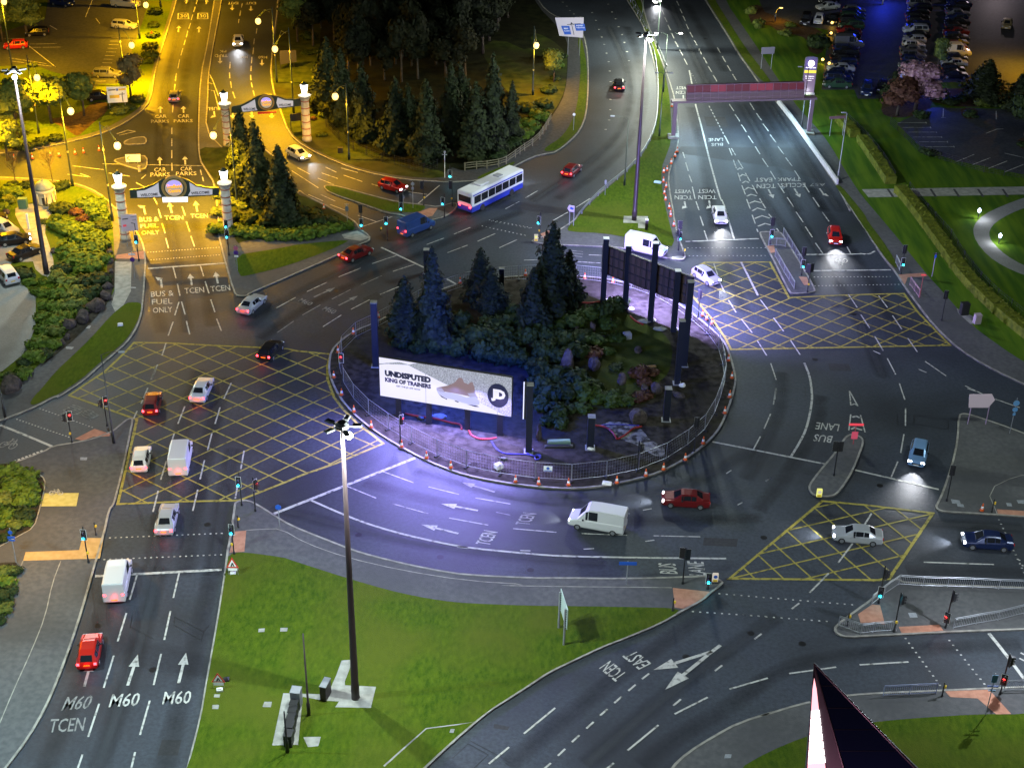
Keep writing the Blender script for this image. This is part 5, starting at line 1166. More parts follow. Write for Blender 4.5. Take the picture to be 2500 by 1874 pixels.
def sh_list(tile, items, grp, where, z=.14):
    for i, it in enumerate(items):
        x, y, r, kd = it[:4]; hk = it[4] if len(it) > 4 else .62; b = Pz('%s %f,%f' % (tile, x, y + r * .35), z)
        px = 3600 / (b - CAMP).length; rr = r / 3.1586 / px; random.seed(int(x * 3 + y))
        tone = {'g': 'bright green', 'd': 'dark green', 'r': 'reddish brown', 'y': 'yellow green', 'p': 'pink', 't': 'olive green', 'm': 'mid green'}[kd]
        shrub(b, rr * 1.05, kd, '%s shrub, %s from the top %s' % (tone, ORD[i + 1], where), grp, hk, z)
L3S = [(60, 50, 90, 'g'), (440, 20, 60, 'd'), (330, 60, 50, 'g'), (470, 175, 80, 'd'), (600, 205, 60, 'r'), (700, 150, 105, 'g'), (790, 195, 50, 'g'), (440, 245, 38, 'g'), (330, 285, 35, 'd'), (640, 255, 50, 'r'), (470, 310, 90, 'g'), (560, 345, 80, 'g'), (655, 325, 70, 'g'), (780, 245, 70, 'g'), (790, 310, 65, 'd'), (610, 410, 100, 'g'), (720, 395, 95, 'g'), (550, 495, 105, 'g'), (700, 475, 110, 'g'), (800, 450, 58, 'g'), (640, 575, 115, 'g'), (770, 560, 90, 'g'), (690, 630, 100, 'g'), (480, 640, 70, 'd'), (170, 690, 95, 'd'), (440, 700, 70, 't'), (240, 745, 55, 'g'), (325, 745, 38, 'g'), (540, 745, 90, 't'), (640, 740, 80, 'd'), (760, 720, 95, 'd'), (460, 820, 85, 'g'), (580, 830, 95, 't'), (700, 830, 90, 'd'), (300, 820, 60, 'g'), (340, 920, 55, 'g'), (440, 930, 80, 'g'), (560, 915, 85, 't'), (650, 960, 55, 'd'), (330, 1010, 60, 'g'), (440, 1040, 95, 'g'), (520, 1000, 70, 'g'), (330, 1110, 70, 'g'), (430, 1120, 75, 't'), (300, 1215, 85, 'g'), (390, 1220, 75, 'g'), (270, 1310, 85, 'g'), (350, 1300, 60, 'd'), (190, 1360, 50, 'd'), (180, 1450, 75, 'g'), (90, 1490, 70, 'd'), (30, 1470, 50, 'g'), (60, 110, 60, 't'), (-20, 170, 80, 'g')]
sh_list('10', L3S, 'shrubs in the garden beside the gate road', 'of the garden left of the gate road')
sh_list('20', [(60, 780, 95, 'g'), (190, 820, 95, 'g'), (20, 870, 70, 'd'), (110, 900, 105, 'g'), (240, 910, 90, 'g'), (50, 1000, 100, 't'), (180, 1000, 100, 'g'), (260, 1010, 60, 'g'), (60, 1110, 85, 'g'), (180, 1110, 85, 'd'), (20, 1190, 50, 'g'), (120, 1190, 60, 't'), (200, 1180, 45, 'g'), (30, 1300, 45, 'd'), (90, 1250, 40, 'd')], 'shrubs in the rounded bed by the cycle track', 'of the rounded bed beside the cycle track', .16)
sh_list('20', [(30, 1555, 70, 't'), (110, 1550, 55, 'd'), (50, 1630, 70, 'g'), (20, 1740, 75, 'd'), (80, 1700, 60, 'd'), (10, 1840, 70, 't'), (55, 1800, 45, 'd'), (-20, 1930, 60, 'd')], 'shrubs in the narrow bed at the left edge', 'of the narrow bed below the buff paving', .16)
sh_list('11', [(-190, 330, 90, 'g'), (-60, 345, 90, 'g'), (60, 360, 85, 'g'), (170, 375, 80, 'g'), (270, 380, 80, 'g'), (380, 375, 85, 'g'), (490, 360, 85, 'g'), (600, 345, 80, 'g'), (700, 325, 75, 'g'), (790, 315, 55, 'g'), (440, 290, 80, 'd'), (560, 270, 80, 'd'), (650, 270, 60, 'd'), (430, 200, 60, 'd'), (530, 210, 60, 'd'), (30, 260, 70, 'd'), (-100, 240, 70, 'd'), (140, 290, 60, 'd'), (-30, 160, 60, 't'), (60, 110, 60, 't'), (-120, 130, 60, 't'), (330, 310, 60, 'd'), (-200, 210, 60, 't'), (-200, 80, 60, 't')], 'hedge shrubs between the two gates', 'of the hedge bed between the gates', .16)
sh_list('12', [(75, 930, 75, 'm', .9), (200, 1000, 90, 'd', 1), (90, 1080, 90, 'd', 1), (260, 1180, 100, 'd', 1), (400, 1140, 90, 'd', 1), (520, 1080, 80, 'm', .8), (620, 1060, 90, 'm', .9), (740, 1010, 90, 'm', .9), (860, 980, 90, 'd', .9), (970, 930, 80, 'd', 1), (900, 1060, 80, 'm'), (680, 1160, 90, 'd'), (820, 1180, 90, 'm'), (960, 1180, 70, 'm'), (540, 1200, 90, 'd', 1), (400, 1290, 100, 'd', 1), (520, 1330, 90, 'd', .9), (660, 1290, 95, 'd', .9), (780, 1290, 75, 'r'), (900, 1280, 60, 'm'), (360, 1430, 110, 'd', 1), (500, 1470, 100, 'd', .9), (650, 1500, 100, 'd', .9), (760, 1540, 90, 'd'), (960, 1400, 55, 'd', .5), (1140, 1450, 80, 'r', .9), (1230, 1440, 55, 'r'), (1180, 1520, 60, 'r'), (950, 1610, 80, 'm'), (1160, 1620, 70, 'r'), (100, 1250, 100, 'd', 1.1), (-40, 1180, 100, 'd', 1), (200, 1340, 100, 'd', 1)],
        'shrubs on the roundabout island', 'of the middle planting on the island', .16)
sh_list('22', [(360, 120, 90, 'd', 1), (450, 190, 90, 'd', 1), (560, 180, 100, 'd', .9), (700, 160, 110, 'm', .9), (820, 200, 90, 'm'), (930, 230, 90, 'm'), (1040, 230, 75, 'm'), (380, 270, 80, 'd', 1), (500, 330, 90, 'd', 1), (600, 300, 70, 'd'), (680, 290, 70, 'm'), (430, 400, 60, 'd', .9), (540, 420, 60, 'd', .8), (1130, 220, 60, 'r'), (320, 180, 60, 'd', 1)], 'shrubs on the near slope of the island', 'of the island slope right of the trainer billboard', .16)
sh_list('11', [(1250, 1080, 90, 'd', 1.2), (1360, 1180, 90, 'd', 1.2), (1540, 1130, 90, 'd', 1.1), (1650, 1060, 90, 'd', 1.1), (1750, 1180, 100, 'd', 1.1), (1880, 1100, 90, 'd', 1.1), (1990, 1190, 100, 'd', 1.1), (1480, 1240, 90, 'd', 1.2), (1620, 1280, 90, 'd', 1.2), (1820, 1300, 100, 'd', 1.2), (1960, 1330, 90, 'd', 1.2), (1330, 1260, 70, 'd', 1), (2080, 1060, 80, 'd', 1), (1200, 1230, 70, 'd', 1)], 'shrubs behind the trainer billboard', 'of the planting behind the trainer billboard', .16)
sh_list('03', [(110, 90, 45, 't', 1), (160, 190, 55, 't', .8), (370, 250, 55, 't', .6), (400, 190, 40, 't'), (620, 340, 80, 'd', .9), (655, 275, 35, 't'), (1560, 740, 60, 'd', .8), (1640, 780, 60, 'd'), (1720, 760, 50, 'd'), (1870, 790, 60, 't'), (1980, 790, 60, 'd'), (2060, 800, 50, 't'), (2160, 830, 50, 'd'), (1790, 880, 45, 'd', .8), (1830, 900, 25, 'd'), (1470, 1170, 55, 'd', .7), (1530, 1180, 35, 'd'), (1420, 880, 60, 'd'), (1150, 720, 50, 'd', 1), (2200, 1110, 40, 'd', .6)], 'shrubs around the hotel car park', 'of the hotel grounds')
sh_list('02', [(450, 430, 60, 't', 1), (520, 500, 45, 'g', .9), (490, 600, 40, 'd'), (440, 690, 60, 'd'), (400, 790, 70, 'd'), (360, 880, 75, 'g'), (300, 950, 80, 'g'), (250, 1020, 70, 'g'), (180, 1090, 70, 'd'), (100, 1130, 60, 'd'), (20, 1190, 55, 'd'), (400, 900, 55, 'g'), (280, 820, 70, 'd'), (560, 430, 30, 'd')], 'hedge shrubs on the edge of the wood', 'of the hedge between wood and footpath')
sh_list('00', [(1150, 420, 60, 'd', .7), (1130, 470, 50, 'd', .7), (1160, 350, 50, 'd'), (1180, 270, 45, 'd'), (1190, 190, 45, 'd'), (1060, 760, 55, 'd'), (930, 850, 60, 't'), (870, 820, 40, 'd'), (1000, 820, 45, 'd'), (1200, 90, 50, 'd'), (80, 1110, 60, 'd'), (200, 1130, 60, 'd'), (320, 1090, 60, 'd'), (430, 1060, 50, 'd'), (100, 1415, 40, 'd'), (210, 1420, 50, 'd'), (490, 1430, 52, 'd', .8), (110, 1490, 60, 'g'), (250, 500, 40, 't')], 'shrubs by the upper left car park', 'of the planting around the upper left car park')
sh_list('01', [(480, 280, 60, 'd', .7), (540, 390, 50, 'd', .4), (470, 400, 50, 'd', .4), (620, 880, 60, 't', .7), (520, 910, 30, 'r', .6), (590, 1030, 40, 'd', .4), (1420, 1240, 50, 'd'), (2080, 980, 60, 'g', .8), (2130, 1010, 60, 'g'), (2030, 1110, 60, 'd'), (1960, 1180, 60, 'd'), (1450, 1190, 60, 'd'), (900, 60, 60, 'd', 1)], 'shrubs on the wooded bank', 'of the wooded bank')
# clipped hedge along the lawn
def hedge(s, wd, h, label, m=LM_HEDGE, z=.14):
    P = chaikin(GG(s, z), False, 1); base = P[0].copy(); b = MB(); random.seed(5)
    b.strip(P, wd, z + h, False, z0=z)
    for p_, q_ in ((P[0], P[1]), (P[-1], P[-2])):
        d = (q_ - p_).normalized(); n_ = Vector((-d.y, d.x, 0)) * wd / 2; b.add([p_ - n_, p_ + n_, p_ + n_ + Vector((0, 0, h)), p_ - n_ + Vector((0, 0, h))], [(0, 1, 2, 3)])
    for a, c in zip(P, P[1:]):
        d = (c - a); L = d.length; dn = d.normalized(); nn = Vector((-dn.y, dn.x, 0))
        for _ in range(int(L * 34)):
            t = random.random(); f = random.random()
            w_ = wd * (1 + .14 * math.sin(t * L * 1.7 + a.x))
            if f < .5: c_ = a + d * t + nn * rnd(-.5, .5) * w_ + Vector((0, 0, h + rnd(-.03, .14))); o_ = Vector((0, 0, 1))
            else:
                sd = 1 if f < .75 else -1; c_ = a + d * t + nn * sd * w_ * .53 + Vector((0, 0, rnd(0, h))); o_ = nn * sd
            leafquad(b, c_, o_, rnd(.14, .32))
    o = rel(b, base).build('hedge', m); o.location = base; return tag(o, label, 'hedge')
hedge('03 785,935 860,1010 905,1060', 1.5, 1.1, 'short yellow green hedge segment behind the brown road sign')
hedge('03 960,1090 1040,1210 1110,1310 1180,1420', 1.6, 1.1, 'yellow green hedge running down to the paved path')
hedge('13 1245,60 1290,100 1400,240 1520,400 1640,570 1760,740 1900,880 2050,1020 2211,1150 2400,1300', 1.6, 1.1, 'long yellow green hedge from the paved path to the right edge')
def mesh_fence(s, label, h=1.8, m=BLACK, z=.14, every=3.0, wires=5, name='fence', pr=.04, wr=.015, group='dark fences'):
    P = GG(s, z); base = P[0].copy(); o = thing(name, label, 'fence', base, 0, group); w_ = MB()
    for a, b in zip(P, P[1:]):
        L = (b - a).length; n = max(1, round(L / every))
        for k in range(n + 1):
            if k == 0 and a is not P[0]: continue
            c = a.lerp(b, k / n); pm = MB(); pm.tube(c - Vector((0, 0, .05)), c + Vector((0, 0, h)), pr, pr, 5); rel(pm, base).build('post', m, o)
        for k in range(wires):
            zz = h * (k + .6) / wires; w_.tube(a + Vector((0, 0, zz)), b + Vector((0, 0, zz)), wr, wr, 4, cap=False)
        for k in range(int(L / .5)):
            c = a.lerp(b, (k + .5) / int(L / .5)); w_.tube(c, c + Vector((0, 0, h)), wr * .8, wr * .8, 3, cap=False)
    rel(w_, base).build('fence_mesh', m, o); return o
mesh_fence('03 840,940 920,1020 1000,1100 1120,1250 1210,1400', 'thin black fence behind the short hedge', 1.6)
mesh_fence('13 1320,60 1460,230 1640,430 1740,600 1870,760 2000,890 2211,1060', 'thin black fence behind the long hedge on the right', 1.6)
mesh_fence('03 1180,960 1400,1170 1560,1230 1900,1330 2211,1380', 'thin black fence around the small car park', 1.3)
mesh_fence('01 620,980 720,1080 830,1160 930,1200 1050,1250 1150,1270 1260,1300 1370,1335 1480,1300', 'thin dark fence across the wooded bank', 1.5)
def rail_fence(s, label):
    P = GG(s, .13); base = P[0].copy(); o = thing('timber_fence', label, 'fence', base); m = mat('weathered_timber', (.17, .15, .10), .9)
    for a, b in zip(P, P[1:]):
        n = max(1, round((b - a).length / 1.9))
        for k in range(n):
            c = a.lerp(b, k / n); pm = MB(); pm.box(c.x - .08, c.y - .08, .1, c.x + .08, c.y + .08, 1.35); rel(pm, base).build('post', m, o)
        for zz in (.5, .85, 1.2):
            r_ = MB(); d = (b - a).normalized(); nn = Vector((-d.y, d.x, 0)) * .03
            for sgn in (0,):
                A, B_ = a + Vector((0, 0, zz - .13)), b + Vector((0, 0, zz - .13)); u = Vector((0, 0, .11))
                r_.add([A - nn, B_ - nn, B_ + nn, A + nn, A - nn + u, B_ - nn + u, B_ + nn + u, A + nn + u], [(3, 2, 1, 0), (4, 5, 6, 7), (0, 1, 5, 4), (1, 2, 6, 5), (2, 3, 7, 6), (3, 0, 4, 7)])
            rel(r_, base).build('rail', m, o)
rail_fence('01 1690,1315 1780,1305 1860,1300 1950,1285 2010,1265 2080,1215 2150,1165 2211,1125 02 370,1075 420,1000 460,930', 'weathered timber rail fence beside the bus')

# ---- rocks and site clutter on the island
for s, r, l, sc in (('12 585,1440', .95, 'upright dark slab rock among the island shrubs', (.9, .7, 1.7)), ('12 790,1420', .7, 'dark boulder right of the upright slab rock', (1, 1, 1.2)), ('12 1005,1530', .6, 'boulder in front of the red shrub on the island', (1.1, .8, 1.2)), ('12 1130,1290', .55, 'pale square boulder on the island grass', (1, .8, .7)), ('12 650,1150', .55, 'boulder in the green shrubs left of the island grass', (.8, .8, 1.2)), ('12 780,1130', .6, 'boulder at the top of the green island shrubs', (.9, .8, 1.3)),
                    ('22 365,545', .6, 'upright brown rock right of the lit strip column', (.7, .6, 1.9)), ('22 1130,400', 1.2, 'large flat boulder between the two short columns', (1.2, 1, .8)), ('22 1270,180', .7, 'boulder left of the right short column', (1, 1, 1)), ('22 1180,170', .6, 'boulder under the red shrub on the right slope', (1, 1, .9)), ('22 1440,210', .6, 'low boulder right of the right short column', (1.3, .8, .5))):
    rock(Pz(s), r, l, sc, .14)
for i, (s, r) in enumerate((('10 820,885', .95), ('10 735,965', 1.15), ('10 640,1055', 1.15), ('10 535,1095', .9), ('10 90,1580', 1.3), ('10 850,545', .55), ('10 855,600', .5), ('10 860,680', .45), ('10 820,740', .7), ('10 415,525', .5), ('10 830,800', .6), ('10 520,1190', .5), ('10 480,1230', .5), ('10 50,225', .6))):
    rock(Pz(s), r, 'boulder edging the garden, %s in order down the path side' % ORD[i + 1], (1, .8, .75), .13)
def tubeobj(name, label, cat, s, r, m, z=.16, group=None):
    P = chaikin([p + Vector((0, 0, r)) for p in GG(s, z)], False, 2); base = P[0].copy(); b = MB(); b.path(P, r, 6); o = rel(b, base).build(name, m); o.location = base; return tag(o, label, cat, group)
REDH = mat('red_ducting', (.30, .02, .02), .5); BLUEH = mat('blue_hose', (.03, .03, .30), .5)
tubeobj('cable_duct', 'red duct curling over the bare soil left of the gravel patch', 'cable', '22 800,440 860,445 910,470 945,510 965,545', .09, REDH)
tubeobj('cable_duct', 'red duct curving right over the gravel patch', 'cable', '22 975,545 1040,510 1090,460 1160,448', .09, REDH)
tubeobj('cable_duct', 'red duct looping under the right end of the trainer billboard', 'cable', '21 1720,480 1740,520 1800,545 1870,548 1935,535', .09, REDH)
tubeobj('cable_duct', 'red duct running straight under the trainer billboard', 'cable', '21 1230,350 1330,370 1480,390 1580,420 1660,430 1665,470', .09, REDH)
tubeobj('cable_duct', 'red duct lying left of the rear billboard', 'cable', '12 645,905 700,915 760,920 820,912 850,905', .10, REDH)
tubeobj('cable_duct', 'thin red duct below the rear billboard', 'cable', '12 1070,1020 1110,1060 1170,1085', .08, REDH)
tubeobj('hose', 'blue hose snaking over the soil to the lit strip column', 'hose', '21 1895,560 1930,620 1985,655 2060,662 2130,660 2211,668', .06, BLUEH)
tubeobj('hose', 'blue hose stretched behind the left short column', 'hose', '22 800,440 900,432 1000,432 1140,440', .05, BLUEH)
tubeobj('hose', 'coiled dark blue hose beside the lit strip column', 'hose', '22 270,650 320,680 350,660 385,670 370,700 335,705 330,680 360,668 380,690', .07, BLUEH)
def small_box(s, wd, dp, h, name, label, cat, m, ang=0, z=.16):
    b = MB(); b.box(-wd / 2, -dp / 2, 0, wd / 2, dp / 2, h, b=.03); b.box(-wd / 2 + .1, -dp / 2 + .08, h, wd / 2 - .1, dp / 2 - .08, h + .06, b=.01); o = b.build(name, m); o.location = Pz(s, z); o.rotation_euler = (0, 0, ang); return tag(o, label, cat)
small_box('22 520,575', 2.3, .55, .35, 'metal_casing', 'green metal casing lying on the dark soil', 'casing', mat('pale_green_metal', (.22, .34, .28), .4, .5), .08)
small_box('22 520,600', 2.9, .5, .12, 'timber_pallet', 'dark pallet under the green metal casing', 'pallet', BLACK, .05)
small_box('22 55,765', .75, .65, .5, 'toolbox', 'white box on the soil behind the fence', 'box', WHITEP, .6)
small_box('12 1045,1190', .9, .6, .8, 'spotlight_housing', 'dark floodlight housing on the island grass', 'floodlight', GREYP, .3)
small_box('12 1215,1410', 1.6, .35, .15, 'timber_board', 'pale board lying on the island grass', 'board', M_BUFF, .2)
small_box('22 890,888', .9, .5, .22, 'sandbag', 'white sandbag on the kerb among the near cones', 'sandbag', WHITEP, -.2, .14)

# ---- temporary fence ring
PK2 = []
cen = sum(PK, Vector()) / len(PK)
for p in PK: PK2.append(p + (cen - p).normalized() * 1.25)
Lr = [0]
for a, b in zip(PK2, PK2[1:] + PK2[:1]): Lr.append(Lr[-1] + (b - a).length)
def along(P, Lr_, d):
    d %= Lr_[-1]
    for i in range(len(P)):
        if Lr_[i + 1] >= d:
            t = (d - Lr_[i]) / max(1e-6, Lr_[i + 1] - Lr_[i]); return P[i].lerp(P[(i + 1) % len(P)], t)
npan = round(Lr[-1] / 3.5)
pts = [along(PK2, Lr, Lr[-1] * k / npan) for k in range(npan)]
def clock(p):
    a = math.degrees(math.atan2(p.y - cen.y, p.x - cen.x)) % 360
    return {0: 'right', 1: 'far right', 2: 'far', 3: 'far left', 4: 'left', 5: 'near left', 6: 'near', 7: 'near right'}[int(((a + 22.5) % 360) // 45)], a
order = sorted(range(npan), key=lambda k: clock((pts[k] + pts[(k + 1) % npan]) / 2)[1]); cnt = {}
for k in order:
    a, b = pts[k], pts[(k + 1) % npan]; mid = (a + b) / 2; w_, _a = clock(mid); cnt[w_] = cnt.get(w_, 0) + 1
    L = (b - a).length - .06; ang = math.atan2(b.y - a.y, b.x - a.x)
    o = thing('temporary_fence_panel', 'steel mesh fence panel, %s anticlockwise on the %s side of the island' % (ORD[cnt[w_]], w_), 'fence panel', (mid.x, mid.y, .14), ang, 'temporary fence panels round the island')
    f = MB(); h = 2.0
    f.path([Vector((-L / 2, 0, .05)), Vector((-L / 2, 0, h)), Vector((L / 2, 0, h)), Vector((L / 2, 0, .05))], .021, 6); f.tube((-L / 2, 0, .2), (L / 2, 0, .2), .024, .024, 5); f.build('frame', GALV, o)
    w2 = MB()
    for i in range(1, 12): w2.tube((-L / 2 + L * i / 12, 0, .2), (-L / 2 + L * i / 12, 0, h), .0045, .0045, 3, cap=False)
    for i in range(1, 5): w2.tube((-L / 2, 0, .2 + (h - .2) * i / 5), (L / 2, 0, .2 + (h - .2) * i / 5), .004, .004, 3, cap=False)
    w2.build('wire_mesh', GALV, o)
    ft = MB(); ft.box(L / 2 - .1, -.35, 0, L / 2 + .15, .35, .13, b=.02); ft.build('foot_block', RUBBER, o)
    if 1 and k in ():
        pass
# ---- cones round the island and along the median
cones = []
for s in ('21 680,70', '21 740,205', '21 835,335', '21 968,455', '21 1203,605', '21 1394,692', '21 1581,765', '22 185,875', '22 364,893', '22 593,900', '22 965,882', '22 1189,828', '22 1325,780', '22 1493,705', '22 1632,578', '22 1798,345', '22 1835,222', '22 1852,75', '12 1837,1640', '12 1852,1495', '12 1700,1080', '12 1660,1045', '12 1627,1015', '12 935,760', '12 718,730', '12 262,705', '11 2157,705', '11 1653,765', '11 1023,1030', '11 829,1155', '11 712,1298', '12 1826,1362'):
    cones.append(Pz(s))
cones.sort(key=lambda p: math.atan2(p.y - cen.y, p.x - cen.x))
for i, p in enumerate(cones): cone(p, 'traffic cone on the island kerb, %s going anticlockwise from the far left' % ORD[i + 1], .03 if 0 else .142, 'traffic cones round the island kerb')
for i, s in enumerate(('02 1432,1175', '02 1415,1210', '02 1385,1265', '02 1353,1320', '02 1328,1335', '02 1325,1408', '02 1346,1448', '02 1333,1498', '02 1342,1545', '02 1370,1610', '02 1382,1652', '12 1381,250', '12 1405,325', '02 1390,825')):
    cone(Pz(s), 'traffic cone on the median path, %s from the advert bridge' % ORD[i + 1], .135, 'traffic cones along the median path')
cone(Pz('23 1885,1095'), 'traffic cone beside the push button post by the pink paving', .135)
cone(Pz('11 893,345'), 'traffic cone under the signal at the hedge tip', .135)
for i, s in enumerate(('00 250,1220', '00 390,1195', '00 455,1200', '00 580,1185', '00 645,1175', '00 765,1158', '00 110,1225')):
    cone(Pz(s), 'white topped marker cone on the yellow-lit slip road, %s from the left' % ORD[i + 1], .01, 'marker cones on the yellow-lit slip road')
cone(Pz('11 603,190'), 'small cone on the exit road beside the hedge', .01)

# ---- masts and lamps
mast('31 847,1120', '21 770,425', 'tall floodlight mast on the near grass, nearest the camera', 42000, -15)
mast('12 1100,275', '02 1203,262', 'tall floodlight mast on the green median at the top', 40000, -15)
mast('10 360,690', '00 62,540', 'tall floodlight mast among the garden shrubs on the left', 24000, -60)
mast('23 2900,950', '13 2950,-600', 'tall floodlight mast beside the slip road outside the frame on the right', 21000, 200)
mast('30 -700,1500', '20 -600,300', 'tall floodlight mast beyond the lower left corner', 50000, 10, col=(.62, .90, 1.0))
mast('33 2350,1500', '23 2420,400', 'tall floodlight mast on the grass outside the frame at the lower right', 12000, 120) if 0 else None
OL = [('10 868,280', '00 765,935', '00 905,1125', 'globe lamp left of the near gate arch'), ('00 560,1435', '00 435,700', '00 545,858', 'globe lamp by the domed kiosk'), ('00 300,1030', '00 200,420', '00 285,600', 'globe lamp among the trees left of the car park'),
      ('00 968,665', '00 900,190', '00 1015,350', 'globe lamp between the parked silver car and the gate road'), ('00 1078,300', '00 1040,-60', '00 1125,40', 'globe lamp beside the yellow-lit van'), ('00 1828,1580', '00 1752,830', '00 1645,1045', 'globe lamp beside the far gate column on the median'),
      ('01 240,638', '01 190,50', '01 95,165', 'topmost globe lamp on the exit road'), ('01 370,872', '01 315,210', '01 225,380', 'globe lamp behind the far gate arch'), ('01 797,1232', '01 768,640', '01 690,745', 'globe lamp in front of the wooded bank'), ('02 318,735', '02 352,200', '02 345,352', 'starburst globe lamp at the edge of the wood')]
for a, b, c, l in OL: globe_lamp(a, b, c, l, 17000 if 'gate' in l or 'kiosk' in l else 6000 if 'starburst' in l or 'wooded' in l else 12000)
globe_lamp('00 100,560', '00 60,-100', '00 30,15', 'globe lamp at the top left corner', 14000)
globe_lamp('00 -260,1330', '00 -330,650', '00 -220,760', 'globe lamp beyond the left edge beside the curved slip road', 20000)
globe_lamp('00 1240,60', '00 1200,-600', '00 1280,-500', 'globe lamp above the top edge on the left of the gate road', 15000)
globe_lamp('20 -240,1330', '20 -330,250', '20 -220,420', 'globe lamp beyond the left edge above the buff paving', 5000)
def column_lamp(base_s, top_s, label, arms, group='unlit street lamp columns', m=DGREEN, lit=None, r=.09, en=0, col=(.5, .6, 1)):
    bs, tp = pp(base_s)[0], pp(top_s)[0]; base = G(bs, .12); H = hgt(bs, tp) - .12; o = thing('lamp_column', label, 'street lamp', base, 0, group)
    p = MB(); p.lathe([(r * 1.6, 0), (r * 1.6, 1.2), (r, 1.3), (r * .6, H)], 10); p.build('pole', m, o, True)
    for s in arms:
        e = onplane(pp(s)[0], base, base + Vector((1, 0, 0))); ex, ez = e.x - base.x, e.z - .12
        a = MB(); a.path([Vector((ex * t, 0, H - .05 + (ez - H) * t + .2 * math.sin(t * math.pi))) for t in (0, .25, .5, .75, 1)], .035, 6); a.build('arm', m, o)
        h = MB(); sg = 1 if ex > 0 else -1; h.box(min(ex, ex + sg * .6), -.13, ez - .08, max(ex, ex + sg * .6), .13, ez + .06, b=.03); h.build('lantern', lit or GREYP, o)
        if en: light('lamp_light', 'POINT', (ex, 0, ez - .4), en, col, o, .1)
    return o
column_lamp('02 1025,1430', '02 1050,915', 'slim lamp column with one arm on the kerb of the curved road', ('02 950,895',))
column_lamp('02 1293,1050', '02 1333,565', 'double arm lamp column on the median beside the cones', ('02 1290,562', '02 1370,562'))
column_lamp('02 1325,710', '02 1355,262', 'double arm lamp column behind the tall mast on the median', ('02 1285,258', '02 1445,258'), lit=E_WHT, en=5000, col=(.95, 1.0, .82))  # lantern lit and its lamp put in to brighten the curved road
column_lamp('02 1278,380', '02 1308,-20', 'lamp column at the top of the median', ('02 1280,20',), lit=E_WHT, en=17000, col=(.95, 1.0, .82))  # lantern lit and made strong to brighten the curved road
column_lamp('02 1163,140', '02 1172,-100', 'lamp column at the very top of the median', ('02 1140,-80',))
column_lamp('03 775,1385', '03 852,872', 'grey lamp column on the pavement beside the white parapet', ('03 835,868',), m=GREYP)
column_lamp('03 492,1005', '03 553,520', 'lamp column in front of the hotel totem sign', ('03 500,515',), m=BLACK)
column_lamp('20 878,572', '10 798,1303', 'black lamp column with one arm beside the yellow box and the grass verge', ('10 912,1290',), m=BLACK)
column_lamp('20 40,372', '20 0,130', 'black pole at the left edge beside the grass verge', (), m=BLACK)
column_lamp('31 487,1250', '31 463,612', 'slim dark pole on the grass left of the big mast', (), m=BROWNP)
column_lamp('31 322,1538', '31 308,1210', 'short dark pole at the foot of the row of cabinets', (), m=BLACK)
column_lamp('01 885,480', '01 862,175', 'small lit lamp pole in the wood', ('01 868,172',), lit=E_WHT)
column_lamp('03 1508,700', '03 1530,560', 'blue-white lamp at the hotel car park', ('03 1531,545',), m=GREYP, lit=E_BLUE, en=2200, col=(.03, .08, 1.0))
column_lamp('03 1120,40', '03 1135,-120', 'added blue lamp in the middle of the hotel car park drive', ('03 1150,-125',), m=GREYP, lit=E_BLUE, en=2600, col=(.02, .05, 1.0))  # extra lamp added to turn the car park bluer
column_lamp('03 2080,-60', '03 2100,-330', 'pale lamp above the top right corner of the hotel drive', ('03 2060,-335',), m=GREYP, lit=E_WHT, en=2600, col=(1, .80, .85))
globe_lamp('03 2270,520', '03 2290,120', '03 2240,200', 'globe lamp just beyond the right edge of the hotel drive', 3000)
column_lamp('33 2420,900', '33 2520,100', 'lamp column beyond the right edge near the red signal', ('33 2380,90',), m=GREYP, lit=E_WHT, en=8000, col=(.80, .88, 1.0))
column_lamp('03 290,170', '03 325,80', 'orange lamp on the hotel forecourt', ('03 326,62',), m=BLACK, lit=E_SOD, en=420, col=(1, .56, .03))
column_lamp('12 1592,1025', '12 1610,1020', 'x', ()) if 0 else None
for i, (s, s2) in enumerate((('13 1855,268', '13 1848,215'), ('13 2015,460', '13 2015,410'))):
    b0 = Pz(s, .15); H = max(.6, hgt(pp(s)[0], pp(s2)[0])); o = thing('path_light', '%s low blue-white light beside the curved path' % ('upper', 'lower')[i], 'bollard light', b0, 0, 'low lights along the curved path')
    p = MB(); p.tube((0, 0, 0), (0, 0, H), .07, .07, 8); p.build('post', BLACK, o); h = MB(); h.lathe([(.05, H), (.18, H + .15), (.20, H + .4), (.05, H + .6)], 12); h.build('lantern', E_BLUE, o, True)
    light('lamp_light', 'POINT', (.35 if i == 0 else -.35, -.1, H + .2), 260, (.9, .92, 1.0), o, .05)
# small orange uplights by the hotel car park
for i, s in enumerate(('03 728,205', '03 720,285', '03 655,490', '03 705,520')):
    b0 = Pz(s, .15); o = thing('garden_light', 'orange garden light beside the car park row, %s from the top' % ORD[i + 1], 'garden light', b0, 0, 'orange garden lights by the car park')
    p = MB(); p.tube((0, 0, 0), (0, 0, .5), .05, .05, 8); p.build('post', BLACK, o); h = MB(); h.ball((0, 0, .7), .25, 10, 7); h.build('globe', E_SOD, o, True); light('lamp_light', 'POINT', (0, -.35, .8), 70, (1, .5, .03), o, .05)

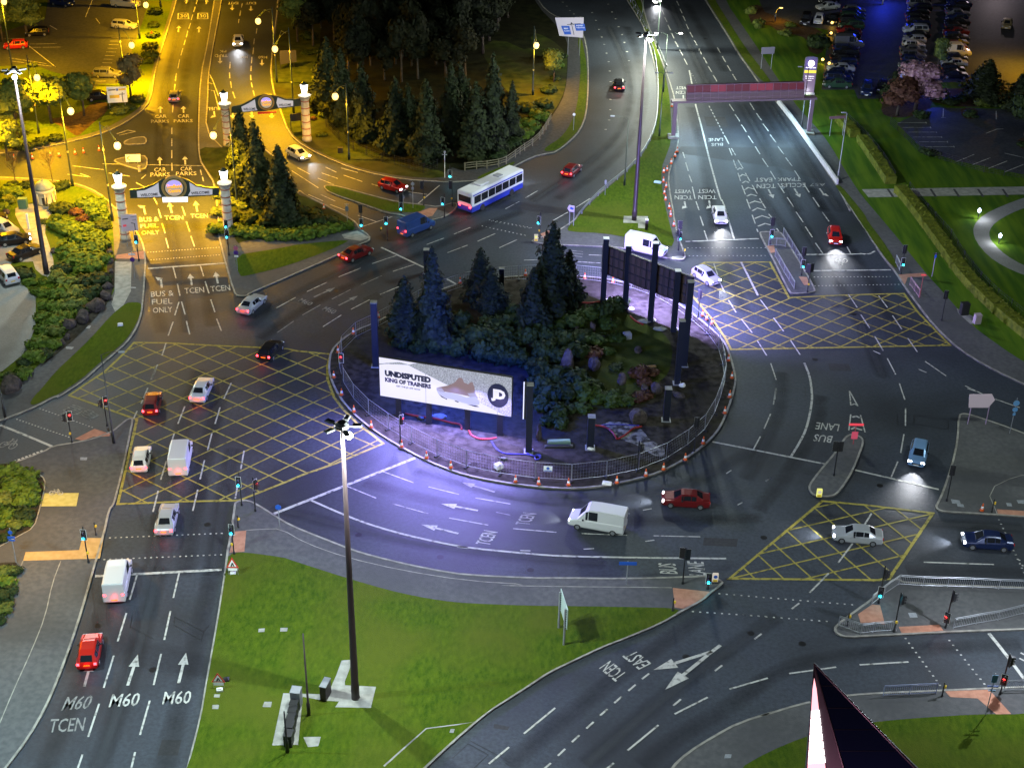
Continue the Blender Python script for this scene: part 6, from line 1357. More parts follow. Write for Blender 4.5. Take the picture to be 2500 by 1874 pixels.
# ---- gates
def gate_column(base_s, top_s, label, dia=1.25, m=None):
    b0 = Pz(base_s, .13); H = hgt(pp(base_s)[0], pp(top_s)[0]) - .13; r = dia / 2
    o = thing('gate_column', label, 'gate column', b0, 0, 'round sandstone gate columns')
    p = MB(); p.lathe([(r * 1.12, 0), (r * 1.12, .5), (r, .6), (r * .96, H - .7)], 20); p.build('shaft', m or STONE, o, True)
    bd = MB()
    for k in range(6): z0 = .9 + (H - 1.8) * k / 5; bd.tube((0, 0, z0), (0, 0, z0 + .14), r * 1.03, r * 1.03, 20)
    bd.build('stone_bands', BAND, o)
    c = MB(); c.lathe([(r, H - .7), (r * 1.1, H - .55), (r * 1.1, H - .4), (r * 1.45, H - .15), (r * 1.5, H), (r * .8, H + .12)], 20); c.build('capital', STONE, o)
    l = MB(); l.lathe([(.22, H + .12), (.34, H + .4), (.55, H + 1.55), (.50, H + 1.62)], 12); l.build('lantern_glass', E_WHT, o)
    f = MB(); f.lathe([(.52, H + 1.62), (.30, H + 1.85), (.05, H + 2.05)], 12)
    for k in range(6): a = k * math.pi / 3; f.tube((.24 * math.cos(a), .24 * math.sin(a), H + .15), (.56 * math.cos(a), .56 * math.sin(a), H + 1.6), .025, .025, 4)
    f.build('lantern_frame', DGREEN, o)
    for k in range(3): a = k * 2.1 + .5; light('lamp_light', 'POINT', (.85 * math.cos(a), .85 * math.sin(a), H + 1.0), 130, (1, .9, .65), o, .05)
    return o
gate_column('10 970,425', '00 940,1425', 'left sandstone column of the near gate')
gate_column('10 1765,372', '00 1730,1400', 'right sandstone column of the near gate')
gate_column('00 1760,1120', '00 1742,790', 'left sandstone column of the far gate')
gate_column('01 473,1085', '01 461,728', 'right sandstone column of the far gate')
SGN_W = emis('lit_sign_panel', (.40, .38, .42), .8, (.25, .25, .25)); SGN_G = mat('gold_paint', (.30, .19, .05), .5); SGN_O = emis('orange_sign_letters', (1.0, .35, .01), 1.5, (.3, .1, 0)); SGN_B = emis('violet_sign_glow', (.30, .25, 1.0), 1.6); SGN_D = emis('lit_emblem', (.46, .34, .20), .9, (.1, .1, .1)); SGN_BAR = emis('white_sign_bar', (1, 1, 1), 2.0)
def gate_arch(base2, outline, pans, circ, bar, label, txt, barm=None):
    a, b = GG(base2, .13); base = Vector((a.x, a.y, .13)); o = thing('gate_arch', label, 'gate arch', base, 0, 'arched welcome signs over the road')
    P = [onplane(p, a, b) for p in pp(outline)]; d = (b - a).normalized(); nn = Vector((d.y, -d.x, 0))
    if nn.dot(CAMP - a) < 0: nn = -nn
    def plate(nm, pts, e0, e1, m_):
        n = len(pts); P2 = [Vector((d.dot(p), p.z, 0)) for p in pts]; tr = tessellate_polygon([P2]); mb = MB()
        F = [p + nn * e1 for p in pts]; Bk = [p + nn * e0 for p in pts]; fs = []
        for t in tr:
            A, B_, C_ = (F[i] for i in t); f = tuple(t) if (B_ - A).cross(C_ - A).dot(nn) > 0 else tuple(reversed(t)); fs.append(f); fs.append(tuple(n + i for i in reversed(f)))
        for i in range(n): j = (i + 1) % n; fs.append((i, n + i, n + j, j))
        mb.add(F + Bk, fs); return rel(mb, base).build(nm, m_, o)
    plate('frame', P, -.15, .15, DGREEN)
    for s in pans: plate('side_panel', [onplane(p, a, b) for p in pp(s)], .151, .18, SGN_W)
    c = onplane(pp(circ[0])[0], a, b); e = onplane(pp(circ[1])[0], a, b); R = (e - c).length
    def disc(r, x=0, z=0): return [c + d * (math.cos(t * math.pi / 14) * r + x) + Vector((0, 0, math.sin(t * math.pi / 14) * r + z)) for t in range(28)]
    plate('emblem_surround', disc(R * 1.32), -.152, .19, SGN_G); plate('emblem_ring', disc(R * 1.04), .191, .23, DGREEN); plate('emblem_disc', disc(R * .93), .231, .26, SGN_D)
    plate('emblem_top', [c + d * (math.cos(math.radians(t)) * R * .80) + Vector((0, 0, R * (.20 + .62 * math.sin(math.radians(t))))) for t in range(0, 181, 15)], .261, .275, SGN_B)
    sg = 1 if d.x > 0 else -1
    for tx, z0, hh, wd in txt:
        T = MB(); text_on(T, tx, c - d * sg * R * wd / 2 + Vector((0, 0, R * z0)), d * sg * R * wd, Vector((0, 0, R * hh)), .04, nn * .29); rel(T, base).build('emblem_lettering', SGN_O, o)
    for s in pans:
        q = [onplane(p, a, b) for p in pp(s)]; xs = sorted(q, key=lambda p: p.x); zb = min(p.z for p in q); x0, x1 = xs[0], xs[-1]; 
        mid = (x0 + x1) / 2; wd = (x1 - x0).length * .72; u = d * sg
        T = MB(); text_on(T, 'WELCOME', Vector((mid.x, mid.y, zb + .18)) - u * wd / 2, u * wd, Vector((0, 0, .38)), .03, nn * .20); rel(T, base).build('welcome_lettering', BLACK, o)
    q = [onplane(p, a, b) for p in pp(bar)]; plate('name_bar', q, .1, .3, barm or SGN_BAR)
gate_arch('10 970,425 1765,372', '00 1000,1462 1100,1450 1180,1420 1240,1385 1300,1368 1345,1364 1400,1368 1450,1386 1510,1423 1590,1442 1690,1445 1690,1503 1550,1510 1345,1522 1200,1522 1005,1526',
          ('00 1055,1470 1120,1462 1185,1432 1222,1405 1228,1480 1245,1512 1060,1518', '00 1460,1402 1510,1435 1590,1452 1638,1455 1638,1497 1450,1505 1468,1470'), ('00 1343,1443', '00 1418,1443'), '00 1252,1518 1448,1515 1448,1550 1256,1553', 'arched welcome sign between the near gate columns', (('Trafford', .0, .42, 1.55), ('Centre', -.50, .38, 1.25)))
gate_arch('00 1760,1120 01 473,1085', '00 1785,822 1850,812 1910,785 1960,755 1995,738 2045,726 2095,730 2140,742 01 240,740 300,760 370,765 425,760 425,815 330,828 240,838 01 150,855 0,864 00 1785,872',
          ('00 1860,822 1915,795 1965,765 1975,830 1985,848 1872,860', '01 245,750 300,770 365,775 365,815 250,828 235,790'), ('01 157,787', '01 205,787'), '01 90,862 235,853 235,865 92,876', 'arched welcome sign between the far gate columns', (('Trafford', .0, .42, 1.55), ('Centre', -.50, .38, 1.25)), REDP)

# ---- advert bridge over the dual carriageway
def advert_bridge():
    a, b = GG('02 1400,1060 03 548,1030', .13); base = Vector((a.x, a.y, .13)); o = thing('advert_bridge', 'long red and white advert screen on a bridge over the dual carriageway', 'advert bridge', base)
    d = (b - a).normalized(); nn = Vector((d.y, -d.x, 0)); nn = nn if nn.dot(CAMP - a) > 0 else -nn
    q = uvquad(a, b, pp('02 1508,658 03 518,632 518,765 02 1505,792')); U, V = q[1] - q[0], q[3] - q[0]
    zb = (q[2].z + q[3].z) / 2
    R_E = emis('red_screen_glow', (.12, .002, .014), .8); P_E = emis('pink_screen_glow', (.16, .10, .15), .5); PK_E = emis('bright_red_screen', (.26, .02, .05), .8)
    m = MB(); board(m, q, .5); rel(m, base).build('screen_cabinet', mat('bridge_steel', (.07, .03, .04), .5), o)
    for i in range(15):
        for j, (v0, v1) in enumerate(((.03, .42), (.52, .74), (.76, .97))):
            u0, u1 = (i + .04) / 15, (i + .96) / 15; L = MB(); L.add([q[0] + U * u + V * v + nn * .03 for u, v in ((u0, v0), (u0, v1), (u1, v1), (u1, v0))], [(0, 1, 2, 3)])
            rel(L, base).build('screen_panel', (PK_E if 2 < i < 5 or i in (8, 9, 10) else R_E) if j == 0 else P_E, o)
    fr = MB()
    for v in (0, .45, .5, .75, 1.0): fr.tube(q[0] + V * v + nn * .06, q[1] + V * v + nn * .06, .05, .05, 4)
    for i in range(16): fr.tube(q[0] + U * i / 15 + nn * .07, q[0] + U * i / 15 + V + nn * .07, .035, .035, 4)
    rel(fr, base).build('screen_frame', mat('mauve_frame', (.22, .15, .20), .5), o)
    MV = mat('mauve_steel', (.17, .12, .155), .5)
    for p_, s in ((a, 1), (b, -1)):
        L = MB(); L.box(p_.x - .28, p_.y - .28, .1, p_.x + .28, p_.y + .28, zb + .1, b=.03); rel(L, base).build('leg', MV, o)
        f = MB(); f.box(p_.x - .8, p_.y - .8, .1, p_.x + .8, p_.y + .8, .5, b=.05); rel(f, base).build('footing', M_SLAB, o)
    bm = MB(); e0, e1 = a + Vector((0, 0, zb - .13)), b + Vector((0, 0, zb - .13)); dd = d * .6
    bm.add([e0 - dd + nn * .3, e1 + dd + nn * .3, e1 + dd - nn * .9, e0 - dd - nn * .9] + [p + Vector((0, 0, .28)) for p in (e0 - dd + nn * .3, e1 + dd + nn * .3, e1 + dd - nn * .9, e0 - dd - nn * .9)], [(3, 2, 1, 0), (4, 5, 6, 7), (0, 1, 5, 4), (1, 2, 6, 5), (2, 3, 7, 6), (3, 0, 4, 7)])
    rel(bm, base).build('walkway', MV, o)
    for k in range(3):
        c = a.lerp(b, (k + .5) / 3) + Vector((0, 0, zb - .9)) - nn * .4 - base; light('screen_and_fill_light', 'POINT', c, 3000, (.50, .80, 1.0), o, .1)
advert_bridge()
# hotel totem
def hotel_totem():
    a = Pz('03 545,725', .14); q = uvquad(a, a + Vector((1, 0, 0)), pp('03 520,450 622,442 590,708 500,712')); base = a
    zt, zb = q[0].z, q[2].z; o = thing('totem_sign', 'tall purple hotel totem sign with a glowing round emblem', 'totem sign', base)
    xl, xr = (q[0].x + q[3].x) / 2 - a.x, (q[1].x + q[2].x) / 2 - a.x; H = zt - .14; z0 = zb - .14
    PU = emis('purple_totem_panel', (.20, .13, .24), 1.0)
    b = MB(); b.box(xl, -.2, 0, xr, .25, H, b=.04); b.build('body', mat('totem_body', (.12, .10, .14), .5), o)
    tp = MB(); tp.lathe([(.001, -.02), ((xr - xl) / 2, 0), ((xr - xl) / 2, .3), (.001, .32)], 20, Matrix.Translation(((xl + xr) / 2, .1, H)) @ Matrix.Rotation(rad(90), 4, 'X') @ Matrix.Diagonal((1, .35, 1, 1))); tp.build('arched_top', mat('totem_body', (.12, .10, .14), .5), o)
    def panel(nm, x0, x1, za, zb_, m_, e=.21): p = MB(); p.box(x0, -e - .02, za, x1, -e + .02, zb_); p.build(nm, m_, o)
    w_ = xr - xl; cx_ = (xl + xr) / 2
    panel('emblem_panel', xl + .05, xr - .05, H * .72, H * .99, emis('violet_totem_panel', (.10, .06, .22), 1)); panel('yellow_panel', xl + .05, xr - .05, H * .60, H * .68, emis('yellow_totem_panel', (.95, .75, .02), 1.3)); panel('text_panel', xl + .05, xr - .05, H * .04, H * .58, PU)
    dd = MB(); dd.tube((cx_, -.27, H * .87), (cx_, -.24, H * .87), w_ * .27, w_ * .27, 20); dd.tube((cx_ - .2, -.275, H * .92), (cx_ - .2, -.24, H * .92), w_ * .12, w_ * .12, 12); dd.build('round_emblem', emis('totem_white', (.95, .92, 1.0), 2.2), o)
    for tx, zz, hh, ww in (('PREMIER INN', .735, .035, .8), ('Bar & Restaurant', .50, .028, .7), ('Meeting Rooms', .44, .028, .65), ('Parking', .38, .028, .4)):
        T = MB(); vs, fs = text_mesh(tx, .03); T.add([(cx_ - w_ * ww / 2 + w_ * ww * u, -.26, H * zz + H * hh * v) for u, v in vs], fs); T.build('lettering', emis('totem_white', (.95, .92, 1.0), 2.2), o)
    f = MB(); f.box(xl - .1, -.5, -.05, xr + .1, .5, .35, b=.04); f.build('plinth', M_SLAB, o)
    light('sign_light', 'POINT', (cx_, -.8, .6), 90, (.9, .85, 1), o, .05); light('sign_light', 'POINT', (cx_, -1.4, H * .8), 160, (.3, .25, 1), o, .05)
hotel_totem()
# big blade-shaped totem by the camera
def blade_totem():
    zA = 24.0; A = G(pp('33 590,850')[0], zA); dA = ray(pp('33 560,1658')[0])
    k = (A.x * dA.x + A.y * dA.y) / (dA.x ** 2 + dA.y ** 2); zc = CAMH + k * dA.z
    C_ = [G(pp(s)[0], zc) for s in ('33 530,1658', '33 690,1658', '33 820,1658', '33 1375,1658')]
    # give the blade real depth: push the far corners back
    f_ = (zA - .12) / (zA - zc); B_ = [A + (c - A) * f_ for c in C_]; base = Vector((B_[0].x, B_[0].y, .12)); o = thing('totem_sign', 'giant triangular dark blue blade sign with a glowing pink edge by the lower right corner', 'totem sign', base)
    far = B_[3] + Vector((-.5, 2.0, 0)); bk = B_[0] + Vector((.3, 2.2, 0)); A2 = A + Vector((.25, .35, 0))
    def face(nm, pts, m_):
        b = MB(); b.add([p - base for p in pts], [tuple(range(len(pts)))]); b.build(nm, m_, o)
    face('dark_face', [B_[2], B_[3], A], mat('gloss_navy_cladding', (.010, .018, .06), .12)); face('grey_fin', [B_[1], B_[2], A], mat('grey_cladding', (.20, .18, .20), .5)); face('lit_edge_frame', [B_[0], B_[1], A], DARKBLUE)
    face('rear_face', [far, bk, A], DARKBLUE); face('right_edge', [B_[3], far, A], DARKBLUE); face('left_edge', [bk, B_[0], A], DARKBLUE)
    sm = MB()
    for k in range(1, 14):
        t = k / 14; P0, P1 = B_[2].lerp(A, t), B_[3].lerp(A, t); sm.tube(P0 - base, P1 - base, .018, .018, 4, cap=False)
    sm.build('panel_joints', DARKBLUE, o)
    ep = MB(); ep.tube(B_[3] - base, A - base, .12, .06, 6); ep.tube(B_[2] - base, A - base, .10, .05, 6); ep.build('edge_trim', BLACK, o)
    tc = 1 - (zA - zc) / (zA - .12)
    nn = (B_[1] - B_[0]).cross(A - B_[0]).normalized(); nn = nn if nn.dot(CAMP - A) > 0 else -nn
    def W(u, t): L = B_[0].lerp(A, t); R = B_[1].lerp(A, t); return L.lerp(R, u) + nn * .03 - base
    lp = MB(); lp.add([W(.06, 0), W(.94, 0), W(.90, .92), W(.5, .955), W(.12, .92)], [(0, 1, 2, 3, 4)]); lp.build('lit_panel', emis('pink_lit_panel', (1.0, .40, .46), 2.0), o)
    for i in range(7):
        t0 = tc + (1 - tc) * (.50 - i * .075)
        lt = MB(); lt.add([p + nn * .03 for p in (W(.08, t0), W(.97, t0 + .004), W(.97, t0 + .004 + (1 - tc) * .062), W(.08, t0 + (1 - tc) * .062))], [(0, 1, 2, 3)]); lt.build('lit_letter_box', emis('white_lit_letter', (1, .93, .93), 3.2), o)
    nv = Vector((nn.x, nn.y, 0)).normalized(); light('sign_light', 'POINT', W(.4, .35) + nv * 3.5, 1100, (1.0, .40, .62), o, .1)
    light('sign_light', 'POINT', W(.4, .1) + nv * 4.5, 1300, (1.0, .45, .70), o, .1)
blade_totem()
# ---- traffic signals: (base/top pixels, label, heads)
GRN, RED, OFF = 'green', 'red', None
SIG = [
 ('12 1440,510 1462,288', 'signal pole by the cone path at the top stop line', [(.90, 175, OFF, 0), (.62, -70, OFF, -.1), (.52, 20, GRN, .05)], 0),
 ('13 255,468 266,258', 'signal pole on the top of the narrow splitter island', [(.88, 180, OFF, 0), (.45, 0, GRN, 0)], 0),
 ('13 495,702 512,488', 'signal pole half way down the narrow splitter island', [(.88, 180, OFF, 0), (.45, 0, GRN, 0)], 0),
 ('13 540,832 562,608', 'signal pole with twin heads at the near tip of the narrow splitter island', [(.84, 160, OFF, -.28), (.86, 200, OFF, .2)], 1),
 ('13 1262,692 1278,468', 'signal pole beside the little railing on the right pavement', [(.88, 180, OFF, 0), (.45, 0, GRN, 0)], 0),
 ('13 1575,1050 1592,818', 'dark signal pole on the right pavement near the cabinets', [(.88, 180, OFF, 0)], 0),
 ('23 1615,1017 1658,745', 'dark signal pole at the corner right of the pale blue car', [(.88, 175, OFF, 0)], 0),
 ('23 745,822 778,558', 'twin headed signal on the curved splitter island', [(.86, 175, OFF, -.26), (.86, 185, OFF, .26)], 0),
 ('33 1090,387 1120,88', 'signal with a green light at the near corner of the right yellow box', [(.78, 90, OFF, .1), (.32, -15, GRN, 0)], 0),
 ('33 1208,607 1240,298', 'signal behind the railing at the tip of the near right island', [(.84, 90, OFF, .1)], 1),
 ('33 1605,577 1655,278', 'signal between the pink paving and the sloping railing', [(.84, 90, OFF, .1), (.28, -40, RED, -.05)], 1),
 ('33 2027,1087 2063,763', 'signal with a red light beside the blue sign pole at the lower right', [(.84, 90, OFF, .1), (.38, -25, RED, 0)], 1),
 ('32 1473,237 22 1493,1372', 'twin headed signal between the words bus and lane', [(.84, 170, OFF, -.24), (.80, 190, OFF, .24)], 0),
 ('21 75,1097 62,828', 'signal showing red on the tip left of the central stop line', [(.80, 55, RED, .18)], 0),
 ('20 1865,1052 1850,792', 'signal showing green on the rounded tip beside the left yellow box', [(.74, -5, GRN, -.1)], 0),
 ('20 1805,1427 1790,1163', 'signal showing green beside the pink tactile paving at the lower left', [(.76, -5, GRN, 0)], 1),
 ('20 682,1492 652,1208', 'signal showing green on the buff paving', [(.80, -5, GRN, 0)], 1),
 ('20 555,567 525,312', 'twin headed signal showing red in the side road mouth', [(.84, 20, RED, .2), (.80, -60, OFF, -.25)], 1),
 ('20 828,442 805,200', 'twin headed signal showing red by the keep clear lettering', [(.84, 20, RED, .22), (.78, -60, 'amber', -.22)], 0),
 ('10 1072,592 1045,360', 'signal showing green left of the near gate stop line', [(.76, 0, GRN, 0)], 0),
 ('10 1757,462 1732,268', 'signal showing green against the right near gate column', [(.84, 0, GRN, 0)], 0),
 ('10 1767,547 1748,335', 'signal showing green in front of the right near gate column', [(.80, 0, GRN, -.05)], 0),
 ('11 893,347 880,158', 'signal at the hedge tip with a green light low on its pole', [(.85, 180, OFF, -.05), (.30, 0, GRN, 0)], 0),
 ('11 1093,432 1090,228', 'signal with a white edged backboard on the far side of the roundabout road', [(.78, 8, GRN, -.14)], 0),
 ('11 1532,257 1527,68', 'signal showing green on the tip of the grassy traffic island', [(.70, -10, GRN, -.18)], 0),
 ('11 1592,167 01 1592,1393', 'signal seen from behind at the right end of the grassy traffic island', [(.84, 185, OFF, -.22)], 1),
 ('01 1372,1582 1368,1388', 'signal seen from behind in front of the red hatchback', [(.80, 185, OFF, -.2)], 1),
 ('01 1573,1402 1570,1270', 'signal showing green beside the pale post near the timber fence', [(.50, 0, GRN, .05)], 0),
 ('01 1198,1642 1195,1480', 'signal on the grassy traffic island below the red hatchback', [(.72, 180, OFF, 0), (.34, 0, GRN, 0)], 0),
 ('12 372,417 375,208', 'signal showing green at the left tip of the green median', [(.70, -25, GRN, -.16)], 1),
 ('12 1592,1027 1612,808', 'dark signal on the island kerb right of the rear billboard', [(.84, 150, OFF, 0)], 0),
 ('22 1122,797 1132,548', 'signal on the near right soil of the island behind the fence', [(.80, 90, OFF, .1)], 0),
 ('22 1563,637 1587,373', 'dark signal behind the fence on the right of the island', [(.86, 180, OFF, 0)], 0),
 ('11 750,1620 740,1288', 'signal showing red on the left edge of the island', [(.88, 0, RED, 0)], 0),
 ('21 1193,572 1188,328', 'signal showing red under the trainer billboard', [(.78, 40, RED, .14)], 0)]
for s, l, hs, pb in SIG: signal(s, l, hs, bool(pb))
def pushpost(s, top, label):
    bs, tp = pp(s)[0], pp(top)[0]; base = G(bs, .12); H = hgt(bs, tp) - .12; o = thing('push_button_post', label, 'crossing post', base, 0, 'push button posts at the crossings')
    p = MB(); p.tube((0, 0, 0), (0, 0, H), .06, .06, 8); p.lathe([(.10, 0), (.10, .15), (.06, .2)], 8); p.build('post', BLACK, o); inst('push_button_box', PUSH, o, (0, 0, H * .72), (0, 0, rad(70)))
pushpost('32 1397,447', '32 1397,338', 'push button post beside the large pink paving'); pushpost('33 848,560', '33 858,450', 'push button post inside the railing at the island tip'); pushpost('33 1577,1105', '33 1587,985', 'push button post right of the lower right railing')
pushpost('23 1962,1105', '23 1970,992', 'push button post on the right pavement beside the cone'); pushpost('20 1838,1222', '20 1835,1120', 'push button post on the rounded tip near the pink paving'); pushpost('20 740,1280', '20 737,1172', 'push button post behind the buff paving'); pushpost('12 470,360', '12 470,283', 'push button post at the left tip of the median'); pushpost('11 1038,358', '11 1040,322', 'push button post on the corner beyond the trails'); pushpost('12 1480,550', '12 1480,480', 'push button post at the end of the cone path')
# small lit signal on a short post, bollards
signal('32 1667,280 1665,160', 'short signal post with a bright green light at the near tip', [(.80, -10, GRN, 0)], False)
def bollard(s, label, m, em, z=.12):
    b0 = Pz(s, z); o = thing('keep_left_bollard', label, 'bollard', b0, 0, 'lit keep left bollards'); b = MB(); b.box(-.25, -.12, .08, .25, .12, 1.0, b=.05); b.build('shell', m, o)
    f = MB(); f.box(-.30, -.18, 0, .30, .18, .08, b=.02); f.build('base', BLACK, o); p = MB(); p.tube((0, -.14, .68), (0, -.125, .68), .18, .18, 16); p.build('sign_disc', em, o)
    c = MB(); c.box(-.2, -.135, .14, .2, -.122, .38); c.build('reflector', YELLOWP, o)
YB = emis('yellow_bollard_glow', (.85, .85, .20), 1.0); WB = emis('white_bollard_glow', (.8, .72, .6), .7)
bollard('23 628,990', 'glowing yellow bollard on the near tip of the curved splitter island', YB, WB); bollard('32 1722,225', 'white keep left bollard on the near tip beside the bus lane', WB, BLUESIGN); bollard('12 343,440', 'white bollard at the left tip of the green median', WB, YB)

# ---- signs
signboard('00 850,850 970,845', '00 820,672 972,668 985,788 832,795', 'white map style direction sign beside the upper left car park', REFL, decor=[('sign_lettering', BLACK, [('P', [(.08, .17), (.45, .15), (.45, .22), (.08, .24)]), ('L', [(.78, .95), (.76, .55), (.78, .35)], .12), ('L', [(.60, .48), (.90, .46)], .10)]), ('blue_patch', BLUESIGN, [('P', [(.48, .12), (.58, .11), (.58, .25), (.48, .26)])]), ('yellow_patch', YELLOWP, [('P', [(.60, .12), (.95, .10), (.95, .22), (.60, .24)]), ('P', [(.12, .52), (.62, .50), (.62, .70), (.12, .72)])])])
signboard('00 990,1270 1060,1268', '00 965,1192 1082,1190 1084,1248 972,1250', 'small white chevron sign on the triangular island', REFL, decor=[('chevron', BLACK, [('L', [(.28, .2), (.10, .5), (.28, .8)], .12)])])
signboard('10 985,480 1042,475', '10 930,235 1052,230 1068,355 940,365', 'pale pink direction sign in front of the left near gate column', mat('pale_pink_sign', (.50, .42, .46), .5), decor=[('sign_lettering', BLACK, [('P', [(.08, .24), (.45, .21), (.45, .27), (.08, .30)]), ('L', [(.86, .95), (.84, .55), (.62, .50)], .10), ('L', [(.70, .35), (.95, .33)], .05), ('L', [(.60, .15), (.95, .13)], .05)]), ('red_patch', emis('red_sign_glow', (.8, .05, .08), .8), [('P', [(.10, .60), (.30, .58), (.32, .70), (.10, .72)])])])
signboard('02 588,440 678,436', '02 490,138 712,136 705,292 523,278', 'large white roundabout map sign with blue panels beside the curved road', mat('white_pink_sign', (.62, .55, .58), .5), decor=[('sign_lettering', BLACK, [('L', [(.52, .95), (.52, .30)], .10), ('L', [(.36, .38), (.84, .34)], .10), ('L', [(.47, .42), (.52, .27), (.58, .40)], .10)]), ('blue_panel', BLUESIGN, [('P', [(.14, .45), (.43, .45), (.43, .93), (.19, .93)]), ('P', [(.62, .35), (.97, .35), (.97, .73), (.62, .73)])]), ('blue_panel_lettering', WHITEP, [('T', 'A5081', .66, .40, .24, .08), ('T', 'Trafford Park', .65, .52, .30, .07), ('T', 'M60', .22, .55, .14, .09), ('T', 'The NORTH', .20, .70, .20, .07)])])
signboard('02 2078,540 2155,538', '02 2083,367 2187,363 2180,415 2080,420', 'grey direction sign seen from behind on the lawn near the advert bridge', mat('sign_back', (.20, .18, .21), .6))
signboard('03 712,1060 812,1055', '03 712,900 838,893 836,913 712,920', 'thin brown edged sign on the lawn behind the hedge end', mat('brown_sign', (.20, .11, .13), .6))
signboard('12 597,322 629,328', '12 585,185 598,160 640,168 638,215 600,210', 'small arrow shaped direction sign with a blue panel at the left end of the median', mat('white_pink_sign', (.62, .55, .58), .5), decor=[('blue_panel', BLUESIGN, [('P', [(.30, .28), (.85, .32), (.85, .75), (.30, .66)])])])
signboard('23 1777,437 1915,440', '23 1790,198 1965,196 1988,240 1935,300 1785,300', 'large arrow shaped direction sign seen from behind at the right', mat('pale_pink_back', (.70, .55, .62), .6), post=mat('mauve_post', (.40, .28, .42), .5))
q_ = ('33 1915,1247 1945,905')
def multi(s, label, plates, post=GREYP): return polesign(s.split()[0] + ' ' + s.split()[1], s.split()[0] + ' ' + s.split()[2], label, plates, post)
LBLUE = mat('pale_blue_sign_back', (.12, .30, .55), .5)
multi('33 1915,1247 1945,905', 'tall pole with blue plates beside the red signal at the lower right', [(.88, 'box', .22, .75, LBLUE), (.70, 'box', .42, .14, BLUESIGN), (.60, 'box', .30, .12, LBLUE)])
multi('23 2100,495 2150,215', 'grey pole with two round blue signs near the arrow shaped sign', [(.86, 'disc', .32, .3, LBLUE), (.68, 'disc', .28, .3, LBLUE), (.55, 'box', .14, .3, LBLUE)])
multi('20 125,1492 97,1212', 'pole with stacked blue signs on the left footway', [(.88, 'disc', .20, .3, BLUESIGN), (.74, 'box', .34, .22, BLUESIGN), (.66, 'box', .30, .16, BLUESIGN)])
multi('21 262,1217 255,1038', 'post with a round blue sign on the near kerb left of the big mast', [(.90, 'disc', .28, .3, BLUESIGN)])
multi('32 1040,237 1045,55', 'post with a small blue direction sign on the footway edge', [(.92, 'box', .78, .34, BLUESIGN)])
multi('10 1040,725 1003,515', 'post with a round purple sign and white plate left of the near stop line', [(.92, 'box', .40, .2, REFL), (.72, 'disc', .30, .3, mat('purple_sign', (.07, .02, .20), .4))])
multi('10 1832,662 1818,465', 'post with purple and red ringed round signs on the grass right of the gate', [(.90, 'disc', .30, .3, mat('red_ring_sign', (.45, .12, .18), .4)), (.72, 'disc', .30, .3, mat('purple_sign', (.07, .02, .20), .4)), (.58, 'box', .24, .22, REFL)])
multi('13 1500,712 1530,520', 'slim pink post with a small blue plate on the right lawn', [(.97, 'box', .35, .1, BROWNP), (.86, 'box', .12, .4, BLUESIGN)], mat('mauve_post', (.40, .28, .42), .5))
multi('13 1405,872 1447,688', 'red lit post at the end of the railing on the right pavement', [(.98, 'box', .30, .14, emis('red_post_glow', (.8, .05, .08), 1.0))], emis('red_post', (.30, .03, .05), .6))
multi('23 893,580 910,415', 'red lit tee shaped sign on the far tip of the curved splitter island', [(.98, 'box', .75, .26, emis('red_post_glow', (.8, .05, .08), 1.0)), (.45, 'box', .32, .85, emis('red_plate_glow', (.55, .06, .12), .8))], emis('red_post', (.30, .03, .05), .6))
multi('02 632,1005 636,870', 'small white disc sign on the grass verge of the curved road', [(.95, 'disc', .22, .3, REFL)], GREYP)
multi('02 875,1505 876,1378', 'grey cabinet-like sign post on the kerb of the curved road', [(.85, 'box', .15, .6, GREYP)], GREYP)
multi('01 1535,1370 1540,1160', 'pale grey post with a small camera head near the timber fence', [(.98, 'box', .14, .3, GREYP), (.88, 'box', .35, .10, GREYP)], REFL)
multi('01 1215,1625 1210,1440', 'pale post with a plate on the grassy traffic island', [(.6, 'box', .16, .4, GREYP)], GREYP)
multi('01 1290,1605 1288,1395', 'pale post with a round plate on the grassy traffic island', [(.92, 'disc', .24, .4, GREYP), (.75, 'box', .16, .4, GREYP)], GREYP)
multi('11 785,310 770,140', 'grey blue post sign at the end of the hedge', [(.75, 'box', .22, .7, mat('slate_sign', (.10, .13, .17), .5)), (.97, 'box', .3, .08, GREYP)], GREYP)
multi('00 1175,290 1155,240', 'small red and white triangular sign by the upper car park hedge', [(.9, 'tri', .35, .55, REDP)], GREYP)
signboard('01 270,545 375,535', '01 262,392 388,388 392,478 268,500', 'dark board on posts behind the far gate lamp', mat('dark_board', (.04, .035, .02), .7), post=BLACK)
signboard('01 352,1010 430,1000', '01 340,880 425,872 430,930 345,938', 'black board on posts left of the right far gate column', BLACK, post=BLACK)
